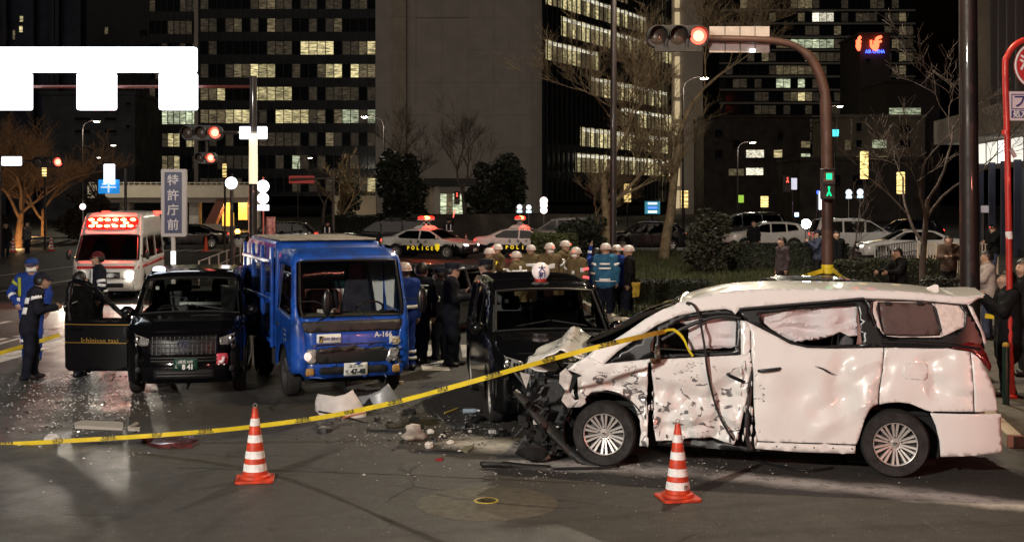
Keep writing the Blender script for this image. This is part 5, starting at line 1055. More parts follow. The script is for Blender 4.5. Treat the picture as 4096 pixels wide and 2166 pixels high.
# stone-louvred building on the right with a lit ribbon window
rb = thing('corner_building', 'stone building with projecting canopy and bright ribbon windows on the right', 'building', (0, 0, 0))
c0, c1 = A(3742, 520, 72), A(4230, 480, 50); dv = (c1-c0); dv.z = 0; Lr = dv.length; dv.normalize(); rzr = math.atan2(dv.y, dv.x); nv = Vector((dv.y, -dv.x, 0))
def onf(s_, off, z): q = c0+dv*(Lr*s_)+nv*off; return (q.x, q.y, z)
mb = MB(); mb.box(onf(.5, -1.0, ZP(533, 72)), (Lr, 2.2, 1.35), rz=rzr); obj('canopy_fascia', mb, M_STONE, rb)
mb = MB(); mb.box(onf(.5, -5.0, 3.0), (Lr, .6, 6), rz=rzr); obj('ground_wall', mb, M_DKB, rb)
zr_ = ZP(533, 72)-.75
for k in range(9):
    mb = MB(); mb.box(onf(.06+k*.105, -1.6, zr_-.62), (Lr*.078, .1, 1.15), rz=rzr); obj('ribbon_window', mb, emis('ribbon_glow', (1, .96, .84), .9) if k % 3 else emis('ribbon_hot', (1, .98, .9), 2.0), rb)
    mb = MB(); mb.box(onf(.06+(k+.5)*.105, -1.3, 2.4), (.28, .3, 4.8), rz=rzr); obj('pier', mb, M_DKB, rb)
    if k % 2: mb = MB(); mb.box(onf(.06+k*.105, -2.2, 1.7), (.8, .06, 3.0), rz=rzr); obj('red_banner', mb, mat('banner_red', (.16, .015, .02), .7), rb)
mb = MB(); mb.box(onf(.5, -1.75, zr_-1.35), (Lr, .3, .22), rz=rzr); obj('ledge', mb, M_STONE, rb)
mb = MB(); mb.box(onf(.55, -3.2, 13.5), (Lr*.9, 1.0, 11.5), rz=rzr); obj('upper_wall', mb, M_DKB, rb)
for k in range(12): mb = MB(); mb.box(onf(.12+k*.075, -2.6, 12.0), (.30, .5, 8.5), rz=rzr); obj('upper_fin', mb, mat('fin_plum', (.05, .036, .034), .6), rb)
mb = MB(); mb.box(onf(.02, -6.0, 10.5), (.5, 9, 8), rz=rzr); obj('end_wall', mb, M_STONE, rb)
mb = MB(); mb.box(onf(-.012, -4.5, ZP(215, 72)), (.2, .5, .5), rz=rzr); obj('end_window', mb, LIT[3], rb)
for k in range(9): mb = MB(); mb.box(onf(.40, -2.0+.55*k*.2, 17.2+k*.62), (Lr*1.15, 2.4, .34), rz=rzr); obj('stone_louvre', mb, M_STONE, rb, bevel=.05)
# footbridge on the left
fb = thing('footbridge', 'concrete footbridge with railing, lit yellow underneath, left of the signal pole', 'bridge', (0, 0, 0)); YO = 115
xa, xb = XP(350, YO), XP(1010, YO); mb = MB(); mb.box(((xa+xb)/2, YO+2, ZP(765, YO)), (xb-xa, 4, 1.15)); obj('deck', mb, M_CONC_L, fb)
mb = MB(); mb.box(((xa+xb)/2, YO+2, ZP(788, YO)-.2), (xb-xa, 2.6, .6)); obj('girder', mb, M_CONC, fb)
for z in (731, 741): mb = MB(); mb.tube([(xa, YO, ZP(z, YO)), (xb, YO, ZP(z, YO))], .04, 6); obj('rail', mb, M_CONC_L, fb)
for k in range(30): mb = MB(); mb.box((xa+(xb-xa)*(k+.5)/30, YO, ZP(740, YO)), (.06, .06, .6)); obj('baluster', mb, M_CONC_L, fb)
for px in (760, 1000, 480): mb = MB(); mb.box((XP(px, YO), YO+2, 1.6), (.9, 1.2, 3.2)); obj('pier', mb, M_CONC, fb)
mb = MB(); mb.prism([(XP(800, YO), 0), (XP(845, YO), 0), (XP(900, YO), ZP(795, YO)), (XP(865, YO), ZP(795, YO))], lambda u, v, d: (u, d, v), YO+.3, YO+1.6); obj('stair_flight', mb, mat('stair_red', (.20, .07, .05), .7), fb)
M_YEL = emis('underpass_yellow', (1, .55, .10), 1.1)
for a, b, t_, e in ((885, 920, 800, 905), (950, 985, 795, 880), (900, 930, 850, 905)): mb = MB(); mb.box((XP((a+b)/2, YO+3), YO+3.5, ZP((t_+e)/2, YO+3)), ((b-a)*YO/FPX, .3, (e-t_)*YO/FPX)); obj('lit_wall', mb, M_YEL, fb)  # yellow lamplight on the wall put in as emission
lamp('underpass_light', (XP(925, YO), YO+1.2, 2.6), 900, (1, .6, .2), .1)
mb = MB(); mb.box((XP(830, 92), 92, .55), (XP(885, 92)-XP(770, 92), .4, 1.1)); wl_ = obj('median_barrier', mb, M_CONC_L); tag(wl_, 'low concrete barrier wall under the footbridge', 'barrier')
gw = MB(); gw.box((XP(1420, 130), 130, 1.6), (XP(1500, 130)-XP(1330, 130), .6, 3.4)); tag(obj('garden_wall', gw, M_CONC_L), 'pale garden wall between the dark evergreen and the office block', 'wall')
gw = MB(); gw.box((XP(2030, 95), 95, .8), (XP(2330, 95)-XP(1560, 95), .5, 2.0)); tag(obj('stone_wall', gw, M_BRN), 'long dark stone wall running behind the patrol cars', 'wall')
# ================================================================ PAVEMENTS AND PLANTING BEDS
def slab(name, pts, h, m):
    mb = MB(); P_ = [G(*p).to_2d() if len(p) == 2 else Vector(p[:2]) for p in pts]; n = len(P_)
    mb.add([(p.x, p.y, h) for p in P_]+[(p.x, p.y, -.02) for p in P_], [tuple(range(n))]+[(i, (i+1) % n, n+(i+1) % n, n+i) for i in range(n)]); return struct(obj(name, mb, m, smooth=None))
M_PAVE = mat('pavement', (.10, .088, .072), .75, var=.35, vscale=2.5, bump=.4, bscale=60); M_SOIL = mat('bed_soil', (.035, .036, .016), .9, var=.5, vscale=1.2, bump=.6, bscale=20)
slab('pavement', [(3905, 1640), (4060, 1790), (5400, 1790), (5400, 1010), (3300, 1010), (3100, 1060), (3250, 1180), (3560, 1330)], .13, M_PAVE)
slab('planting_bed', [(2200, 1165), (2470, 1290), (2760, 1330), (3120, 1250), (3290, 1120), (3180, 1012), (2760, 1016), (2300, 1020)], .14, M_SOIL)
kb = MB(); 
for (a, b) in (((2200, 1167), (2470, 1293)), ((2470, 1293), (2760, 1334))):
    for k in range(8):
        p, q = G(*a), G(*b); s0, s1 = p.lerp(q, k/8+.004), p.lerp(q, (k+1)/8-.004); c = (s0+s1)/2; mb = MB(); d = s1-s0; mb.box((c.x, c.y, .075), (d.length, .16, .17), rz=math.atan2(d.y, d.x)); o = obj('kerb_stone', mb, M_CONC_L, None, bevel=.01); o.parent = bpy.data.objects['planting_bed']
p, q = G(3905, 1640), G(4060, 1790)
for k in range(3): s0, s1 = p.lerp(q, k/3+.01), p.lerp(q, (k+1)/3-.01); c = (s0+s1)/2; d = s1-s0; mb = MB(); mb.box((c.x, c.y, .07), (d.length, .16, .16), rz=math.atan2(d.y, d.x)); o = obj('kerb_stone', mb, M_CONC_L, bpy.data.objects['pavement'], bevel=.01)
slab('far_pavement', [(-400, 968), (330, 952), (330, 900), (-400, 900)], .12, M_PAVE)
slab('tower_forecourt', [(1330, 960), (2900, 960), (2900, 880), (1330, 880)], .1, M_PAVE)
# grass tufts on the planting bed
def grass(name, n, fn, parent=None, h=(.06, .16), col=(.042, .048, .014)):
    mb = MB(); vs = []; fs = []; r_ = random.Random(4)
    for i in range(n):
        x, y, z = fn(r_); a = r_.uniform(0, 6.28); hh = r_.uniform(*h); w_ = hh*.12; k = len(vs)
        dx, dy = math.cos(a)*w_, math.sin(a)*w_; lx, ly = r_.uniform(-.4, .4)*hh, r_.uniform(-.4, .4)*hh
        vs += [(x-dx, y-dy, z), (x+dx, y+dy, z), (x+lx, y+ly, z+hh)]; fs.append((k, k+1, k+2))
    mb.add(vs, fs); o = obj(name, mb, mat(name+'_mat', col, .8, var=.5, vscale=.8), parent, smooth=None); return stuff(o)
bedP = [G(*p) for p in [(2200, 1165), (2470, 1290), (2760, 1330), (3120, 1250), (3290, 1120), (3180, 1012), (2760, 1016), (2300, 1020)]]; bed2 = [(p.x, p.y) for p in bedP]
def inbed(r_):
    while 1:
        x, y = r_.uniform(2, 20), r_.uniform(28, 68)
        if inpoly(x, y, bed2): return x, y, .14
g_ = grass('grass', 26000, inbed, h=(.06, .22)); g_['label'] = 'short green grass on the planting bed'; g_['category'] = 'grass'
# ================================================================ TREES AND SHRUBS
def bare_tree(name, label, base, h, r0, seed, bark, spread=.75, levels=5, lean=(0, 0), fork=.42, group=None, kids=(2, 4), curl=.28):
    r_ = random.Random(seed); root = thing(name, label, 'tree', base, 0, group); tk = MB(); cr = MB()
    def limb(p, d, L_, rad, lev):
        n = 5; pts = [p]; q = Vector(p); dd = Vector(d)
        for i in range(n):
            dd = (dd+Vector((r_.uniform(-1, 1), r_.uniform(-1, 1), r_.uniform(-.35, .6)))*curl*(.35 if lev == 0 else 1)).normalized(); q = q+dd*(L_/n); pts.append(q.copy())
        rs = [max(.006, rad*(1-.42*i/n)) for i in range(n+1)]
        (tk if lev == 0 else cr).tube(pts, rs, 10 if lev == 0 else (6 if lev < 3 else 3), caps=lev < 2)
        if lev >= levels: return
        for k in range(r_.randint(*kids)+(1 if lev > 1 else 0)):
            t = 1.0 if k == 0 else r_.uniform(.35, 1.0); i = min(n, max(1, int(t*n))); b = pts[i]
            az = r_.uniform(0, 6.283); tilt = spread*r_.uniform(.5, 1.25); base_d = (pts[i]-pts[i-1]).normalized()
            per = Vector((math.cos(az), math.sin(az), r_.uniform(-.1, .5))); nd = (base_d*math.cos(tilt)+per*math.sin(tilt)).normalized()
            limb(b, nd, L_*r_.uniform(.52, .78) if lev else h*(1-fork)*r_.uniform(.36, .52), rs[i]*r_.uniform(.5, .72), lev+1)
    limb(Vector((0, 0, 0)), Vector((lean[0], lean[1], 1)).normalized(), h*fork, r0, 0)
    obj('trunk', tk, bark, root); obj('crown', cr, bark, root); return root
M_BARK_L = mat('plane_bark', (.19, .14, .08), .85, var=.5, vscale=3, bump=.4, bscale=12); M_BARK_D = mat('dark_bark', (.07, .05, .04), .9, var=.4, vscale=4); M_BARK_O = mat('lit_bark', (.34, .20, .10), .85, var=.4, vscale=3)  # lit bark: orange lamplight put into its colour
b = G(2437, 1052); bare_tree('plane_tree', 'bare plane tree with forked pale trunk beside the dark lamp post', (b.x, b.y, .1), 10.5, .24, 21, M_BARK_L, .68, 6, (-.03, 0), .36, kids=(3, 4))
b = G(2655, 1048); bare_tree('plane_tree', 'tall leaning bare plane tree left of the big leafy shrub', (b.x, b.y, .1), 14.5, .25, 5, M_BARK_L, .66, 6, (.10, 0), .40, kids=(3, 4))
b = G(3690, 1260); bare_tree('street_tree', 'slim bare street tree in front of the white bar fence', (b.x, b.y, .13), 7.2, .10, 33, M_BARK_D, .75, 5, (.02, 0), .38)
b = G(3400, 1130); bare_tree('sapling', 'thin bare sapling between the signal pole and the pipe railing', (b.x, b.y, .13), 3.9, .07, 9, M_BARK_D, .7, 4, (0, 0), .35)
bare_tree('zelkova', 'bare spreading zelkova before the concrete tower, between two dark evergreens', (XP(1865, 120), 120, 0), 13.5, .35, 12, M_BARK_D, .55, 6, (0, 0), .30)
bare_tree('zelkova', 'bare zelkova rising behind the rounded evergreen', (XP(1590, 125), 125, 0), 13, .3, 14, M_BARK_D, .5, 6, (0, 0), .32)
bare_tree('street_tree', 'bare tree before the lower floors of the office block', (XP(1290, 120), 120, 0), 9.5, .22, 15, M_BARK_D, .6, 5, (0, 0), .3)
bare_tree('street_tree', 'bare twiggy tree left of the garden wall', (XP(1370, 105), 105, 0), 7.5, .16, 16, mat('lit_bark2', (.2, .13, .06), .85), .6, 5, (0, 0), .3)  # lamplight put into this bark colour too
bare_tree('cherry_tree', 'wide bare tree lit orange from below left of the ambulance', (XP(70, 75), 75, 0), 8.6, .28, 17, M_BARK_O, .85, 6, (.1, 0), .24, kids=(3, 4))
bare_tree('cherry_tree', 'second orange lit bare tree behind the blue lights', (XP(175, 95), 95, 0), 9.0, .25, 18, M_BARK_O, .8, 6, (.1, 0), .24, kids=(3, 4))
bare_tree('street_tree', 'dim bare tree beside the overhead lane sign', (XP(440, 100), 100, 0), 9.0, .2, 19, M_BARK_D, .6, 5, (0, 0), .3)
for x, y in ((XP(70, 75)+.6, 73.6), (XP(175, 95)-.4, 93.4)): lamp('tree_uplight', (x, y, .4), 120, (1, .55, .22), .1)
def leafy(name, label, base, rx, ry, h, n, seed, col, cat='tree', trunk=True, z0=.0, leaf=.16, box=False, cards=1.0):
    r_ = random.Random(seed); root = thing(name, label, cat, base); vs = []; fs = []
    cl = [(r_.uniform(-.8, .8), r_.uniform(-.8, .8), r_.uniform(.08, .95), r_.uniform(.22, .42)) for _ in range(26)]
    for i in range(n):
        if box: x, y, z = r_.uniform(-1, 1), r_.uniform(-1, 1), r_.random(); f = r_.choice((0, 1, 2)); x = x if f != 0 else math.copysign(1, x); y = y if f != 1 else math.copysign(1, y); z = z if f != 2 else 1; x += r_.gauss(0, .02); z += r_.gauss(0, .02)
        else:
            c = r_.choice(cl); pr = math.sin(math.pi*(.12+.80*c[2]))**.6; d = Vector((r_.gauss(0, 1), r_.gauss(0, 1), r_.gauss(0, 1))).normalized()*c[3]*r_.uniform(.75, 1.05)
            x, y, z = c[0]*pr+d.x, c[1]*pr+d.y, c[2]+d.z*.45
        p = Vector((x*rx, y*ry, z0+max(.02, z)*(h-z0))); a = Vector((r_.gauss(0, 1), r_.gauss(0, 1), r_.gauss(0, .6))).normalized(); b = a.cross(Vector((r_.gauss(0, 1), r_.gauss(0, 1), r_.gauss(0, 1)))).normalized(); s_ = leaf*r_.uniform(.6, 1.3); k = len(vs)
        vs += [p-a*s_, p+b*s_*.45, p+a*s_, p-b*s_*.45]; fs.append((k, k+1, k+2, k+3))
    mb = MB(); mb.add(vs, fs); lv = link('foliage', mb.mesh('foliage'), mat('leaf_'+name+str(seed), col, .6, var=.55, vscale=1.2), root)
    if trunk:
        mb = MB(); mb.tube([(0, 0, 0), (.05*rx, 0, h*.3), (-.03*rx, 0, h*.8)], [max(.05, h*.022), h*.018, h*.008], 8)
        for k in range(7): a = k*.9; mb.tube([(0, 0, h*.2), (math.cos(a)*rx*.5, math.sin(a)*ry*.5, h*(.45+.06*k))], [h*.012, h*.004], 5)
        obj('trunk', mb, M_BARK_D, root)
    if box: mb = MB(); mb.box((0, 0, h*.48), (rx*1.9, ry*1.9, h*.94)); obj('twig_mass', mb, mat('hedge_core', (.012, .014, .006), .9), root)
    return root
LEAF_D = (.018, .022, .012); LEAF_G = (.055, .062, .018)
leafy('evergreen_tree', 'dark rounded evergreen to the left of the lit entrance hall', (XP(1605, 100), 100, 0), 2.2, 2.0, 6.4, 6500, 1, LEAF_D, z0=.3, leaf=.22)
leafy('evergreen_tree', 'dark rounded evergreen to the right of the bare zelkova', (XP(1985, 100), 100, 0), 2.4, 2.0, 6.2, 6500, 2, LEAF_D, z0=.3, leaf=.22)
leafy('evergreen_tree', 'small dark evergreen beside the garden wall', (XP(1395, 110), 110, 0), 1.0, 1.0, 5.2, 2500, 3, LEAF_D, z0=.3, leaf=.2)
b = G(2220, 1120); leafy('clipped_hedge', 'clipped green hedge block in front of the second patrol car', (XP(2215, 50), 50, .0), .85, 1.6, 1.45, 6500, 4, LEAF_G, 'hedge', False, leaf=.07, box=True)
leafy('shrub', 'large leafy shrub on the grass between plane tree and signal pole', (XP(2850, 46), 46, .14), 1.0, .9, 2.2, 7000, 5, (.026, .026, .014), 'shrub', leaf=.085)
leafy('shrub', 'dark leafy shrub behind the firefighters left of the pale trunk', (XP(2330, 56), 56, .0), 1.3, .9, 2.0, 6000, 6, LEAF_D, 'shrub', leaf=.09)
leafy('clipped_hedge', 'long low dark hedge in front of the white sport utility car', (XP(3100, 48), 48, .1), 2.6, .7, 1.05, 7000, 7, LEAF_D, 'hedge', False, leaf=.07, box=True)
leafy('clipped_hedge', 'low sloping hedge in front of the pipe railing', (XP(3540, 40), 40, .13), 1.7, .8, .8, 5000, 8, (.028, .03, .012), 'hedge', False, leaf=.06, box=True)
leafy('shrub', 'low shrub under the slim bare street tree', (XP(3800, 27), 27, .13), .9, .6, 1.05, 4200, 10, (.03, .028, .016), 'shrub', leaf=.055)
leafy('clipped_hedge', 'dark hedge mound before the garden wall', (XP(1420, 100), 100, 0), 2.2, .8, 1.6, 3000, 11, LEAF_D, 'hedge', False, leaf=.1, box=True)
leafy('shrub', 'dark mass of shrubs behind the ambulance', (XP(420, 88), 88, 0), 3.2, 1.2, 3.2, 6000, 12, (.03, .02, .012), 'shrub', leaf=.14)
leafy('clipped_hedge', 'dark hedge between the firefighters and the planting bed', (XP(2655, 33), 33, .1), 1.2, .4, .62, 4200, 13, LEAF_D, 'hedge', False, leaf=.05, box=True)
# ================================================================ SIGNALS, SIGNS, POLES, FENCES
M_POLE_D = mat('dark_pole', (.022, .015, .014), .42, .2, coat=.25, var=.3, vscale=4); M_POLE_B = mat('brown_pole', (.085, .040, .030), .5, var=.3, vscale=3); M_GALV = mat('galvanised', (.30, .28, .25), .5, .5, var=.3, vscale=8)
M_HOUS = mat('signal_housing', (.028, .026, .026), .5, var=.3, vscale=6); M_SIGNW = mat('emissive_sign_white', (.85, .86, .9), .4, emit=2.6, ecol=(.86, .92, 1)); M_SIGNBACK = mat('sign_back', (.50, .44, .42), .5, .3, var=.2, vscale=3)  # sign white: emission stands in for flash glare on reflective boards
RED_ON = emis('signal_red_on', (1, .085, .05), 3.6); OFFL = mat('lens_off', (.07, .05, .04), .25, coat=.5, var=.5, vscale=40); GREEN_ON = emis('ped_green_on', (.0, .9, .30), 1.6)
def lens(parent, c, r_, m, vis=True, axis=-1):
    mb = MB(); mb.lathe([(0, axis*.035), (r_*.7, axis*.028), (r_, 0)], 24, axis='Y', c=c); o = obj('lens', mb, m, parent)
    if m is RED_ON: mb = MB(); mb.lathe([(0, axis*.05), (r_*.5, axis*.045), (r_*.72, axis*.02)], 20, axis='Y', c=c); obj('lamp_core', mb, emis('signal_red_core', (1, .24, .15), 4.5), o)
    if vis:
        mb = MB(); mb.grid(lambda u, v: (c[0]+r_*1.1*math.cos(math.pi*(-.1+1.2*u)), c[1]+axis*.22*v, c[2]+r_*1.1*math.sin(math.pi*(-.1+1.2*u))), 16, 2); sheet('visor', mb, M_HOUS, parent, .006)
def signal(label, loc, on=2, rz=0, r_=.15, n=3, group=None, backing=False, s_=1.0):
    root = thing('traffic_signal', label, 'traffic signal', loc, rz, group); w_ = r_*2.45*n*s_; mb = MB()
    prof = rrect(0, 0, w_, r_*2.7*s_, r_*1.1*s_, 5); mb.prism(prof, lambda u, v, d: (u, d, v), 0, .16); obj('housing', mb, M_HOUS, root, bevel=.015)
    for k in range(n): lens(root, ((k-(n-1)/2)*r_*2.4*s_, -.005, 0), r_*s_, RED_ON if k == on else OFFL)
    return root
def pole(name, label, cat, path, rad, m, n=14, extra=None):
    root = thing(name, label, cat, path[0]); o0 = Vector(path[0]); mb = MB(); mb.tube([Vector(p)-o0 for p in path], rad, n); obj('pole', mb, m, root)
    mb = MB(); r0 = rad[0] if isinstance(rad, list) else rad; mb.lathe([(r0*1.9, 0), (r0*1.9, .03), (r0*1.15, .05), (r0*1.15, .18), (0, .18)], n); obj('base_plate', mb, m, root); return root
def board(parent, px0, px1, py0, py1, Y, m, name='sign_board', r_=.04, th=.05, origin=(0, 0, 0), back=None):
    a, b = A(px0, py1, Y), A(px1, py0, Y); mb = MB(); mb.prism(rrect((a.x+b.x)/2, (a.z+b.z)/2, b.x-a.x, b.z-a.z, r_), lambda u, v, d: (u-origin[0], Y+d-origin[1], v-origin[2]), 0, th); return obj(name, mb, m, parent)
# near signal mast: curved brown arm, three-lens head, white backing sign
YS = 23.0; xs_ = XP(3310, YS); za = ZP(160, YS)
arc = [(xs_, YS, 0), (xs_, YS, 2.2), (xs_-.01, YS, ZP(600, YS)), (xs_-.03, YS, ZP(430, YS))]+[(A(px, py, YS)) for px, py in ((3298, 360), (3275, 290), (3240, 230), (3180, 185), (3100, 165), (3000, 158), (2860, 155), (2790, 153))]
sm = pole('signal_mast', 'rusty brown mast with a curved arm reaching out to the red traffic signal', 'signal mast', smoothpoly([tuple(p) for p in arc], 4, False), [.105]*14+[.092]*12+[.066]*40, M_POLE_B)
sg = signal('horizontal three-lens traffic signal glowing red on the curved brown arm', A(2712, 145, YS-.1), 2, 0, .155); 
mb = MB(); mb.box((.0, .02, -.235), (.86, .10, .10)); obj('lower_plate', mb, M_HOUS, sg)
sgb = thing('street_name_board', 'pale two-row street name board hanging beside the red signal', 'sign', A(2955, 160, YS+.2))
for py0, py1 in ((106, 146), (166, 210)): board(sgb, 2838, 3078, py0, py1, YS+.14, M_SIGNBACK, 'board', .01, .03, sgb.location)
for px in (2900, 2960, 3020): mb = MB(); a, b_ = A(px, 106, YS+.12)-sgb.location, A(px, 210, YS+.12)-sgb.location; mb.tube([a, b_], .008, 5); obj('board_seam', mb, M_GALV, sgb)
mb = MB(); c = A(3010, 203, YS+.1)-sgb.location; mb.box(c, (.10, .02, .06)); obj('lit_tag', mb, emis('tag_white', (.9, .95, 1), 3), sgb)
# pedestrian signals on the mast
def ped(label, loc, green, s_=1.0, rz=0):
    r = thing('pedestrian_signal', label, 'pedestrian signal', loc, rz, None); mb = MB(); mb.box((0, .08, 0), (.34*s_, .18, .78*s_)); obj('housing', mb, M_HOUS, r, bevel=.02)
    for k, z in enumerate((.18*s_, -.18*s_)):
        lit = (k == 1) if green else (k == 0); mb = MB(); m = (GREEN_ON if green else RED_ON) if lit else OFFL
        if lit:
            mb.ball((0, -.02, z+.085*s_), (.03*s_, .012, .035*s_), 8); mb.tube([(0, -.02, z+.05*s_), (0, -.02, z-.04*s_)], .032*s_, 8, sq=.4); mb.tube([(.01, -.02, z-.03*s_), (.05*s_, -.02, z-.12*s_)], .018*s_, 6); mb.tube([(-.01, -.02, z-.03*s_), (-.05*s_, -.02, z-.12*s_)], .018*s_, 6)
            obj('lit_figure', mb, m, r)
        else: mb.box((0, -.012, z), (.24*s_, .012, .24*s_)); obj('dark_lens', mb, m, r)
        mb = MB(); mb.grid(lambda u, v: (-.17*s_+.34*s_*u, -.02-.12*v, z+.19*s_), 2, 1); sheet('visor', mb, M_HOUS, r, .008)
    return r
ps = ped('pedestrian signal showing a green walking figure on the brown mast', (XP(3318, 22.5), 22.55, ZP(735, 22.5)), True, .72)
mb = MB(); mb.box((0, -.02, .135), (.10, .02, .11)); obj('countdown_bars', mb, GREEN_ON, ps)
ped('far pedestrian signal showing red beyond the parked white car', (XP(3150, 80), 80, ZP(735, 80)), False, 1.4)
ped('far pedestrian signal showing red by the lit entrance hall', (XP(1828, 90), 90, ZP(790, 90)), False, 1.2)
# left mast carrying the lane board
YL = 29.0; xm_ = XP(1013, YL)
lm = pole('sign_mast', 'tall dark mast holding the flash-bright overhead lane board and twin red signals', 'mast', [(xm_, YL, 0), (xm_, YL, 3.5), (xm_, YL, ZP(305, YL))], [.10, .095, .085], M_POLE_D)
mb = MB(); mb.tube([(-.05, 0, ZP(347, YL)), (XP(-200, YL)-xm_, 0, ZP(347, YL))], .038, 8); obj('arm', mb, mat('arm_maroon', (.10, .018, .012), .35, coat=.4), lm)
mb = MB(); mb.tube([(-.05, 0, ZP(530, YL)), (XP(770, YL)-xm_, 0, ZP(530, YL))], .045, 8); obj('signal_arm', mb, M_POLE_D, lm)
mb = MB(); mb.lathe([(.10, ZP(735, YL)), (.103, ZP(680, YL)), (.098, ZP(600, YL)), (.10, ZP(531, YL))], 16); obj('reflective_wrap', mb, mat('wrap_glare', (.85, .78, .6), .5, emit=.8, ecol=(1, .86, .55)), lm)  # emission stands in for flash glare on the reflective band
lb_ = thing('lane_board', 'huge flash-bright white overhead board with square panels hanging below it', 'sign', (XP(300, YL-.3), YL-.3, ZP(290, YL-.3)))  # reflective board, its flash glare put in as emission
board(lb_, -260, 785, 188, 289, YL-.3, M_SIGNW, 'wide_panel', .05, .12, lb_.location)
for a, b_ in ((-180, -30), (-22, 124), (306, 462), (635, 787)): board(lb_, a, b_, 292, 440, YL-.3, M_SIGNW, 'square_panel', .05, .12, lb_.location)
s1_ = signal('upper red traffic signal on the left mast', (XP(812, YL), YL-.12, ZP(532, YL)), 2, 0, .13); s2_ = signal('lower red traffic signal under its twin on the left mast', (XP(828, YL), YL-.10, ZP(632, YL)), 1, 0, .10, 2)
mb = MB(); mb.tube([(0, .05, .1), (0, .05, .45)], .03, 6); obj('hanger', mb, M_HOUS, s2_)
ls_ = thing('square_sign', 'pair of small flash-bright white squares either side of the left mast', 'sign', (xm_, YL-.2, ZP(530, YL)))
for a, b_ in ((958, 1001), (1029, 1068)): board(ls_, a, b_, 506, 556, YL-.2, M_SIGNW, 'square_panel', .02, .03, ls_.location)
mb = MB(); mb.box((0, .06, 0), (.64, .04, .04)); obj('bracket', mb, M_GALV, ls_)
def disc_sign(label, px, Y, items, base=0, polem=None, rad=.03, ptop=None):
    r = thing('road_sign', label, 'road sign', (XP(px, Y), Y, base)); zt = max(ZP(i[1], Y)+.3 for i in items); mb = MB(); mb.tube([(0, 0, 0), (0, 0, zt-base)], rad, 8); obj('post', mb, polem or M_GALV, r)
    for kind, py, s_, m in items:
        z = ZP(py, Y)-base; mb = MB()
        if kind == 'o':
            mb.lathe([(0, -.02), (s_, -.02), (s_, .0), (0, 0)], 28, axis='Y', c=(0, -rad, z)); obj('sign_disc', mb, m, r)
            mb = MB(); mb.tube([(s_*.86*math.cos(t), -rad-.021, z+s_*.86*math.sin(t)) for t in [i*math.pi/14 for i in range(29)]], s_*.05, 5); obj('sign_ring', mb, mat('faint_red_ring', (.8, .3, .25), .5, emit=1.4, ecol=(1, .72, .62)), r)  # ring carries the same flash glare as emission
        else: mb.box((0, -rad-.01, z), (s_*2, .02, s_*.95)); obj('sign_plate', mb, m, r)
    return r
M_SIGNR = mat('emissive_sign_pink', (.85, .75, .72), .4, emit=2.0, ecol=(1, .86, .84)); M_SIGNC = mat('emissive_sign_cyan', (.6, .8, .9), .4, emit=1.6, ecol=(.62, .86, 1))  # flash glare on reflective signs put in as emission
disc_sign('single flash-bright round sign left of the tall mast', 927, 42, [('o', 732, .205, M_SIGNW)], polem=M_POLE_D, rad=.06)
disc_sign('two flash-bright discs above a white plate right of the tall mast', 1053, 40, [('o', 745, .20, M_SIGNW), ('o', 793, .185, M_SIGNW), ('p', 830, .19, M_SIGNW)], polem=mat('red_post', (.45, .10, .08), .5))
disc_sign('two pink flash-bright discs with a plate between them behind the silver minivan', 2175, 76, [('o', 803, .24, M_SIGNR), ('p', 820, .22, M_SIGNR), ('o', 840, .22, M_SIGNR)])
disc_sign('small flash-bright disc with plate left of the pink sign pair', 2078, 90, [('o', 828, .19, M_SIGNC), ('p', 845, .19, M_SIGNC)]); disc_sign('small flash-bright disc with plate nearest the pink sign pair', 2115, 90, [('o', 829, .19, M_SIGNC), ('p', 846, .19, M_SIGNC)])
disc_sign('pale blue flash-bright disc sign left of its twin behind the sapling', 3395, 85, [('o', 770, .22, M_SIGNC), ('p', 788, .2, M_SIGNC)]); disc_sign('pale blue flash-bright disc sign right of its twin behind the sapling', 3440, 85, [('o', 768, .22, M_SIGNC), ('p', 786, .2, M_SIGNC)])
disc_sign('round flash-bright sign behind the ambulance', 332, 60, [('o', 826, .15, M_SIGNR)])
# intersection name sign
YN = 25.0; ns = thing('place_name_sign', 'upright white framed navy sign with white characters on a pale post', 'sign', (XP(693, YN), YN, 0))
mb = MB(); mb.tube([(0, 0, 0), (0, 0, ZP(945, YN))], .045, 12); obj('post', mb, mat('post_white', (.55, .50, .48), .5), ns)
mb = MB(); mb.lathe([(.05, ZP(1056, YN)), (.05, ZP(1004, YN))], 14); obj('reflective_sleeve', mb, mat('sleeve_glare', (.9, .9, .9), .4, emit=1.6, ecol=(.95, .97, 1)), ns)  # flash on the reflective band put in as emission
board(ns, 644, 743, 676, 946, YN-.06, mat('sign_frame_white', (.42, .39, .39), .45), 'frame', .03, .12, ns.location)
board(ns, 658, 727, 688, 932, YN-.068, mat('sign_navy', (.010, .011, .075), .4), 'face', .01, .01, ns.location)
for ch, py in zip('特許庁前', (722, 781, 840, 899)): text('sign_character', ch, .235, mat('sign_letter', (.62, .58, .62), .5), ns, A(692, py+2, YN-.075)-ns.location, (1, 0, 0), (0, 0, 1), bold=.003)
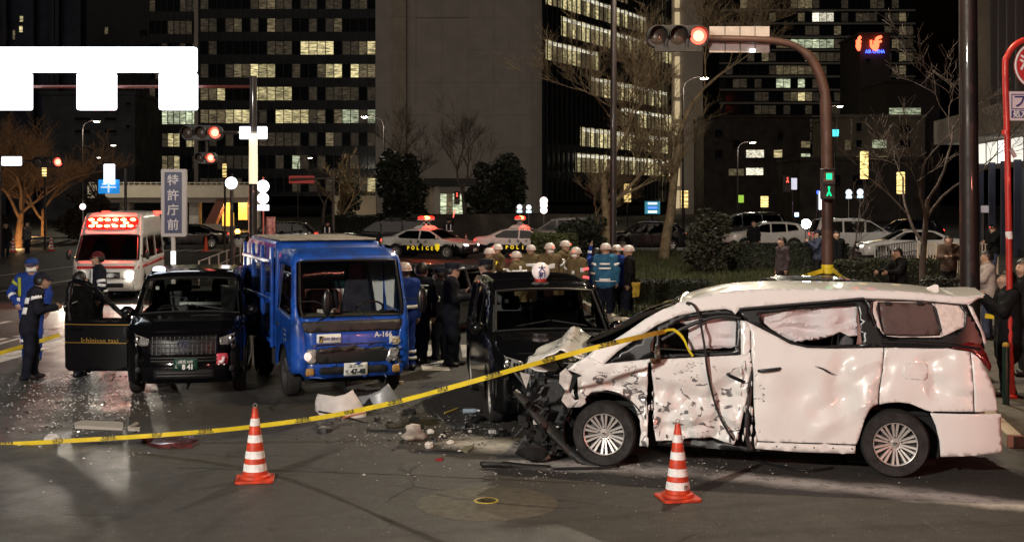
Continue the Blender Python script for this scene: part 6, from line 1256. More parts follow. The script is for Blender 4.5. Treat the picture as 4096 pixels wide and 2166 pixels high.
# far left board, signal, direction sign
fs_ = thing('overhead_sign', 'small flash-bright white board left of a far red signal', 'sign', (XP(45, 60), 60, ZP(643, 60))); board(fs_, 6, 85, 626, 662, 60, M_SIGNW, 'board', .05, .08, fs_.location)
mb = MB(); mb.tube([(-.6, .1, .0), (2.4, .1, .02)], .05, 6); mb.tube([(-.6, .1, 0), (-.6, .1, -ZP(643, 60))], .1, 8); obj('mast', mb, M_POLE_D, fs_)
signal('far red traffic signal beside the small flash-bright board', (XP(196, 60), 59.9, ZP(648, 60)), 2, 0, .20)
ds = thing('direction_sign', 'blue direction sign under a tall flash-bright white panel behind the ambulance', 'sign', (XP(436, 70), 70, ZP(745, 70)))
board(ds, 415, 458, 656, 733, 69.8, M_SIGNW, 'white_panel', .05, .08, ds.location); board(ds, 393, 477, 718, 774, 70, mat('sign_blue', (.02, .22, .6), .4, emit=.55, ecol=(.02, .36, 1)), 'blue_panel', .05, .08, ds.location)  # flash glare on both panels put in as emission
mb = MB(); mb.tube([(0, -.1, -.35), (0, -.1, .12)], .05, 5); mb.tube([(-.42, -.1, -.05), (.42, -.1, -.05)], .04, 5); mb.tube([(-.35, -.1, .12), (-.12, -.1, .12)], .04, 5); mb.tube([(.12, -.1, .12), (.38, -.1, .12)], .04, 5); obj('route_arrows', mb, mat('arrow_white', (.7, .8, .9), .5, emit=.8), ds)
mb = MB(); mb.tube([(.9, .1, 1), (.9, .1, -ZP(745, 70))], .08, 8); obj('mast', mb, M_POLE_D, ds)
rs_ = thing('far_signal_arm', 'far signal arm with the red backs of its signal reflecting, above the parked cars', 'signal mast', (XP(1333, 80), 80, 0))
mb = MB(); mb.tube([(0, 0, 0), (0, 0, ZP(712, 80)), (XP(1160, 80)-XP(1333, 80), 0, ZP(718, 80))], .10, 8); obj('mast', mb, mat('grey_brown_mast', (.10, .085, .07), .5), rs_); board(rs_, 1156, 1256, 703, 733, 80.1, mat('red_board', (.42, .06, .05), .5, emit=.12, ecol=(1, .1, .08)), 'signal_board', .03, .2, rs_.location)  # red reflection put into the board colour with slight emission
# dark lamp posts
def lamp_post(label, px, Y, ztop, r_, lean=0, base=0, arm=None, power=0, head_col=(1, .9, .7), name='lamp_post', emit=14, m=None):
    x = XP(px, Y); r = pole(name, label, 'lamp post', [(x, Y, base), (x+lean*.5, Y, ztop*.5), (x+lean, Y, ztop)], [r_, r_*.9, r_*.8], m or M_POLE_D)
    if arm is not None:
        ax, ay = arm; mb = MB(); mb.tube(smoothpoly([(lean, 0, ztop-base-.05), (lean+ax*.15, ay*.15, ztop-base+.5), (lean+ax*.6, ay*.6, ztop-base+.8), (lean+ax, ay, ztop-base+.8)], 4, False), r_*.45, 6); obj('arm', mb, m or M_POLE_D, r)
        hd = (lean+ax, ay, ztop-base+.76); mb = MB(); mb.ball(hd, (.38, .22, .10), 12); h_ = obj('lamp_head', mb, M_GALV, r); mb = MB(); mb.ball((hd[0], hd[1], hd[2]-.06), (.28, .16, .08), 12); obj('lamp_glow', mb, emis('street_lamp_glow', head_col, emit), h_)
        if power: lamp('street_and_key_light', (x+hd[0], Y+hd[1], base+hd[2]-.25), power, head_col, .12)
    return r
lamp_post('slim dark post rising behind the rescue workers', 2452, 37, 11.5, .105, .02, .0, (2.2, -2.5), 7000, (1, .88, .70))
lamp_post('thick dark lamp post with a red glint standing behind the wrecked minivan', 3882, 18.6, 9.5, .15, -.06, .13, (-2.8, -.6), 2300, (1, .80, .52))
# distant street lamps
for px, py, Y, lab in ((370, 483, 110, 'far street lamp highest above the ambulance'), (445, 578, 130, 'far street lamp below and right of the highest one'), (393, 627, 150, 'farthest street lamp above the blue direction sign'), (1478, 465, 105, 'curved street lamp in front of the concrete tower'), (2772, 310, 85, 'street lamp glowing under the red signal'), (3338, 423, 120, 'street lamp right of the brown mast'), (2990, 567, 120, 'street lamp above two lit windows of the brown block'), (1232, 628, 140, 'small street lamp before the office block')):
    h_ = ZP(py, Y); d = 1 if px in (1478,) else -1
    lamp_post(lab, px+(65 if d > 0 else -45)*.9, Y, h_-.8, .09, 0, 0, (-1.6 if d > 0 else 1.4, -.4), 1500 if Y < 125 else 0, (1, .93, .74), 'street_lamp', 16)
# lit lantern columns and shop signs on the right
M_LANT = litmat('lantern_yellow', (1, .70, .24), 2.2, 3.5)
for px, y0, y1, Y, lab in ((2510, 735, 808, 105, 'yellow lit lantern column left of the leaning plane tree'), (2738, 762, 830, 100, 'yellow lit lantern column right of the leaning plane tree'), (3457, 605, 715, 95, 'tallest yellow lantern column right of the brown mast'), (3603, 688, 775, 95, 'yellow lantern column by the slim street tree'), (3058, 785, 828, 100, 'short yellow lantern column above the black van'), (898, 655, 708, 70, 'thin yellow lantern column over the footbridge'), (177, 658, 705, 70, 'thin yellow lantern column below the far red signal')):
    lc = thing('lantern_column', lab, 'lantern', (XP(px, Y), Y, 0)); w_ = 26*Y/FPX*.5 if Y > 80 else .10; z0, z1 = ZP(y1, Y), ZP(y0, Y); mb = MB(); mb.box((0, 0, (z0+z1)/2), (w_*2, w_*2, z1-z0)); obj('lantern_body', mb, M_LANT, lc, bevel=.03)
    mb = MB(); mb.tube([(0, .1, 0), (0, .1, z0)], .06, 6); obj('post', mb, M_POLE_D, lc)
    for k in range(4): mb = MB(); mb.box((0, 0, z0+(z1-z0)*(k+.5)/4), (w_*2.1, w_*2.1, .04)); obj('lantern_band', mb, M_POLE_D, lc)
def shop(lab, px0, px1, py0, py1, Y, m, rows=0):
    s_ = thing('shop_sign', lab, 'sign', (XP((px0+px1)/2, Y), Y, 0)); board(s_, px0, px1, py0, py1, Y, m, 'sign_face', .03, .2, s_.location); mb = MB(); mb.tube([(0, .3, 0), (0, .3, ZP(py1, Y)+.3)], .08, 6); obj('post', mb, M_POLE_D, s_)
    for k in range(rows): mb = MB(); z = ZP(py0+(py1-py0)*(k+.5)/rows, Y); mb.box((0, -.02, z), ((px1-px0)*Y/FPX*.6, .02, (py1-py0)*Y/FPX/rows*.4)); obj('sign_mark', mb, BL if k % 2 else M_SIGNW, s_)
shop('tall white and blue shop sign left of the brown mast', 3278, 3292, 765, 838, 90, emis('shop_white', (.85, .92, 1), 2.2), 0); shop('small blue top shop sign beside the tall white one', 3270, 3277, 762, 775, 90, BL)
shop('pale lit poster beside the far red pedestrian signal', 3168, 3188, 712, 758, 82, emis('poster_pale', (.8, .8, .95), .8)); shop('small white lit shop sign over the parked cars', 3175, 3195, 850, 866, 92, emis('shop_blue', (.6, .75, 1), 3)); shop('blue green shop window glow behind the leaning tree', 2580, 2640, 805, 855, 110, emis('shop_teal', (.05, .35, .5), .5), 3)
shop('turquoise neon mark right of the brown mast', 3330, 3355, 518, 545, 140, emis('neon_teal', (.1, .9, 1), 1.5)); shop('small white poster on the louvred building', 3930, 3955, 822, 850, 55, mat('poster', (.5, .45, .5), .5, emit=.25)); shop('tiny green lit sign low in the trees', 2955, 2975, 780, 810, 115, emis('sign_green', (.4, .7, .08), .8))
# photographer's light on a stand
fl = thing('video_light', 'blinding white video light on a thin stand left of the brown mast', 'lamp', (XP(3222, 46), 46, .1)); zf_ = ZP(900, 46)-.1
mb = MB(); mb.tube([(0, 0, .6), (0, 0, zf_)], .02, 6); obj('stand', mb, M_BLACK, fl)
for k in range(3): a = k*2.09; mb = MB(); mb.tube([(0, 0, .65), (.4*math.cos(a), .4*math.sin(a), 0)], .012, 5); obj('leg', mb, M_BLACK, fl)
mb = MB(); mb.ball((0, -.1, zf_+.05), (.17, .06, .17), 14); obj('lamp_face', mb, emis('video_white', (1, .98, .9), 60), fl); mb = MB(); mb.box((0, .02, zf_+.05), (.3, .12, .3)); obj('lamp_case', mb, M_BLACK, fl, bevel=.03)
# hydrant sign
YHd = 17.2; hs_ = pole('hydrant_sign', 'red hooked pole carrying a round red hydrant sign and a white advert plate', 'sign', smoothpoly([(XP(4047, YHd), YHd, .13), (XP(4040, YHd), YHd, 1.2), (XP(4030, YHd), YHd, ZP(600, YHd)), (XP(4021, YHd), YHd, ZP(280, YHd)), (XP(4030, YHd), YHd, ZP(225, YHd)), (XP(4055, YHd), YHd, ZP(185, YHd)), (XP(4100, YHd), YHd, ZP(160, YHd)), (XP(4170, YHd), YHd, ZP(155, YHd))], 4, False), .042, mat('hydrant_red', (.52, .03, .022), .35, coat=.3, var=.2, vscale=6))
ho = hs_.location; M_HR = MATS['hydrant_red']
def hp_(px, py, dy=0): return A(px, py, YHd+dy)-ho
c = hp_(4150, 262); mb = MB(); mb.lathe([(0, -.03), (.33, -.03), (.33, 0), (0, 0)], 36, axis='Y', c=c); hd_ = obj('sign_disc', mb, mat('sign_disc_red', (.50, .02, .025), .4), hs_)
mb = MB(); mb.tube([c+Vector((.315*math.cos(t), -.03, .315*math.sin(t))) for t in [i*math.pi/20 for i in range(41)]], .016, 6); obj('sign_rim', mb, M_INK_W, hd_)
for ch, dz in (('消', .02), ('火', .0), ('栓', .0)): text('sign_character', ch, .22, M_INK_W, hd_, c+Vector((-.15+.2*'消火栓'.index(ch), -.035, dz)), (1, 0, 0), (0, 0, 1), bold=.006)
text('sign_small_letters', 'FIRE HYDRANT', .055, M_INK_W, hd_, c+Vector((0, -.035, .22)), (1, 0, 0), (0, 0, 1))
ad = board(hs_, 4032, 4320, 366, 482, YHd-.02, mat('advert_white', (.66, .58, .62), .45), 'advert_plate', .01, .03, ho)
board(ad, 4046, 4310, 376, 438, YHd-.024, M_BLUE_INK, 'advert_frame', .005, .003, ho); board(ad, 4050, 4306, 380, 434, YHd-.027, mat('advert_white', (.66, .58, .62), .45), 'advert_inner', .004, .003, ho); board(ad, 4046, 4310, 442, 472, YHd-.024, M_BLUE_INK, 'advert_band', .005, .003, ho)
text('advert_characters', 'フレンド', .20, M_BLUE_INK, ad, hp_(4052, 408, -.034), (1, 0, 0), (0, 0, 1), 'LEFT', bold=.004, sx=.9); text('advert_characters', '処方せん', .105, M_INK_W, ad, hp_(4052, 458, -.030), (1, 0, 0), (0, 0, 1), 'LEFT', bold=.002)
mb = MB(); mb.tube([hp_(4024, 520), hp_(4024, 540)], .055, 10); obj('clamp', mb, M_HR, hs_); mb = MB(); mb.box(hp_(4052, 612, -.04), (.05, .03, .13), ry=-.5); obj('tag_box', mb, M_SIGNBACK, hs_); mb = MB(); mb.tube([hp_(4035, 925), hp_(4037, 955)], .047, 10); obj('white_sleeve', mb, M_INK_W, hs_)
# green bollard
b = G(4024, 1655); bl = thing('bollard', 'dark green bollard with a yellow cap on the pavement edge', 'bollard', (b.x, b.y, .1)); mb = MB(); mb.lathe([(.045, 0), (.045, .80), (.04, .81)], 14); obj('post', mb, mat('bollard_green', (.012, .06, .05), .35, coat=.4), bl); mb = MB(); mb.lathe([(.046, .80), (.046, .83), (.03, .85), (0, .855)], 14); obj('cap', mb, mat('cap_yellow', (.7, .5, .12), .4), bl)
# railings
def railing(name, label, pts, h, nr, m, post_r=.03, rail_r=.022, bars=0, base=.0):
    r = thing(name, label, 'fence', pts[0]); o0 = Vector(pts[0]); P_ = [Vector(p)-o0 for p in pts]
    for p in P_: mb = MB(); mb.tube([p, p+Vector((0, 0, h))], post_r, 8); obj('post', mb, m, r)
    for k in range(nr): z = h*(k+1)/nr-.03; mb = MB(); mb.tube([p+Vector((0, 0, z)) for p in P_], rail_r, 6); obj('rail', mb, m, r)
    for a, b_ in zip(P_, P_[1:]):
        for k in range(1, bars): q = a.lerp(b_, k/bars); mb = MB(); mb.box(q+Vector((0, 0, h*.5)), (.035, .035, h*.92)); obj('bar', mb, m, r)
    return r
M_RW = mat('rail_pale', (.52, .42, .38), .45, var=.2, vscale=5)
def seg(a, b, n): return [Vector(a).lerp(Vector(b), k/n) for k in range(n+1)]
railing('guard_railing', 'white two-rail guard railing behind the taxi and the blue truck', seg((XP(795, 42), 42, 0), (XP(985, 60), 60, 0), 6), .82, 2, M_RW)
railing('pipe_railing', 'grey pipe railing in front of the white sedan', seg((XP(3500, 44), 44, .1), (XP(3665, 50), 50, .1), 4), 1.15, 3, mat('rail_grey', (.34, .32, .31), .4, .5), bars=4)
railing('bar_fence', 'pale vertical bar fence lit warm by the corner building', seg((XP(3768, 46), 46, .13), (XP(3990, 46), 46, .13), 3), 1.15, 2, mat('fence_cream', (.60, .48, .36), .5), .045, .03, bars=6)
railing('bar_fence', 'short pale fence sections between the pipe railing and the slim tree', seg((XP(3672, 47), 47, .13), (XP(3745, 47), 47, .13), 2), 1.1, 2, mat('fence_cream', (.60, .48, .36), .5), .04, .03, bars=3)
railing('tape_barrier', 'low pale barrier fence by the far corner under the footbridge', seg((XP(895, 85), 85, 0), (XP(940, 85), 85, 0), 2), 1.1, 2, M_RW, bars=5)
fp_ = thing('flashing_beacon', 'amber flashing warning lamp at the road works left of the mast', 'lamp', (XP(950, 70), 70, 0)); mb = MB(); mb.tube([(0, 0, 0), (0, 0, 1.0)], .04, 6); obj('post', mb, M_POLE_D, fp_); mb = MB(); mb.ball((0, 0, 1.1), .14, 12); obj('lamp_dome', mb, emis('amber_flash', (1, .42, .05), 16), fp_)
bn = thing('wrapped_board', 'crumpled red and silver sheeting wrapped round a board by the mast', 'board', (XP(1083, 45), 45, 0)); mb = MB(); mb.grid(lambda u, v: ((u-.5)*.34, .05*noise.noise(Vector((u*5, v*9, 1))), .05+v*(ZP(866, 45)-.05)), 6, 20); sheet('sheeting', mb, mat('red_sheet', (.42, .16, .14), .3, .3, var=.6, vscale=9), bn, .03)
# ================================================================ CONES AND TAPE
M_CONE = mat('cone_red', (.60, .055, .018), .45, coat=.1, var=.35, vscale=9); M_CBAND = mat('cone_band', (.86, .85, .83), .45, var=.28, vscale=14)
def cone(label, loc, s_=1.0, ring=True, group=None, sticker=False, bands=4, name='traffic_cone'):
    r = thing(name, label, 'traffic cone', loc, rnd.uniform(-.2, .2), group); mb = MB(); mb.prism(rrect(0, 0, .36*s_, .36*s_, .04*s_), lambda u, v, d: (u, v, d), 0, .025*s_); mb.lathe([(.15*s_, .025*s_), (.145*s_, .055*s_), (.125*s_, .06*s_)], 28); obj('base', mb, M_CONE, r, bevel=.005)
    rad = lambda z: .118-(.118-.026)*(z-.05)/.62
    mb = MB(); mb.lathe([(rad(.05)*s_, .05*s_), (rad(.67)*s_, .67*s_), (.02*s_, .69*s_), (0, .692*s_)], 28); obj('body', mb, M_CONE, r)
    for a, b_ in ((.52, .59), (.365, .435), (.215, .285), (.095, .165))[:bands]: mb = MB(); mb.lathe([((rad(a)+.002)*s_, a*s_), ((rad(b_)+.002)*s_, b_*s_)], 28); mb.f = mb.f[:28]; mb.m = mb.m[:28]; obj('white_band', mb, M_CBAND, r)
    if ring: mb = MB(); mb.tube([(.018*math.cos(t)*s_, 0, (.71+.018*math.sin(t))*s_) for t in [i*.4189 for i in range(16)]], .004*s_, 5); obj('ring', mb, M_GALV, r)
    return r
b = G(1020, 1918); cone('striped road cone standing on open asphalt with the tape passing behind it', (b.x, b.y, 0), 1.07)
b = G(2711, 1992); k1 = cone('striped road cone standing before the front door of the wrecked minivan', (b.x, b.y, 0), 1.04)
text('cone_lettering', '庁', .05, M_INK, k1, (.045, -.112, .125), (1, .3, 0), (0, 0, 1))
for px, py, lab in ((53, 1008, 'far striped cone nearest the orange lit tree'), (205, 1003, 'far striped cone by the crossing stripes left of the ambulance'), (1864, 992, 'far striped cone between the two patrol cars')): b = G(px, py); cone(lab, (b.x, b.y, 0), 1.25, False)
for px, py, lab in ((824, 1004, 'plain orange cone beyond the place name sign'), (944, 990, 'slim plain orange cone near the amber flashing lamp')): b = G(px, py); cone(lab, (b.x, b.y, 0), 1.25, False, bands=0)
# yellow tape with mirrored lettering (seen from behind)
M_TAPE = mat('tape_yellow', (.74, .56, .030), .35, var=.15, vscale=5, bump=.15, bscale=30)
def tape(label, pts, wd, txt=True, sag=None, name='barrier_tape', twist=0.):
    P_ = [Vector(p) for p in smoothpoly([tuple(q) for q in pts], 8, False)]; r = thing(name, label, 'tape', P_[0]); o0 = P_[0]; P_ = [p-o0 for p in P_]
    cum = [0]
    for a, b_ in zip(P_, P_[1:]): cum.append(cum[-1]+(b_-a).length)
    def at(s_, v):
        k = 0
        while k < len(cum)-2 and cum[k+1] < s_: k += 1
        t = (s_-cum[k])/max(1e-6, cum[k+1]-cum[k]); p = P_[k].lerp(P_[k+1], t); d = (P_[k+1]-P_[k]).normalized()
        up = Vector((0, 0, 1)); up = (up-d*up.dot(d)).normalized(); n = d.cross(up); a = .9*noise.noise(Vector((s_*.8, 3, 1)))+.35*noise.noise(Vector((s_*2.6, 5, 1)))+twist
        return p+(up*math.cos(a)+n*math.sin(a))*(v*wd), (n*math.cos(a)-up*math.sin(a))
    mb = MB(); n = max(8, int(cum[-1]/.10)); mb.grid(lambda u, v: at(u*cum[-1], v-.5)[0], n, 2); sheet('tape_strip', mb, M_TAPE, r, .0012, smooth=None)
    if txt:
        s_ = .25; words = [('東京消防庁', .030, 'TOKYO FIRE DEPT'), ('立入禁止', .030, 'KEEP OUT')]; i = 0
        while s_ < cum[-1]-.5:
            for row, st_, sz in ((.20, words[i % 2][0], .037), (-.27, words[i % 2][2], .027)):
                o = text('tape_print', st_, sz/.06*wd, M_INK, r, (0, 0, 0), (1, 0, 0), (0, 1, 0), extrude=0, sx=1.15, bold=.0009)
                for vtx in o.data.vertices:
                    p, nn = at(s_-vtx.co.x, row+vtx.co.y/wd); q = p+nn*.003; q = p+(nn*.003 if nn.y < 0 else nn*-.003); vtx.co = q
            i += 1; s_ += .62
    return r
def on_van(px, py, off=.03): x, z = pv(px, py); q = Matrix.Rotation(van.rotation_euler.z, 3, 'Z') @ Vector((x, van_y(x, z)+off, z)); return VAN_O+q
tp = [A(-60, 1780, 14.6), A(400, 1754, 14.5), A(800, 1726, 14.2), A(1050, 1700, 14.0), A(1300, 1665, 13.7), A(1560, 1612, 13.3), A(1830, 1541, 12.9), A(2080, 1470, 12.6), A(2300, 1410, 12.5), A(2500, 1360, 12.55), on_van(2660, 1326, .05)]
tape('long yellow keep-out tape stretched from the road to the wrecked minivan', tp, .050)
tape('loose yellow tape end dangling in the minivan door window', [on_van(2650, 1328, .06), on_van(2690, 1318, .06), on_van(2730, 1350, .05), on_van(2752, 1395, .05), on_van(2772, 1424, .05)], .034, False, twist=.5)
kn = MB(); q = on_van(2656, 1326, .05); kn.ball((0, 0, 0), (.025, .02, .02), 8); o = obj('tape_knot', kn, M_TAPE); o.location = q; tag(o, 'yellow tape knot tied at the minivan mirror stub', 'knot')
tape('yellow tape from the brown mast sloping down to the left', [A(2990, 1160, 21.6), A(3130, 1130, 22.2), A(3290, 1082, 22.82)], .08, True)
tape('yellow tape from the brown mast sloping down to the right', [A(3325, 1072, 22.82), A(3370, 1110, 22.0), A(3430, 1145, 21.4)], .08, True)
for z in (1066, 1084): mb = MB(); zz = ZP(z, YS); mb.lathe([(.110, -.04), (.113, 0), (.110, .04)], 20); o = obj('tape_wrap', mb, M_TAPE); o.location = (xs_, YS, zz); tag(o, 'yellow tape winding round the brown mast, '+('upper turn' if z == 1066 else 'lower turn where the tapes leave'), 'tape')
tape('yellow tape on the road behind the left policeman', [A(-30, 1420, 20.6), A(120, 1375, 21.6), A(240, 1338, 22.6)], .07, False)
tape('yellow tape stretched behind the filming man on the right', [A(3940, 1262, 22), A(4020, 1268, 22), A(4140, 1262, 22)], .08, False)
# hose over the van
mb = MB(); hpnts = [on_van(x, y, .05) for x, y in ((2742, 1218), (2755, 1213), (2775, 1226), (2795, 1265), (2808, 1330), (2820, 1400), (2830, 1480), (2850, 1580), (2880, 1670), (2930, 1750))]+[G(2985, 1818, .03), G(3040, 1842, .02), G(3120, 1862, .02), G(3230, 1880, .02), G(3330, 1868, .02)]
hpnts = smoothpoly([tuple(p) for p in hpnts], 5, False); mb.tube([Vector(p)-Vector(hpnts[0]) for p in hpnts], .013, 8); o = obj('rescue_hose', mb, M_BLACK); o.location = hpnts[0]; tag(o, 'thin black rescue hose hanging over the minivan roof and door', 'hose')
# ================================================================ PEOPLE: one smooth skin each, grown from limbs
def surfnet(F, o, h):
    n = np.array(F.shape)-1; ins = F < 0
    c = [(i, j, k) for i in (0, 1) for j in (0, 1) for k in (0, 1)]
    cs = {q: F[q[0]:q[0]+n[0], q[1]:q[1]+n[1], q[2]:q[2]+n[2]] for q in c}
    cnt = sum((cs[q] < 0).astype(int) for q in c); mask = (cnt > 0) & (cnt < 8); idx = -np.ones(mask.shape, int); ii = np.argwhere(mask); idx[mask] = np.arange(len(ii))
    pos = np.zeros((len(ii), 3)); num = np.zeros(len(ii))
    for a in c:
        for ax in range(3):
            if a[ax] == 0:
                b = list(a); b[ax] = 1; va = cs[a][mask]; vb = cs[tuple(b)][mask]; x = (va < 0) != (vb < 0); t = np.where(x, va/(va-vb+1e-12), 0)
                p = np.tile(np.array(a, float), (len(ii), 1)); p[:, ax] += t; pos += p*x[:, None]; num += x
    V = (ii+pos/num[:, None])*h+o; Fc = []
    for ax in range(3):
        u, v = [(1, 2), (2, 0), (0, 1)][ax]; sl0 = [slice(None)]*3; sl1 = [slice(None)]*3; sl0[ax] = slice(0, -1); sl1[ax] = slice(1, None)
        ch = ins[tuple(sl0)] != ins[tuple(sl1)]; e = np.argwhere(ch); e = e[(e[:, u] > 0) & (e[:, v] > 0) & (e[:, u] < n[u]) & (e[:, v] < n[v])]
        def ci(du, dv): q = e.copy(); q[:, u] += du; q[:, v] += dv; return idx[q[:, 0], q[:, 1], q[:, 2]]
        quad = np.stack([ci(-1, -1), ci(0, -1), ci(0, 0), ci(-1, 0)], 1); fl_ = ~ins[tuple(e.T)]; quad[fl_] = quad[fl_][:, ::-1]; Fc.append(quad)
    return V, np.concatenate(Fc)
def rcone(P, a, b, r1, r2):
    ba = b-a; l2 = ba.dot(ba)+1e-9; t = np.clip((P-a) @ ba/l2, 0, 1); return np.linalg.norm(P-a-t[:, None]*ba, axis=1)-(r1+(r2-r1)*t)
SKIN = mat('skin', (.42, .25, .18), .55, var=.15, vscale=20); SHOE = mat('shoe_leather', (.012, .011, .011), .4); HAIR = mat('black_hair', (.010, .008, .007), .5); M_TAPEW = mat('reflective_tape', (.92, .93, .95), .35); GLOVE = mat('glove', (.05, .05, .05), .8)
def cloth(n, c): return mat('cloth_'+n, c, .85, spec=.12, var=.22, vscale=7, bump=.25, bscale=25)
NAVY = cloth('navy', (.014, .015, .024)); NAVYT = cloth('navy_trousers', (.010, .012, .022)); KHAKI = cloth('khaki', (.15, .112, .060)); RBLUE = cloth('rescue_blue', (.035, .13, .25)); ROYAL = cloth('royal_blue', (.02, .05, .26)); BLKC = cloth('black', (.010, .010, .011)); GREYC = cloth('grey', (.10, .09, .09)); CREAM = cloth('cream', (.42, .36, .34)); LIMEC = cloth('lime', (.42, .45, .05)); BROWNC = cloth('brown', (.09, .06, .045)); DENIM = cloth('denim', (.05, .06, .10))
ARMS = {'down': ((-.02, .07, -.28), (.03, .06, -.53)), 'write': ((.05, .07, -.27), (.28, -.10, -.24)), 'phone': ((.14, .04, -.23), (.34, -.08, -.05)), 'raise': ((.16, .08, .08), (.20, .06, .34)), 'hip': ((-.06, .16, -.24), (.06, .04, -.42)), 'fwd': ((.16, .06, -.20), (.40, .0, -.22)), 'point': ((.22, .05, -.02), (.48, .03, .06))}
CAMF = lambda rz: -math.pi/2-rz
def person(label, loc, rz, h=1.72, top=NAVY, bot=NAVYT, arms=('down', 'down'), hat='cap', hatc=None, lean=0., head=0., stride=.05, bands=(), vest=None, mask_=False, pose='stand', bulk=1.0, vox=.022, coat=.0, group=None, hair=None, z=0, skirt=False):
    s = h/1.72; root = thing('person', label, 'person', (loc[0], loc[1], z), rz, group); V3 = lambda *a: np.array(a, float)
    hipz = .90; lf = [V3(stride, .10, .07), V3(-stride, -.10, .07)]; kn_ = [V3(stride*.7+.03, .10, .48), V3(-stride*.5+.03, -.10, .48)]
    if pose == 'sit': hipz = .52; kn_ = [V3(.40, .13, .50), V3(.40, -.13, .50)]; lf = [V3(.38, .13, .07), V3(.34, -.13, .07)]
    if pose == 'crouch': hipz = .42; kn_ = [V3(.30, .16, .52), V3(.30, -.16, .40)]; lf = [V3(.10, .14, .07), V3(-.02, -.14, .07)]
    dz = hipz-.90; L = lambda p, k=1.: p+V3(math.sin(lean)*(p[2]-.9-0)*1.0, 0, -(1-math.cos(lean))*(p[2]-.9))+V3(0, 0, dz)
    prim = []; B = bulk
    for sd, k in ((1, 0), (-1, 1)):
        hp = V3(0, .09*sd, .90+dz); a = lf[k]
        prim += [(hp, kn_[k], .105*B, .078*B, 1), (kn_[k], a, .078*B, .064*B, 1), (a+V3(-.05, 0, -.025), a+V3(.15, 0, -.032), .047, .040, 3)]
        prim += [(L(V3(0, .07*sd, .86-coat)), L(V3(0, .10*sd, 1.36)), .132*B, .118*B, 0)]
        sh = L(V3(0, .195*sd, 1.40)); e, w_ = ARMS[arms[k]]; E = sh+V3(e[0], e[1]*sd, e[2]); W = sh+V3(w_[0], w_[1]*sd, w_[2])
        prim += [(L(V3(0, .12*sd, 1.39)), sh, .085*B, .075*B, 0), (sh, E, .070*B, .058*B, 0), (E, W, .058*B, .046*B, 0)]
        hd = (W-E)/np.linalg.norm(W-E); prim += [(W, W+hd*.075, .032, .036, 2)]
    nb = L(V3(0, 0, 1.44)); Hc = L(V3(.02+.06*head, 0, 1.60-.02*abs(head)))
    prim += [(L(V3(0, 0, 1.38)), nb, .10*B, .075, 0), (nb, Hc, .056, .058, 2), (Hc+V3(-.015, 0, .02), Hc+V3(.02, 0, -.02), .094, .082, 2), (Hc+V3(.05, 0, -.055), Hc+V3(.055, 0, -.085), .052, .042, 2), (Hc+V3(.10, 0, .0), Hc+V3(.112, 0, -.025), .012, .017, 2)]
    for sd in (1, -1): prim.append((Hc+V3(0, .088*sd, .01), Hc+V3(0, .092*sd, -.025), .018, .014, 2))
    pr = [(a*s, b*s, r1*s, r2*s, t) for a, b, r1, r2, t in prim]
    lo = np.min([np.minimum(a, b)-max(r1, r2)-.05 for a, b, r1, r2, t in pr], 0); hi = np.max([np.maximum(a, b)+max(r1, r2)+.05 for a, b, r1, r2, t in pr], 0)
    lo[2] = max(lo[2], .0); nn = np.ceil((hi-lo)/vox).astype(int)+1
    gx, gy, gz = np.meshgrid(*[lo[i]+vox*np.arange(nn[i]) for i in range(3)], indexing='ij'); P = np.stack([gx.ravel(), gy.ravel(), gz.ravel()], 1); acc = None; kk = 55.
    for a, b, r1, r2, t in pr:
        d = rcone(P, a, b, r1, r2); e = np.exp(-kk*np.clip(d, -.5, 1.5)); acc = e if acc is None else acc+e
    F = -np.log(acc)/kk; F += .004*np.sin(34*P[:, 2]+5*np.sin(11*P[:, 1])+4*np.sin(9*P[:, 0])); F = F.reshape(nn); F[:, :, 0] = np.maximum(F[:, :, 0], .001)
    Vv, Fq = surfnet(F, lo, vox); cen = Vv[Fq].mean(1); best = np.full(len(cen), 1e9); tg = np.zeros(len(cen), int)
    for a, b, r1, r2, t in pr:
        d = rcone(cen, a, b, r1, r2)-(.004 if t == 0 else 0); m = d < best; best[m] = d[m]; tg[m] = t
    mb = MB(); mb.v = [tuple(p) for p in Vv]; mb.f = [tuple(int(i) for i in f) for f in Fq]; mb.m = [int(t) for t in tg]
    for sd, k in ((1, 0), (-1, 1)):     # fingers and thumb
        sh = L(V3(0, .195*sd, 1.40)); e, w_ = ARMS[arms[k]]; E = Vector(sh+V3(e[0], e[1]*sd, e[2]))*s; W = Vector(sh+V3(w_[0], w_[1]*sd, w_[2]))*s; d = (W-E).normalized(); up = Vector((0, sd, .15)); sx_ = d.cross(up).normalized(); pl = d.cross(sx_).normalized(); c0 = W+d*.095*s
        for f_ in range(4):
            q = c0+sx_*((f_-1.5)*.017*s); ln = (.062, .072, .068, .052)[f_]*s; mb.tube([q, q+d*ln*.5+pl*.006*s, q+d*ln*.85+pl*.028*s], [.009*s, .008*s, .006*s], 5, m=2)
        q = W+d*.04*s+sx_*.033*s; mb.tube([q, q+d*.03*s+sx_*.024*s, q+d*.058*s+sx_*.022*s+pl*.01], [.011*s, .010*s, .007*s], 5, m=2)
    H = Vector(Hc)*s; 
    for sd in (1, -1): mb.ball(H+Vector((.098, .034*sd, .006))*s, .012*s, 6, m=3)
    me = bpy.data.meshes.new('body'); me.from_pydata(mb.v, [], mb.f); me.polygons.foreach_set('material_index', mb.m); me.shade_smooth(); link('body', me, [top, bot, SKIN, SHOE], root)
    hm = hatc or NAVY
    def part(n, b, m, sm=60): return obj(n, b, m, root, smooth=sm)
    q = lambda x, y, z_: H+Vector((x*1.10, y*1.10, z_*1.06))*s
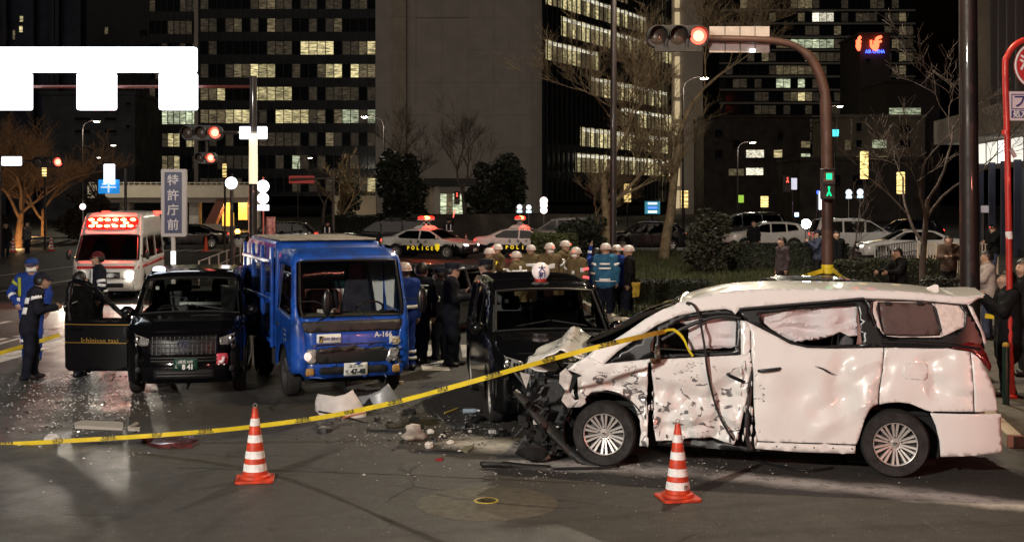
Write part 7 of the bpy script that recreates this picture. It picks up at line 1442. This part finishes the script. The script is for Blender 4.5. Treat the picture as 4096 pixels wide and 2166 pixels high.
    if hat in ('cap', 'hair', 'bare', 'peak') or hair:
        b = MB()
        def hr_(u, v):
            c_, s_ = math.cos(2*math.pi*u), math.sin(2*math.pi*u); z0 = -.062+.125*sst(-.15, .55, c_); zz = z0+(.128-z0)*v; r_ = .112*math.sqrt(max(0, 1-(zz/.1285)**2)); return q(-.010+r_*c_, r_*.97*s_, .008+zz+.004*noise.noise(Vector((u*14, v*3, 1))))
        b.grid(hr_, 24, 9); part('hair', b, hair or HAIR)
    if hat == 'cap':
        b = MB(); b.lathe([(.108, .035), (.112, .075), (.124, .108), (.115, .125), (0, .135)], 24); b.v = [tuple(q(x-.005, y, z_)) for x, y, z_ in b.v]; part('cap', b, hm)
        b = MB(); b.grid(lambda u, v: q(.085*math.cos(-1.1+2.2*u)+v*.062*math.cos(-1.1+2.2*u)**2+.01, (.10+.01*v)*math.sin(-1.1+2.2*u), .038-.018*v), 10, 3); sheet('cap_peak', b, SHOE, root, .006)
    if hat == 'peak':
        b = MB(); b.ball((0, 0, 0), (.118, .112, .118), 18, half=True); b.v = [tuple(q(x-.005, y, z_+.028)) for x, y, z_ in b.v]; part('cap', b, hm); b = MB(); b.grid(lambda u, v: q(.09*math.cos(-1+2*u)+v*.07, .10*math.sin(-1+2*u)*(1-.2*v), .032-.012*v), 8, 3); sheet('cap_peak', b, hm, root, .006)
    if hat == 'helmet':
        b = MB(); b.lathe([(.136, .014), (.128, .024), (.122, .05), (.112, .085), (.088, .118), (.046, .138), (0, .143)], 24, sy=.92); b.v = [tuple(q(x, y, z_)) for x, y, z_ in b.v]; hh = part('helmet', b, hatc or mat('helmet_white', (.74, .66, .62), .25, coat=.5))
        b = MB(); b.lathe([(.1265, .026), (.1245, .044)], 24, sy=.92); b.v = [tuple(q(x, y, z_)) for x, y, z_ in b.v]; b.f = b.f[:24]; b.m = b.m[:24]; obj('helmet_band', b, mat('band_red', (.5, .07, .04), .4), hh)
        b = MB(); b.ball(q(.128, .03, .055), (.014*s, .026*s, .014*s), 8); obj('helmet_lamp', b, emis('led_red_small', (1, .12, .06), 2.5), hh)
    if mask_:
        b = MB(); b.grid(lambda u, v: q(.104+.022*math.sin(math.pi*v)-.055*(2*u-1)**2, .075*(2*u-1), -.085+.075*v), 8, 5); sheet('face_mask', b, M_INK_W, root, .004)
    def tor(zt, ang, off=.0):     # point round the torso at height zt
        t = (zt-.86)/.5; dep = (.132-.012*t)*B+off+.022; wid = .070+.03*t+(.132-.012*t)*B+off+.022; c = L(V3(0, 0, zt)); return Vector((c[0]+dep*math.cos(ang), wid*math.sin(ang), c[2]))*s
    bands = list(bands)+([('box', CAMF(rz)+.35, .45, 1.17, 1.27, None), ('box', CAMF(rz)-.55, .30, 1.12, 1.20, None)] if top is KHAKI else [])
    for bd in bands:
        if bd[0] == 'ring':
            _, z0, z1 = bd; b = MB(); b.grid(lambda u, v: tor(z0+(z1-z0)*v, 2*math.pi*u, .012), 28, 2); sheet('reflective_band', b, M_TAPEW, root, .004)
        elif bd[0] == 'v':        # vertical strips on chest or back
            _, a0, z0, z1, m = bd; b = MB(); b.grid(lambda u, v: tor(z0+(z1-z0)*v, a0+(u-.5)*.28, .016), 4, 6); sheet('reflective_strip', b, m or M_TAPEW, root, .004)
        elif bd[0] == 'box':
            _, a0, wa, z0, z1, m = bd; b = MB(); b.grid(lambda u, v: tor(z0+(z1-z0)*v, a0+(u-.5)*wa, .018), 6, 3); sheet('badge_patch', b, m or M_TAPEW, root, .004)
        elif bd[0] == 'arm':
            _, k, t, m = bd; sd = 1 if k == 0 else -1; sh = L(V3(0, .195*sd, 1.40)); e, w_ = ARMS[arms[k]]; E = sh+V3(e[0], e[1]*sd, e[2]); W = sh+V3(w_[0], w_[1]*sd, w_[2]); p0, p1 = (sh, E) if t < 1 else (E, W); tt = t if t < 1 else t-1; c = Vector(p0+(p1-p0)*tt)*s; d = Vector(p1-p0).normalized(); r_ = (.084-.012*t)*B*s; b = MB(); b.tube([c-d*.028, c+d*.028], r_, 14, caps=False); sheet('sleeve_band', b, m or M_TAPEW, root, .006)
        elif bd[0] == 'leg':
            _, k, zz = bd; a, c = (kn_[k], lf[k]); t = (a[2]-zz)/(a[2]-c[2]); p = Vector(a+(c-a)*t)*s; b = MB(); b.lathe([(.094*B*s, -.025), (.092*B*s, .025)], 14, c=p); b.f = b.f[:14]; b.m = b.m[:14]; sheet('leg_band', b, M_TAPEW, root, .005)
    if vest:
        b = MB(); b.grid(lambda u, v: tor(1.0+.42*v, 2*math.pi*u, .010), 28, 8); sheet('vest', b, vest, root, .006)
    return root
FG = 'rescue workers grouped behind the taxi'
def gp(px, Y): return (XP(px, Y), Y)
# left group
cp1 = person('policeman in dark navy coat bending over his notes, white lettering on his back', gp(118, 19.9), R(18), 1.70, NAVY, NAVYT, ('write', 'write'), 'peak', lean=.20, head=.6, bulk=1.10, vox=.017, coat=.03, bands=[('box', -2.25, .5, 1.24, 1.34, None), ('box', -2.25, .5, 1.07, 1.18, None), ('arm', 1, .25, None)])
mb = MB(); mb.box((.46, 0, 1.20), (.22, .16, .012), ry=-.4); nb_ = obj('notepad', mb, mat('note_paper', (.5, .48, .44), .8), None); nb_.location = (cp1.location.x+.12, cp1.location.y+.15, -.02); nb_.rotation_euler.z = cp1.rotation_euler.z; tag(nb_, 'small notepad held by the policeman on the left', 'notepad')
person('masked man in blue cap and yellow and blue jacket behind the policeman', gp(128, 22.2), R(-80), 1.80, ROYAL, ROYAL, ('down', 'hip'), 'peak', hatc=cloth('capblue', (.02, .05, .20)), mask_=True, vox=.02, bulk=1.08, bands=[('v', .75, 1.1, 1.42, LIMEC), ('v', -.75, 1.1, 1.42, LIMEC), ('box', -.9, .4, 1.02, 1.08, None), ('leg', 0, .35), ('leg', 1, .35), ('leg', 0, .20), ('arm', 0, .3, LIMEC), ('arm', 1, .3, LIMEC), ('arm', 1, 1.3, None)])
person('dark haired person standing behind the open taxi door', gp(318, 20.3), R(60), 1.68, BLKC, NAVYT, ('down', 'down'), 'hair', vox=.02, stride=.12)
person('officer in maroon cap and white striped vest beside the taxi', gp(395, 25.0), R(205), 1.80, NAVY, NAVYT, ('down', 'write'), 'peak', hatc=cloth('maroon', (.09, .015, .02)), vox=.02, bulk=1.08, bands=[('v', .5, 1.12, 1.42, None), ('v', -.5, 1.12, 1.42, None), ('box', .1, .5, 1.04, 1.09, None), ('ring', .98, 1.02), ('arm', 0, .75, None), ('arm', 0, 1.0, None), ('arm', 1, .75, None)])
# behind the truck
person('worker in royal blue overalls and white helmet at the edge of the blue truck', gp(1618, 21.0), R(120), 1.78, ROYAL, ROYAL, ('down', 'down'), 'helmet', bands=[('v', -1.3, 1.05, 1.4, None), ('ring', 1.0, 1.06), ('leg', 0, .25), ('leg', 1, .3), ('leg', 1, .2), ('arm', 1, .6, None)], vox=.02)
person('dark haired officer with bright letters on his back near the truck', gp(1680, 21.9), R(60), 1.74, NAVY, NAVYT, ('write', 'write'), 'hair', bands=[('box', -3.0, .4, 1.26, 1.30, None), ('box', -2.4, .35, 1.16, 1.28, None), ('ring', 1.34, 1.365)], vox=.02, lean=.05)
person('policeman in cap facing right with hands together by the crossing stripes', gp(1805, 21.5), R(2), 1.76, NAVY, NAVYT, ('write', 'write'), 'cap', bulk=1.12, vox=.017, bands=[('box', -1.1, .16, 1.24, 1.29, mat('gold_badge', (.6, .4, .1), .4))])
person('masked policeman standing at the back of the note-taking one, white armband', gp(1762, 22.3), R(160), 1.64, NAVY, NAVYT, ('down', 'down'), 'cap', mask_=True, vox=.02, bulk=1.08, bands=[('arm', 0, .8, None), ('arm', 0, .95, None)])
person('policeman in peaked cap by the rear of the lettered globe taxi', gp(1948, 22.8), R(170), 1.76, NAVY, NAVYT, ('write', 'write'), 'cap', bulk=1.12, vox=.02)
K = dict(top=KHAKI, bot=KHAKI, hat='helmet', group=FG, bulk=1.2, vox=.024)
person('khaki coated firefighter with yellow arm patch, in the pair nearest the policeman', gp(1992, 31.5), R(200), 1.72, arms=('write', 'down'), bands=[('box', 1.0, .4, 1.20, 1.32, M_PYEL), ('ring', 1.08, 1.14)], **K)
person('khaki coated firefighter with lettered helmet turned sideways', gp(1954, 30.0), R(20), 1.68, arms=('down', 'down'), bands=[('ring', 1.12, 1.17)], **K)
person('khaki coated firefighter stooping with wide reflective bands across the back', gp(2080, 28.6), R(150), 1.66, arms=('fwd', 'down'), lean=.12, bands=[('ring', 1.22, 1.31), ('arm', 1, .6, None), ('arm', 0, .6, None), ('v', 2.6, 1.2, 1.40, None), ('ring', .98, 1.04)], **K)
person('khaki coated firefighter half hidden by the stooping one', gp(2124, 31.6), R(100), 1.70, arms=('down', 'write'), bands=[('ring', 1.20, 1.27)], **K)
person('khaki coated firefighter with goggles and a white chest plate', gp(2198, 30.0), R(-70), 1.80, arms=('hip', 'down'), mask_=True, bands=[('box', -.3, .7, 1.16, 1.25, None), ('arm', 0, .6, None), ('arm', 1, .6, None)], **K)
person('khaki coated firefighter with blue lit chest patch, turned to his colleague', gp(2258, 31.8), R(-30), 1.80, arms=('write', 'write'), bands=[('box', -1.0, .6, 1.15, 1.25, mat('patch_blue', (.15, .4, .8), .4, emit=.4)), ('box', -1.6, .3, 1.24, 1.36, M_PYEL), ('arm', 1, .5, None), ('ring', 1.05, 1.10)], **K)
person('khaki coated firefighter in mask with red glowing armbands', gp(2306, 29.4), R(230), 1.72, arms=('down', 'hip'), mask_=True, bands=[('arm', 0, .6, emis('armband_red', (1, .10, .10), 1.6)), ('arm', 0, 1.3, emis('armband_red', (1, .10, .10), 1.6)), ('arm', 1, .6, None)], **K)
person('rescue worker in steel blue jacket with white back bands and lettering', gp(2422, 29.8), R(80), 1.80, RBLUE, NAVYT, ('down', 'down'), 'helmet', bulk=1.14, vox=.022, group=FG, bands=[('box', 3.14, .9, 1.26, 1.30, None), ('box', 3.14, 1.1, 1.16, 1.20, None), ('box', 3.14, 1.0, .90, .95, None), ('arm', 0, .5, None), ('arm', 1, .5, None), ('arm', 0, 1.2, None), ('ring', .88, .90)])
person('second rescue worker in darker blue standing close beside the back-banded one', gp(2468, 30.4), R(110), 1.74, ROYAL, NAVYT, ('down', 'write'), 'helmet', bulk=1.08, vox=.024, group=FG, bands=[('arm', 1, .5, None), ('arm', 1, 1.2, None)])
person('rescue worker in royal blue half hidden at the side of the back-banded one', gp(2385, 30.9), R(60), 1.66, ROYAL, NAVYT, ('raise', 'down'), 'bare', bulk=1.0, vox=.024, group=FG, bands=[('arm', 0, 1.5, None)])
dk = person('firefighter in black coat and white helmet carrying a yellow bag', gp(2518, 29.6), R(175), 1.76, BLKC, NAVYT, ('down', 'down'), 'helmet', bulk=1.1, vox=.022, group=FG, coat=.1)
yb = MB(); yb.grid(lambda u, v: (.2*(u-.5)*(1-.3*v), .03*noise.noise(Vector((u*4, v*4, 1))), -.34*v+.02*noise.noise(Vector((u*5, v*6, 3)))), 8, 10); o = sheet('yellow_bag', yb, mat('bag_yellow', (.55, .34, .03), .6, var=.3, vscale=9), None, .05); o.location = (dk.location.x+.13, dk.location.y-.28, .92); tag(o, 'crumpled yellow bag carried by the black coated firefighter', 'bag')
# far traffic officers
tv = dict(vox=.035, bands=[('v', .5, 1.0, 1.4, None), ('v', -.5, 1.0, 1.4, None), ('ring', .98, 1.04)])
po = person('traffic officer with white vest stripes behind the patrol car, red baton raised', gp(1795, 74), R(-90), 1.75, NAVY, NAVYT, ('raise', 'down'), 'cap', **tv)
mb = MB(); mb.tube([(0, 0, 0), (.12, -.05, .5)], .03, 8); o = obj('traffic_baton', mb, emis('baton_red', (1, .12, .08), 2.5)); o.location = (po.location.x+.25, 73.8, 1.75); tag(o, 'glowing red traffic baton held up behind the patrol car', 'baton')
person('traffic officer with white vest stripes beyond the dark sedan', gp(1310, 66), R(-90), 1.75, NAVY, NAVYT, ('down', 'down'), 'cap', **tv)
person('pedestrian in dark clothes standing under the orange lit tree', gp(22, 62), R(-60), 1.72, BLKC, NAVYT, ('down', 'down'), 'hair', vox=.035)
person('pedestrian with pale scarf near the orange lit tree', gp(110, 66), R(-100), 1.70, GREYC, NAVYT, ('phone', 'down'), 'hair', vox=.035)
# right side onlookers and press
person('dark silhouette of a passer-by in front of the white sport utility car', gp(3015, 58), R(-90), 1.78, BLKC, BLKC, ('down', 'down'), 'hair', vox=.03, z=.1)
person('passer-by in grey coat walking with two dark bags by the shrubs', gp(3130, 34), R(200), 1.74, cloth('greyplum', (.07, .055, .06)), BLKC, ('down', 'down'), 'hair', vox=.026, stride=.2, z=.1, coat=.1)
person('press photographer in dark blue left of the brown mast, camera to his eye', gp(3272, 41), R(185), 1.76, DENIM, BLKC, ('phone', 'phone'), 'peak', vox=.028, z=.1, bulk=1.1)
person('onlooker in black hidden behind the brown mast', gp(3345, 40), R(-80), 1.76, BLKC, BLKC, ('down', 'down'), 'hair', vox=.028, z=.1, bulk=1.1)
person('onlooker in black crouched in front of the low hedge', gp(3592, 27.5), R(200), 1.66, BLKC, BLKC, ('fwd', 'fwd'), 'hair', vox=.026, z=.13, bulk=1.15)
person('onlooker in brown jacket reading papers before the bar fence', gp(3795, 34.5), R(-110), 1.74, BROWNC, BLKC, ('write', 'write'), 'hair', vox=.026, z=.13, bulk=1.1, head=.4)
person('onlooker wearing a black motorcycle helmet by the bar fence', gp(3975, 44), R(190), 1.84, BLKC, DENIM, ('fwd', 'down'), 'helmet', hatc=mat('helmet_black', (.01, .01, .012), .15, coat=.6), vox=.026, z=.13, bulk=1.15)
person('onlooker in pale hooded coat beside the thick lamp post', gp(3952, 24.5), R(170), 1.72, CREAM, DENIM, ('phone', 'phone'), 'hair', vox=.024, z=.13, bulk=1.1)
m1 = person('man in long black coat filming with a phone behind the wrecked minivan', gp(4032, 17.4), R(175), 1.74, BLKC, BLKC, ('phone', 'phone'), 'hair', vox=.017, z=.13, bulk=1.22, coat=.25)
person('dark haired man looking over the shoulder of the filming man', gp(4100, 19.4), R(190), 1.80, BLKC, BLKC, ('down', 'down'), 'hair', vox=.022, z=.13, bulk=1.1)
mb = MB(); mb.box((0, 0, 0), (.012, .075, .15)); ph = obj('phone', mb, M_PIANO, None, bevel=.006); ph.location = (m1.location.x-.46, 17.42, 1.56); ph.rotation_euler = (0, .2, 0); tag(ph, 'black phone held up by the filming man', 'phone')
# ================================================================ WRECKAGE ON THE ROAD
def shard(name, label, pts, Y0, m, curve=.12, th=.015, step=.05, cat='wreckage', tilt=0.0, crease=.0):
    P_ = [tuple(p) for p in pts]; cx = sum(p[0] for p in P_)/len(P_); cy = max(p[1] for p in P_); w_ = max(p[0] for p in P_)-min(p[0] for p in P_); o0 = A(cx, cy, Y0); mb = MB()
    def f(u, v):
        x = (u-cx)/w_; return A(u, v, Y0+curve*(4*x*x)-tilt*(cy-v)/200-crease*noise.noise(Vector((u*.01, v*.02, 1))))-o0
    panel(mb, P_, [], f, step*FPX/Y0); o = sheet(name, mb, m, None, th, 50, off=0); o.location = o0; return tag(o, label, cat)
M_WPL = mat('white_bumper_paint', (.66, .62, .60), .35, coat=.3, var=.12, vscale=6, dirt=.0); M_GPL = mat('grey_panel', (.34, .34, .36), .4, .3, var=.3, vscale=5)
shard('torn_body_panel', 'large curved white bumper panel lying before the blue truck', [(1262, 1600), (1272, 1574), (1342, 1585), (1380, 1577), (1410, 1558), (1430, 1590), (1450, 1622), (1463, 1650), (1464, 1684), (1400, 1682), (1296, 1674), (1261, 1640)], 16.3, M_WPL, .18, tilt=-.3)
shard('torn_body_panel', 'grey peaked body panel propped behind the white bumper panel', [(1426, 1586), (1470, 1580), (1520, 1560), (1552, 1533), (1575, 1565), (1597, 1600), (1590, 1616), (1540, 1622), (1450, 1625)], 16.9, M_GPL, .15, tilt=-.2)
shard('trim_strip', 'thin black trim strip lying across the white bumper panel', [(1275, 1640), (1340, 1652), (1400, 1666), (1462, 1686), (1460, 1692), (1395, 1674), (1338, 1660), (1274, 1648)], 16.05, M_BLACK, 0)
shard('reflector_strip', 'orange reflector strip under the white bumper panel', [(1370, 1664), (1460, 1646), (1462, 1652), (1372, 1672)], 16.02, mat('reflector', (.45, .14, .06), .4), 0)
shard('bracket_piece', 'jagged cream plastic bracket on the asphalt', [(1604, 1740), (1630, 1725), (1625, 1700), (1650, 1693), (1680, 1700), (1685, 1722), (1708, 1738), (1700, 1762), (1660, 1756), (1628, 1765)], 14.85, mat('cream_plastic', (.58, .52, .44), .5, var=.2, vscale=10), .08, .03, tilt=.4, crease=.12)
shard('grille_piece', 'black torn grille piece near the minivan front wheel', [(2060, 1810), (2075, 1785), (2105, 1745), (2118, 1775), (2150, 1780), (2200, 1790), (2190, 1820), (2160, 1838), (2110, 1836)], 13.5, mat('torn_plastic', (.016, .016, .017), .5, var=.4, vscale=9), .1, .02, tilt=.3, crease=.1)
shard('bumper_trim', 'long black plastic trim lying before the minivan front wheel', [(1920, 1852), (1935, 1847), (2010, 1848), (2100, 1858), (2200, 1864), (2205, 1876), (2120, 1876), (2000, 1864), (1930, 1862)], 13.35, MATS['torn_plastic'], .0, .05, tilt=.3)
shard('trim_strip', 'thin dark rail pointing at the minivan front wheel', [(2205, 1868), (2340, 1866), (2480, 1862), (2480, 1868), (2340, 1876), (2205, 1876)], 13.2, M_BLACK, 0)
shard('name_tag', 'small dark plate with pale characters near the globe taxi', [(1956, 1712), (1980, 1712), (1982, 1742), (1957, 1745)], 15.0, mat('tag_grey', (.06, .06, .065), .5), 0)
text('tag_characters', '新町', .05, M_INK_W, bpy.data.objects['name_tag'], A(1969, 1727, 14.97)-bpy.data.objects['name_tag'].location, (1, 0, 0), (0, 0, 1))
def flat(name, label, pts, m, th=.02, z=.008, cat='wreckage'):
    P_ = [G(*p) for p in pts]; c = sum(P_, Vector())/len(P_); mb = MB(); n = len(P_); r_ = random.Random(len(bpy.data.objects)); mb.add([(p.x-c.x, p.y-c.y, z+th*r_.uniform(.3, 1)) for p in P_]+[(p.x-c.x, p.y-c.y, 0) for p in P_], [tuple(range(n))]+[(i, (i+1) % n, n+(i+1) % n, n+i) for i in range(n)]); o = obj(name, mb, m, None, smooth=None); o.location = (c.x, c.y, .0); return tag(o, label, cat)
flat('bumper_strip', 'pale narrow bumper strip on the wet asphalt before the open-door taxi', [(296, 1698), (330, 1694), (480, 1700), (492, 1706), (490, 1720), (330, 1714), (300, 1712)], mat('pale_strip', (.40, .37, .33), .5), .05)
flat('bent_bracket', 'bent wire bracket right of the pale bumper strip', [(510, 1712), (545, 1694), (556, 1696), (525, 1714), (560, 1718), (558, 1724), (512, 1722)], mat('pale_strip', (.40, .37, .33), .5), .03)
flat('lamp_cluster', 'dark red broken tail lamp cluster lying on the asphalt', [(565, 1768), (620, 1772), (660, 1760), (720, 1758), (775, 1752), (795, 1775), (770, 1790), (700, 1792), (640, 1790), (600, 1780)], mat('broken_red_lamp', (.08, .015, .015), .2, coat=.5, var=.9, vscale=14), .07)
flat('white_fragment', 'domed white plastic fragment beside the tape', [(175, 1765), (195, 1752), (225, 1752), (240, 1762), (215, 1768)], M_WPL, .06)
flat('yellow_stick', 'short yellow stick on the dark asphalt between the bracket and the globe taxi', [(1776, 1652), (1830, 1633), (1832, 1637), (1780, 1656)], mat('stick_yellow', (.75, .5, .08), .5), .012)
flat('trim_strip', 'dark brass-edged strip lying behind the cream bracket', [(1545, 1705), (1700, 1682), (1752, 1688), (1750, 1698), (1640, 1706), (1560, 1716)], mat('brass_dark', (.07, .06, .03), .35, .5, var=.5), .03)
flat('trim_strip', 'black strip with pointed end left of the cream bracket', [(1470, 1720), (1600, 1722), (1612, 1732), (1540, 1730), (1470, 1726)], M_BLACK, .03)
flat('trim_strip', 'thin black strip near the white powder', [(1658, 1803), (1760, 1806), (1850, 1812), (1852, 1816), (1750, 1811), (1660, 1807)], M_BLACK, .015)
flat('panel_fragment', 'olive grey triangular panel fragment on the powder', [(1845, 1805), (1862, 1792), (1896, 1788), (1888, 1800), (1870, 1810)], mat('olive_panel', (.18, .17, .12), .5), .03)
flat('red_fragment', 'flat red lamp fragment before the white powder', [(1740, 1840), (1755, 1835), (1775, 1838), (1768, 1843), (1748, 1843)], mat('red_plastic', (.25, .03, .03), .3), .02)
for k, (px, py, s_) in enumerate(((1722, 1735, 16), (1716, 1790, 20), (1770, 1752, 14), (1800, 1775, 14), (1838, 1808, 9), (1455, 1900, 6), (1880, 1728, 8), (2165, 1842, 30), (1600, 1735, 6))):
    c = G(px, py); mb = MB(); q = s_*c.y/FPX; r_ = random.Random(k); mb.ball((0, 0, q*.5), (q, q*.8, q*.6), 10); mb.v = [tuple(Vector(p)*(1+r_.uniform(-.28, .28))) for p in mb.v]; o = obj('foam_lump', mb, mat('foam_white', (.66, .62, .57), .9), None, smooth=None); o.location = (c.x, c.y, 0)
    tag(o, 'torn white foam lump '+('touching the cream bracket', 'just above the thin black strip', 'behind the cream bracket, toward the globe taxi', 'at the edge of the white powder', 'lying on the olive panel fragment', 'alone on bare asphalt near the long road seam', 'nearest the dark name plate', 'of larger size by the minivan front wheel', 'beside the pointed black strip')[k], 'foam', 'torn white foam lumps scattered on the road')
bt = G(1880, 1652); mb = MB(); mb.lathe([(0, -.10), (.032, -.098), (.033, -.03), (.030, .0), (.033, .03), (.030, .075), (.014, .10)], 16, axis='X'); br = thing('water_bottle', 'clear plastic water bottle lying beside the globe taxi', 'bottle', (bt.x, bt.y, .034), .2); obj('bottle_body', mb, mat('bottle_plastic', (.35, .45, .55), .12, coat=.6), br); mb = MB(); mb.lathe([(0, .13), (.016, .13), (.016, .10), (0, .10)], 12, axis='X'); obj('cap', mb, M_INK_W, br)
rl = G(1600, 1535); mb = MB(); mb.lathe([(.02, 0), (.055, 0), (.055, .045), (.02, .045), (.02, 0)], 18); o = obj('tape_roll', mb, mat('roll_cream', (.55, .45, .33), .6)); o.location = (rl.x, rl.y, 0); tag(o, 'small cream tape roll on the road beside the truck bumper', 'tape roll')
pl_ = G(2900, 1812); mb = MB(); mb.box((0, 0, .006), (1.0, .42, .010)); pr_ = thing('drain_plate', 'ribbed steel road plate beneath the minivan doors', 'plate', (pl_.x, pl_.y, 0), van.rotation_euler.z); obj('plate', mb, mat('plate_steel', (.05, .048, .045), .45, .6, var=.4, vscale=9), pr_)
for i in range(24):
    mb = MB()
    for j in range(9): mb.box((-.48+.04*i, -.18+.045*j, .0125), (.026, .006, .004), rz=.78 if (i+j) % 2 else -.78)
    stuff(obj('tread_stud', mb, MATS['plate_steel'], pr_, smooth=None))
for k in range(16):
    px, py = random.Random(k*7+1).choice(((1500, 1695), (1590, 1672), (1655, 1700), (1850, 1705), (1990, 1770), (1790, 1745), (2010, 1735), (1330, 1705))); r_ = random.Random(k+50); px += r_.uniform(-60, 60); py += r_.uniform(-22, 22); n_ = r_.randint(5, 7); a0 = r_.uniform(0, 6.28); sz = r_.uniform(10, 34)
    flat('plastic_shard', 'black broken plastic shard among the wreckage between the truck and the minivan', [(px+sz*math.cos(a0+6.283*i/n_)*r_.uniform(.5, 1.2), py+sz*.28*math.sin(a0+6.283*i/n_)*r_.uniform(.5, 1.2)) for i in range(n_)], M_GUT[k % 2], .06)['group'] = 'black plastic shards on the road'
# glass crumbs and small litter nobody could count
def crumbs(name, lab, n, fn, size, m, seed):
    r_ = random.Random(seed); vs = []; fs = []
    for i in range(n):
        px, py = fn(r_)
        if py < 1300: continue
        c = G(px, py); s_ = r_.uniform(*size); k = len(vs); a = r_.uniform(0, 6.28)
        for t in (0, 2.1, 4.2): vs.append((c.x+s_*math.cos(a+t)*r_.uniform(.6, 1.2), c.y+s_*math.sin(a+t)*r_.uniform(.6, 1.2), .003))
        vs.append((c.x+s_*.2, c.y, .003+s_*r_.uniform(.2, .6))); fs += [(k, k+1, k+3), (k+1, k+2, k+3), (k+2, k, k+3)]
    mb = MB(); mb.add(vs, fs); o = stuff(obj(name, mb, m, None, smooth=None)); o['label'] = lab; o['category'] = 'debris'
M_CRUMB = mat('glass_crumb', (.88, .9, .9), .15, .2); M_DKC = mat('dark_crumb', (.02, .018, .016), .5)
crumbs('glass_crumbs', 'glittering glass crumbs strewn over the wet asphalt by the taxi', 1150, lambda r_: (r_.choice((330, 200, 480))+r_.gauss(0, 120), 1490+abs(r_.gauss(0, 120))), (.006, .023), M_CRUMB, 1)
crumbs('glass_crumbs', 'fine glass crumbs over the open asphalt', 700, lambda r_: (r_.uniform(0, 4000), r_.uniform(1560, 2160)), (.003, .007), M_CRUMB, 2)
crumbs('glass_crumbs', 'glass and paint crumbs between the truck and the minivan', 500, lambda r_: (r_.choice((1720, 1800, 1950, 1480))+r_.gauss(0, 80), r_.choice((1720, 1760, 1680))+r_.gauss(0, 28)), (.005, .02), mat('pale_crumb', (.5, .47, .43), .6), 3)
crumbs('plastic_crumbs', 'dark plastic crumbs around the crashed vehicles', 420, lambda r_: (r_.choice((260, 1450, 1900, 1700))+r_.gauss(0, 170), r_.gauss(1665, 65)), (.008, .035), M_DKC, 4)
crumbs('plastic_crumbs', 'pale crumbs round the minivan wheels', 260, lambda r_: (r_.gauss(2500, 420), r_.gauss(1885, 28)), (.005, .018), mat('pale_crumb', (.5, .47, .43), .6), 5)
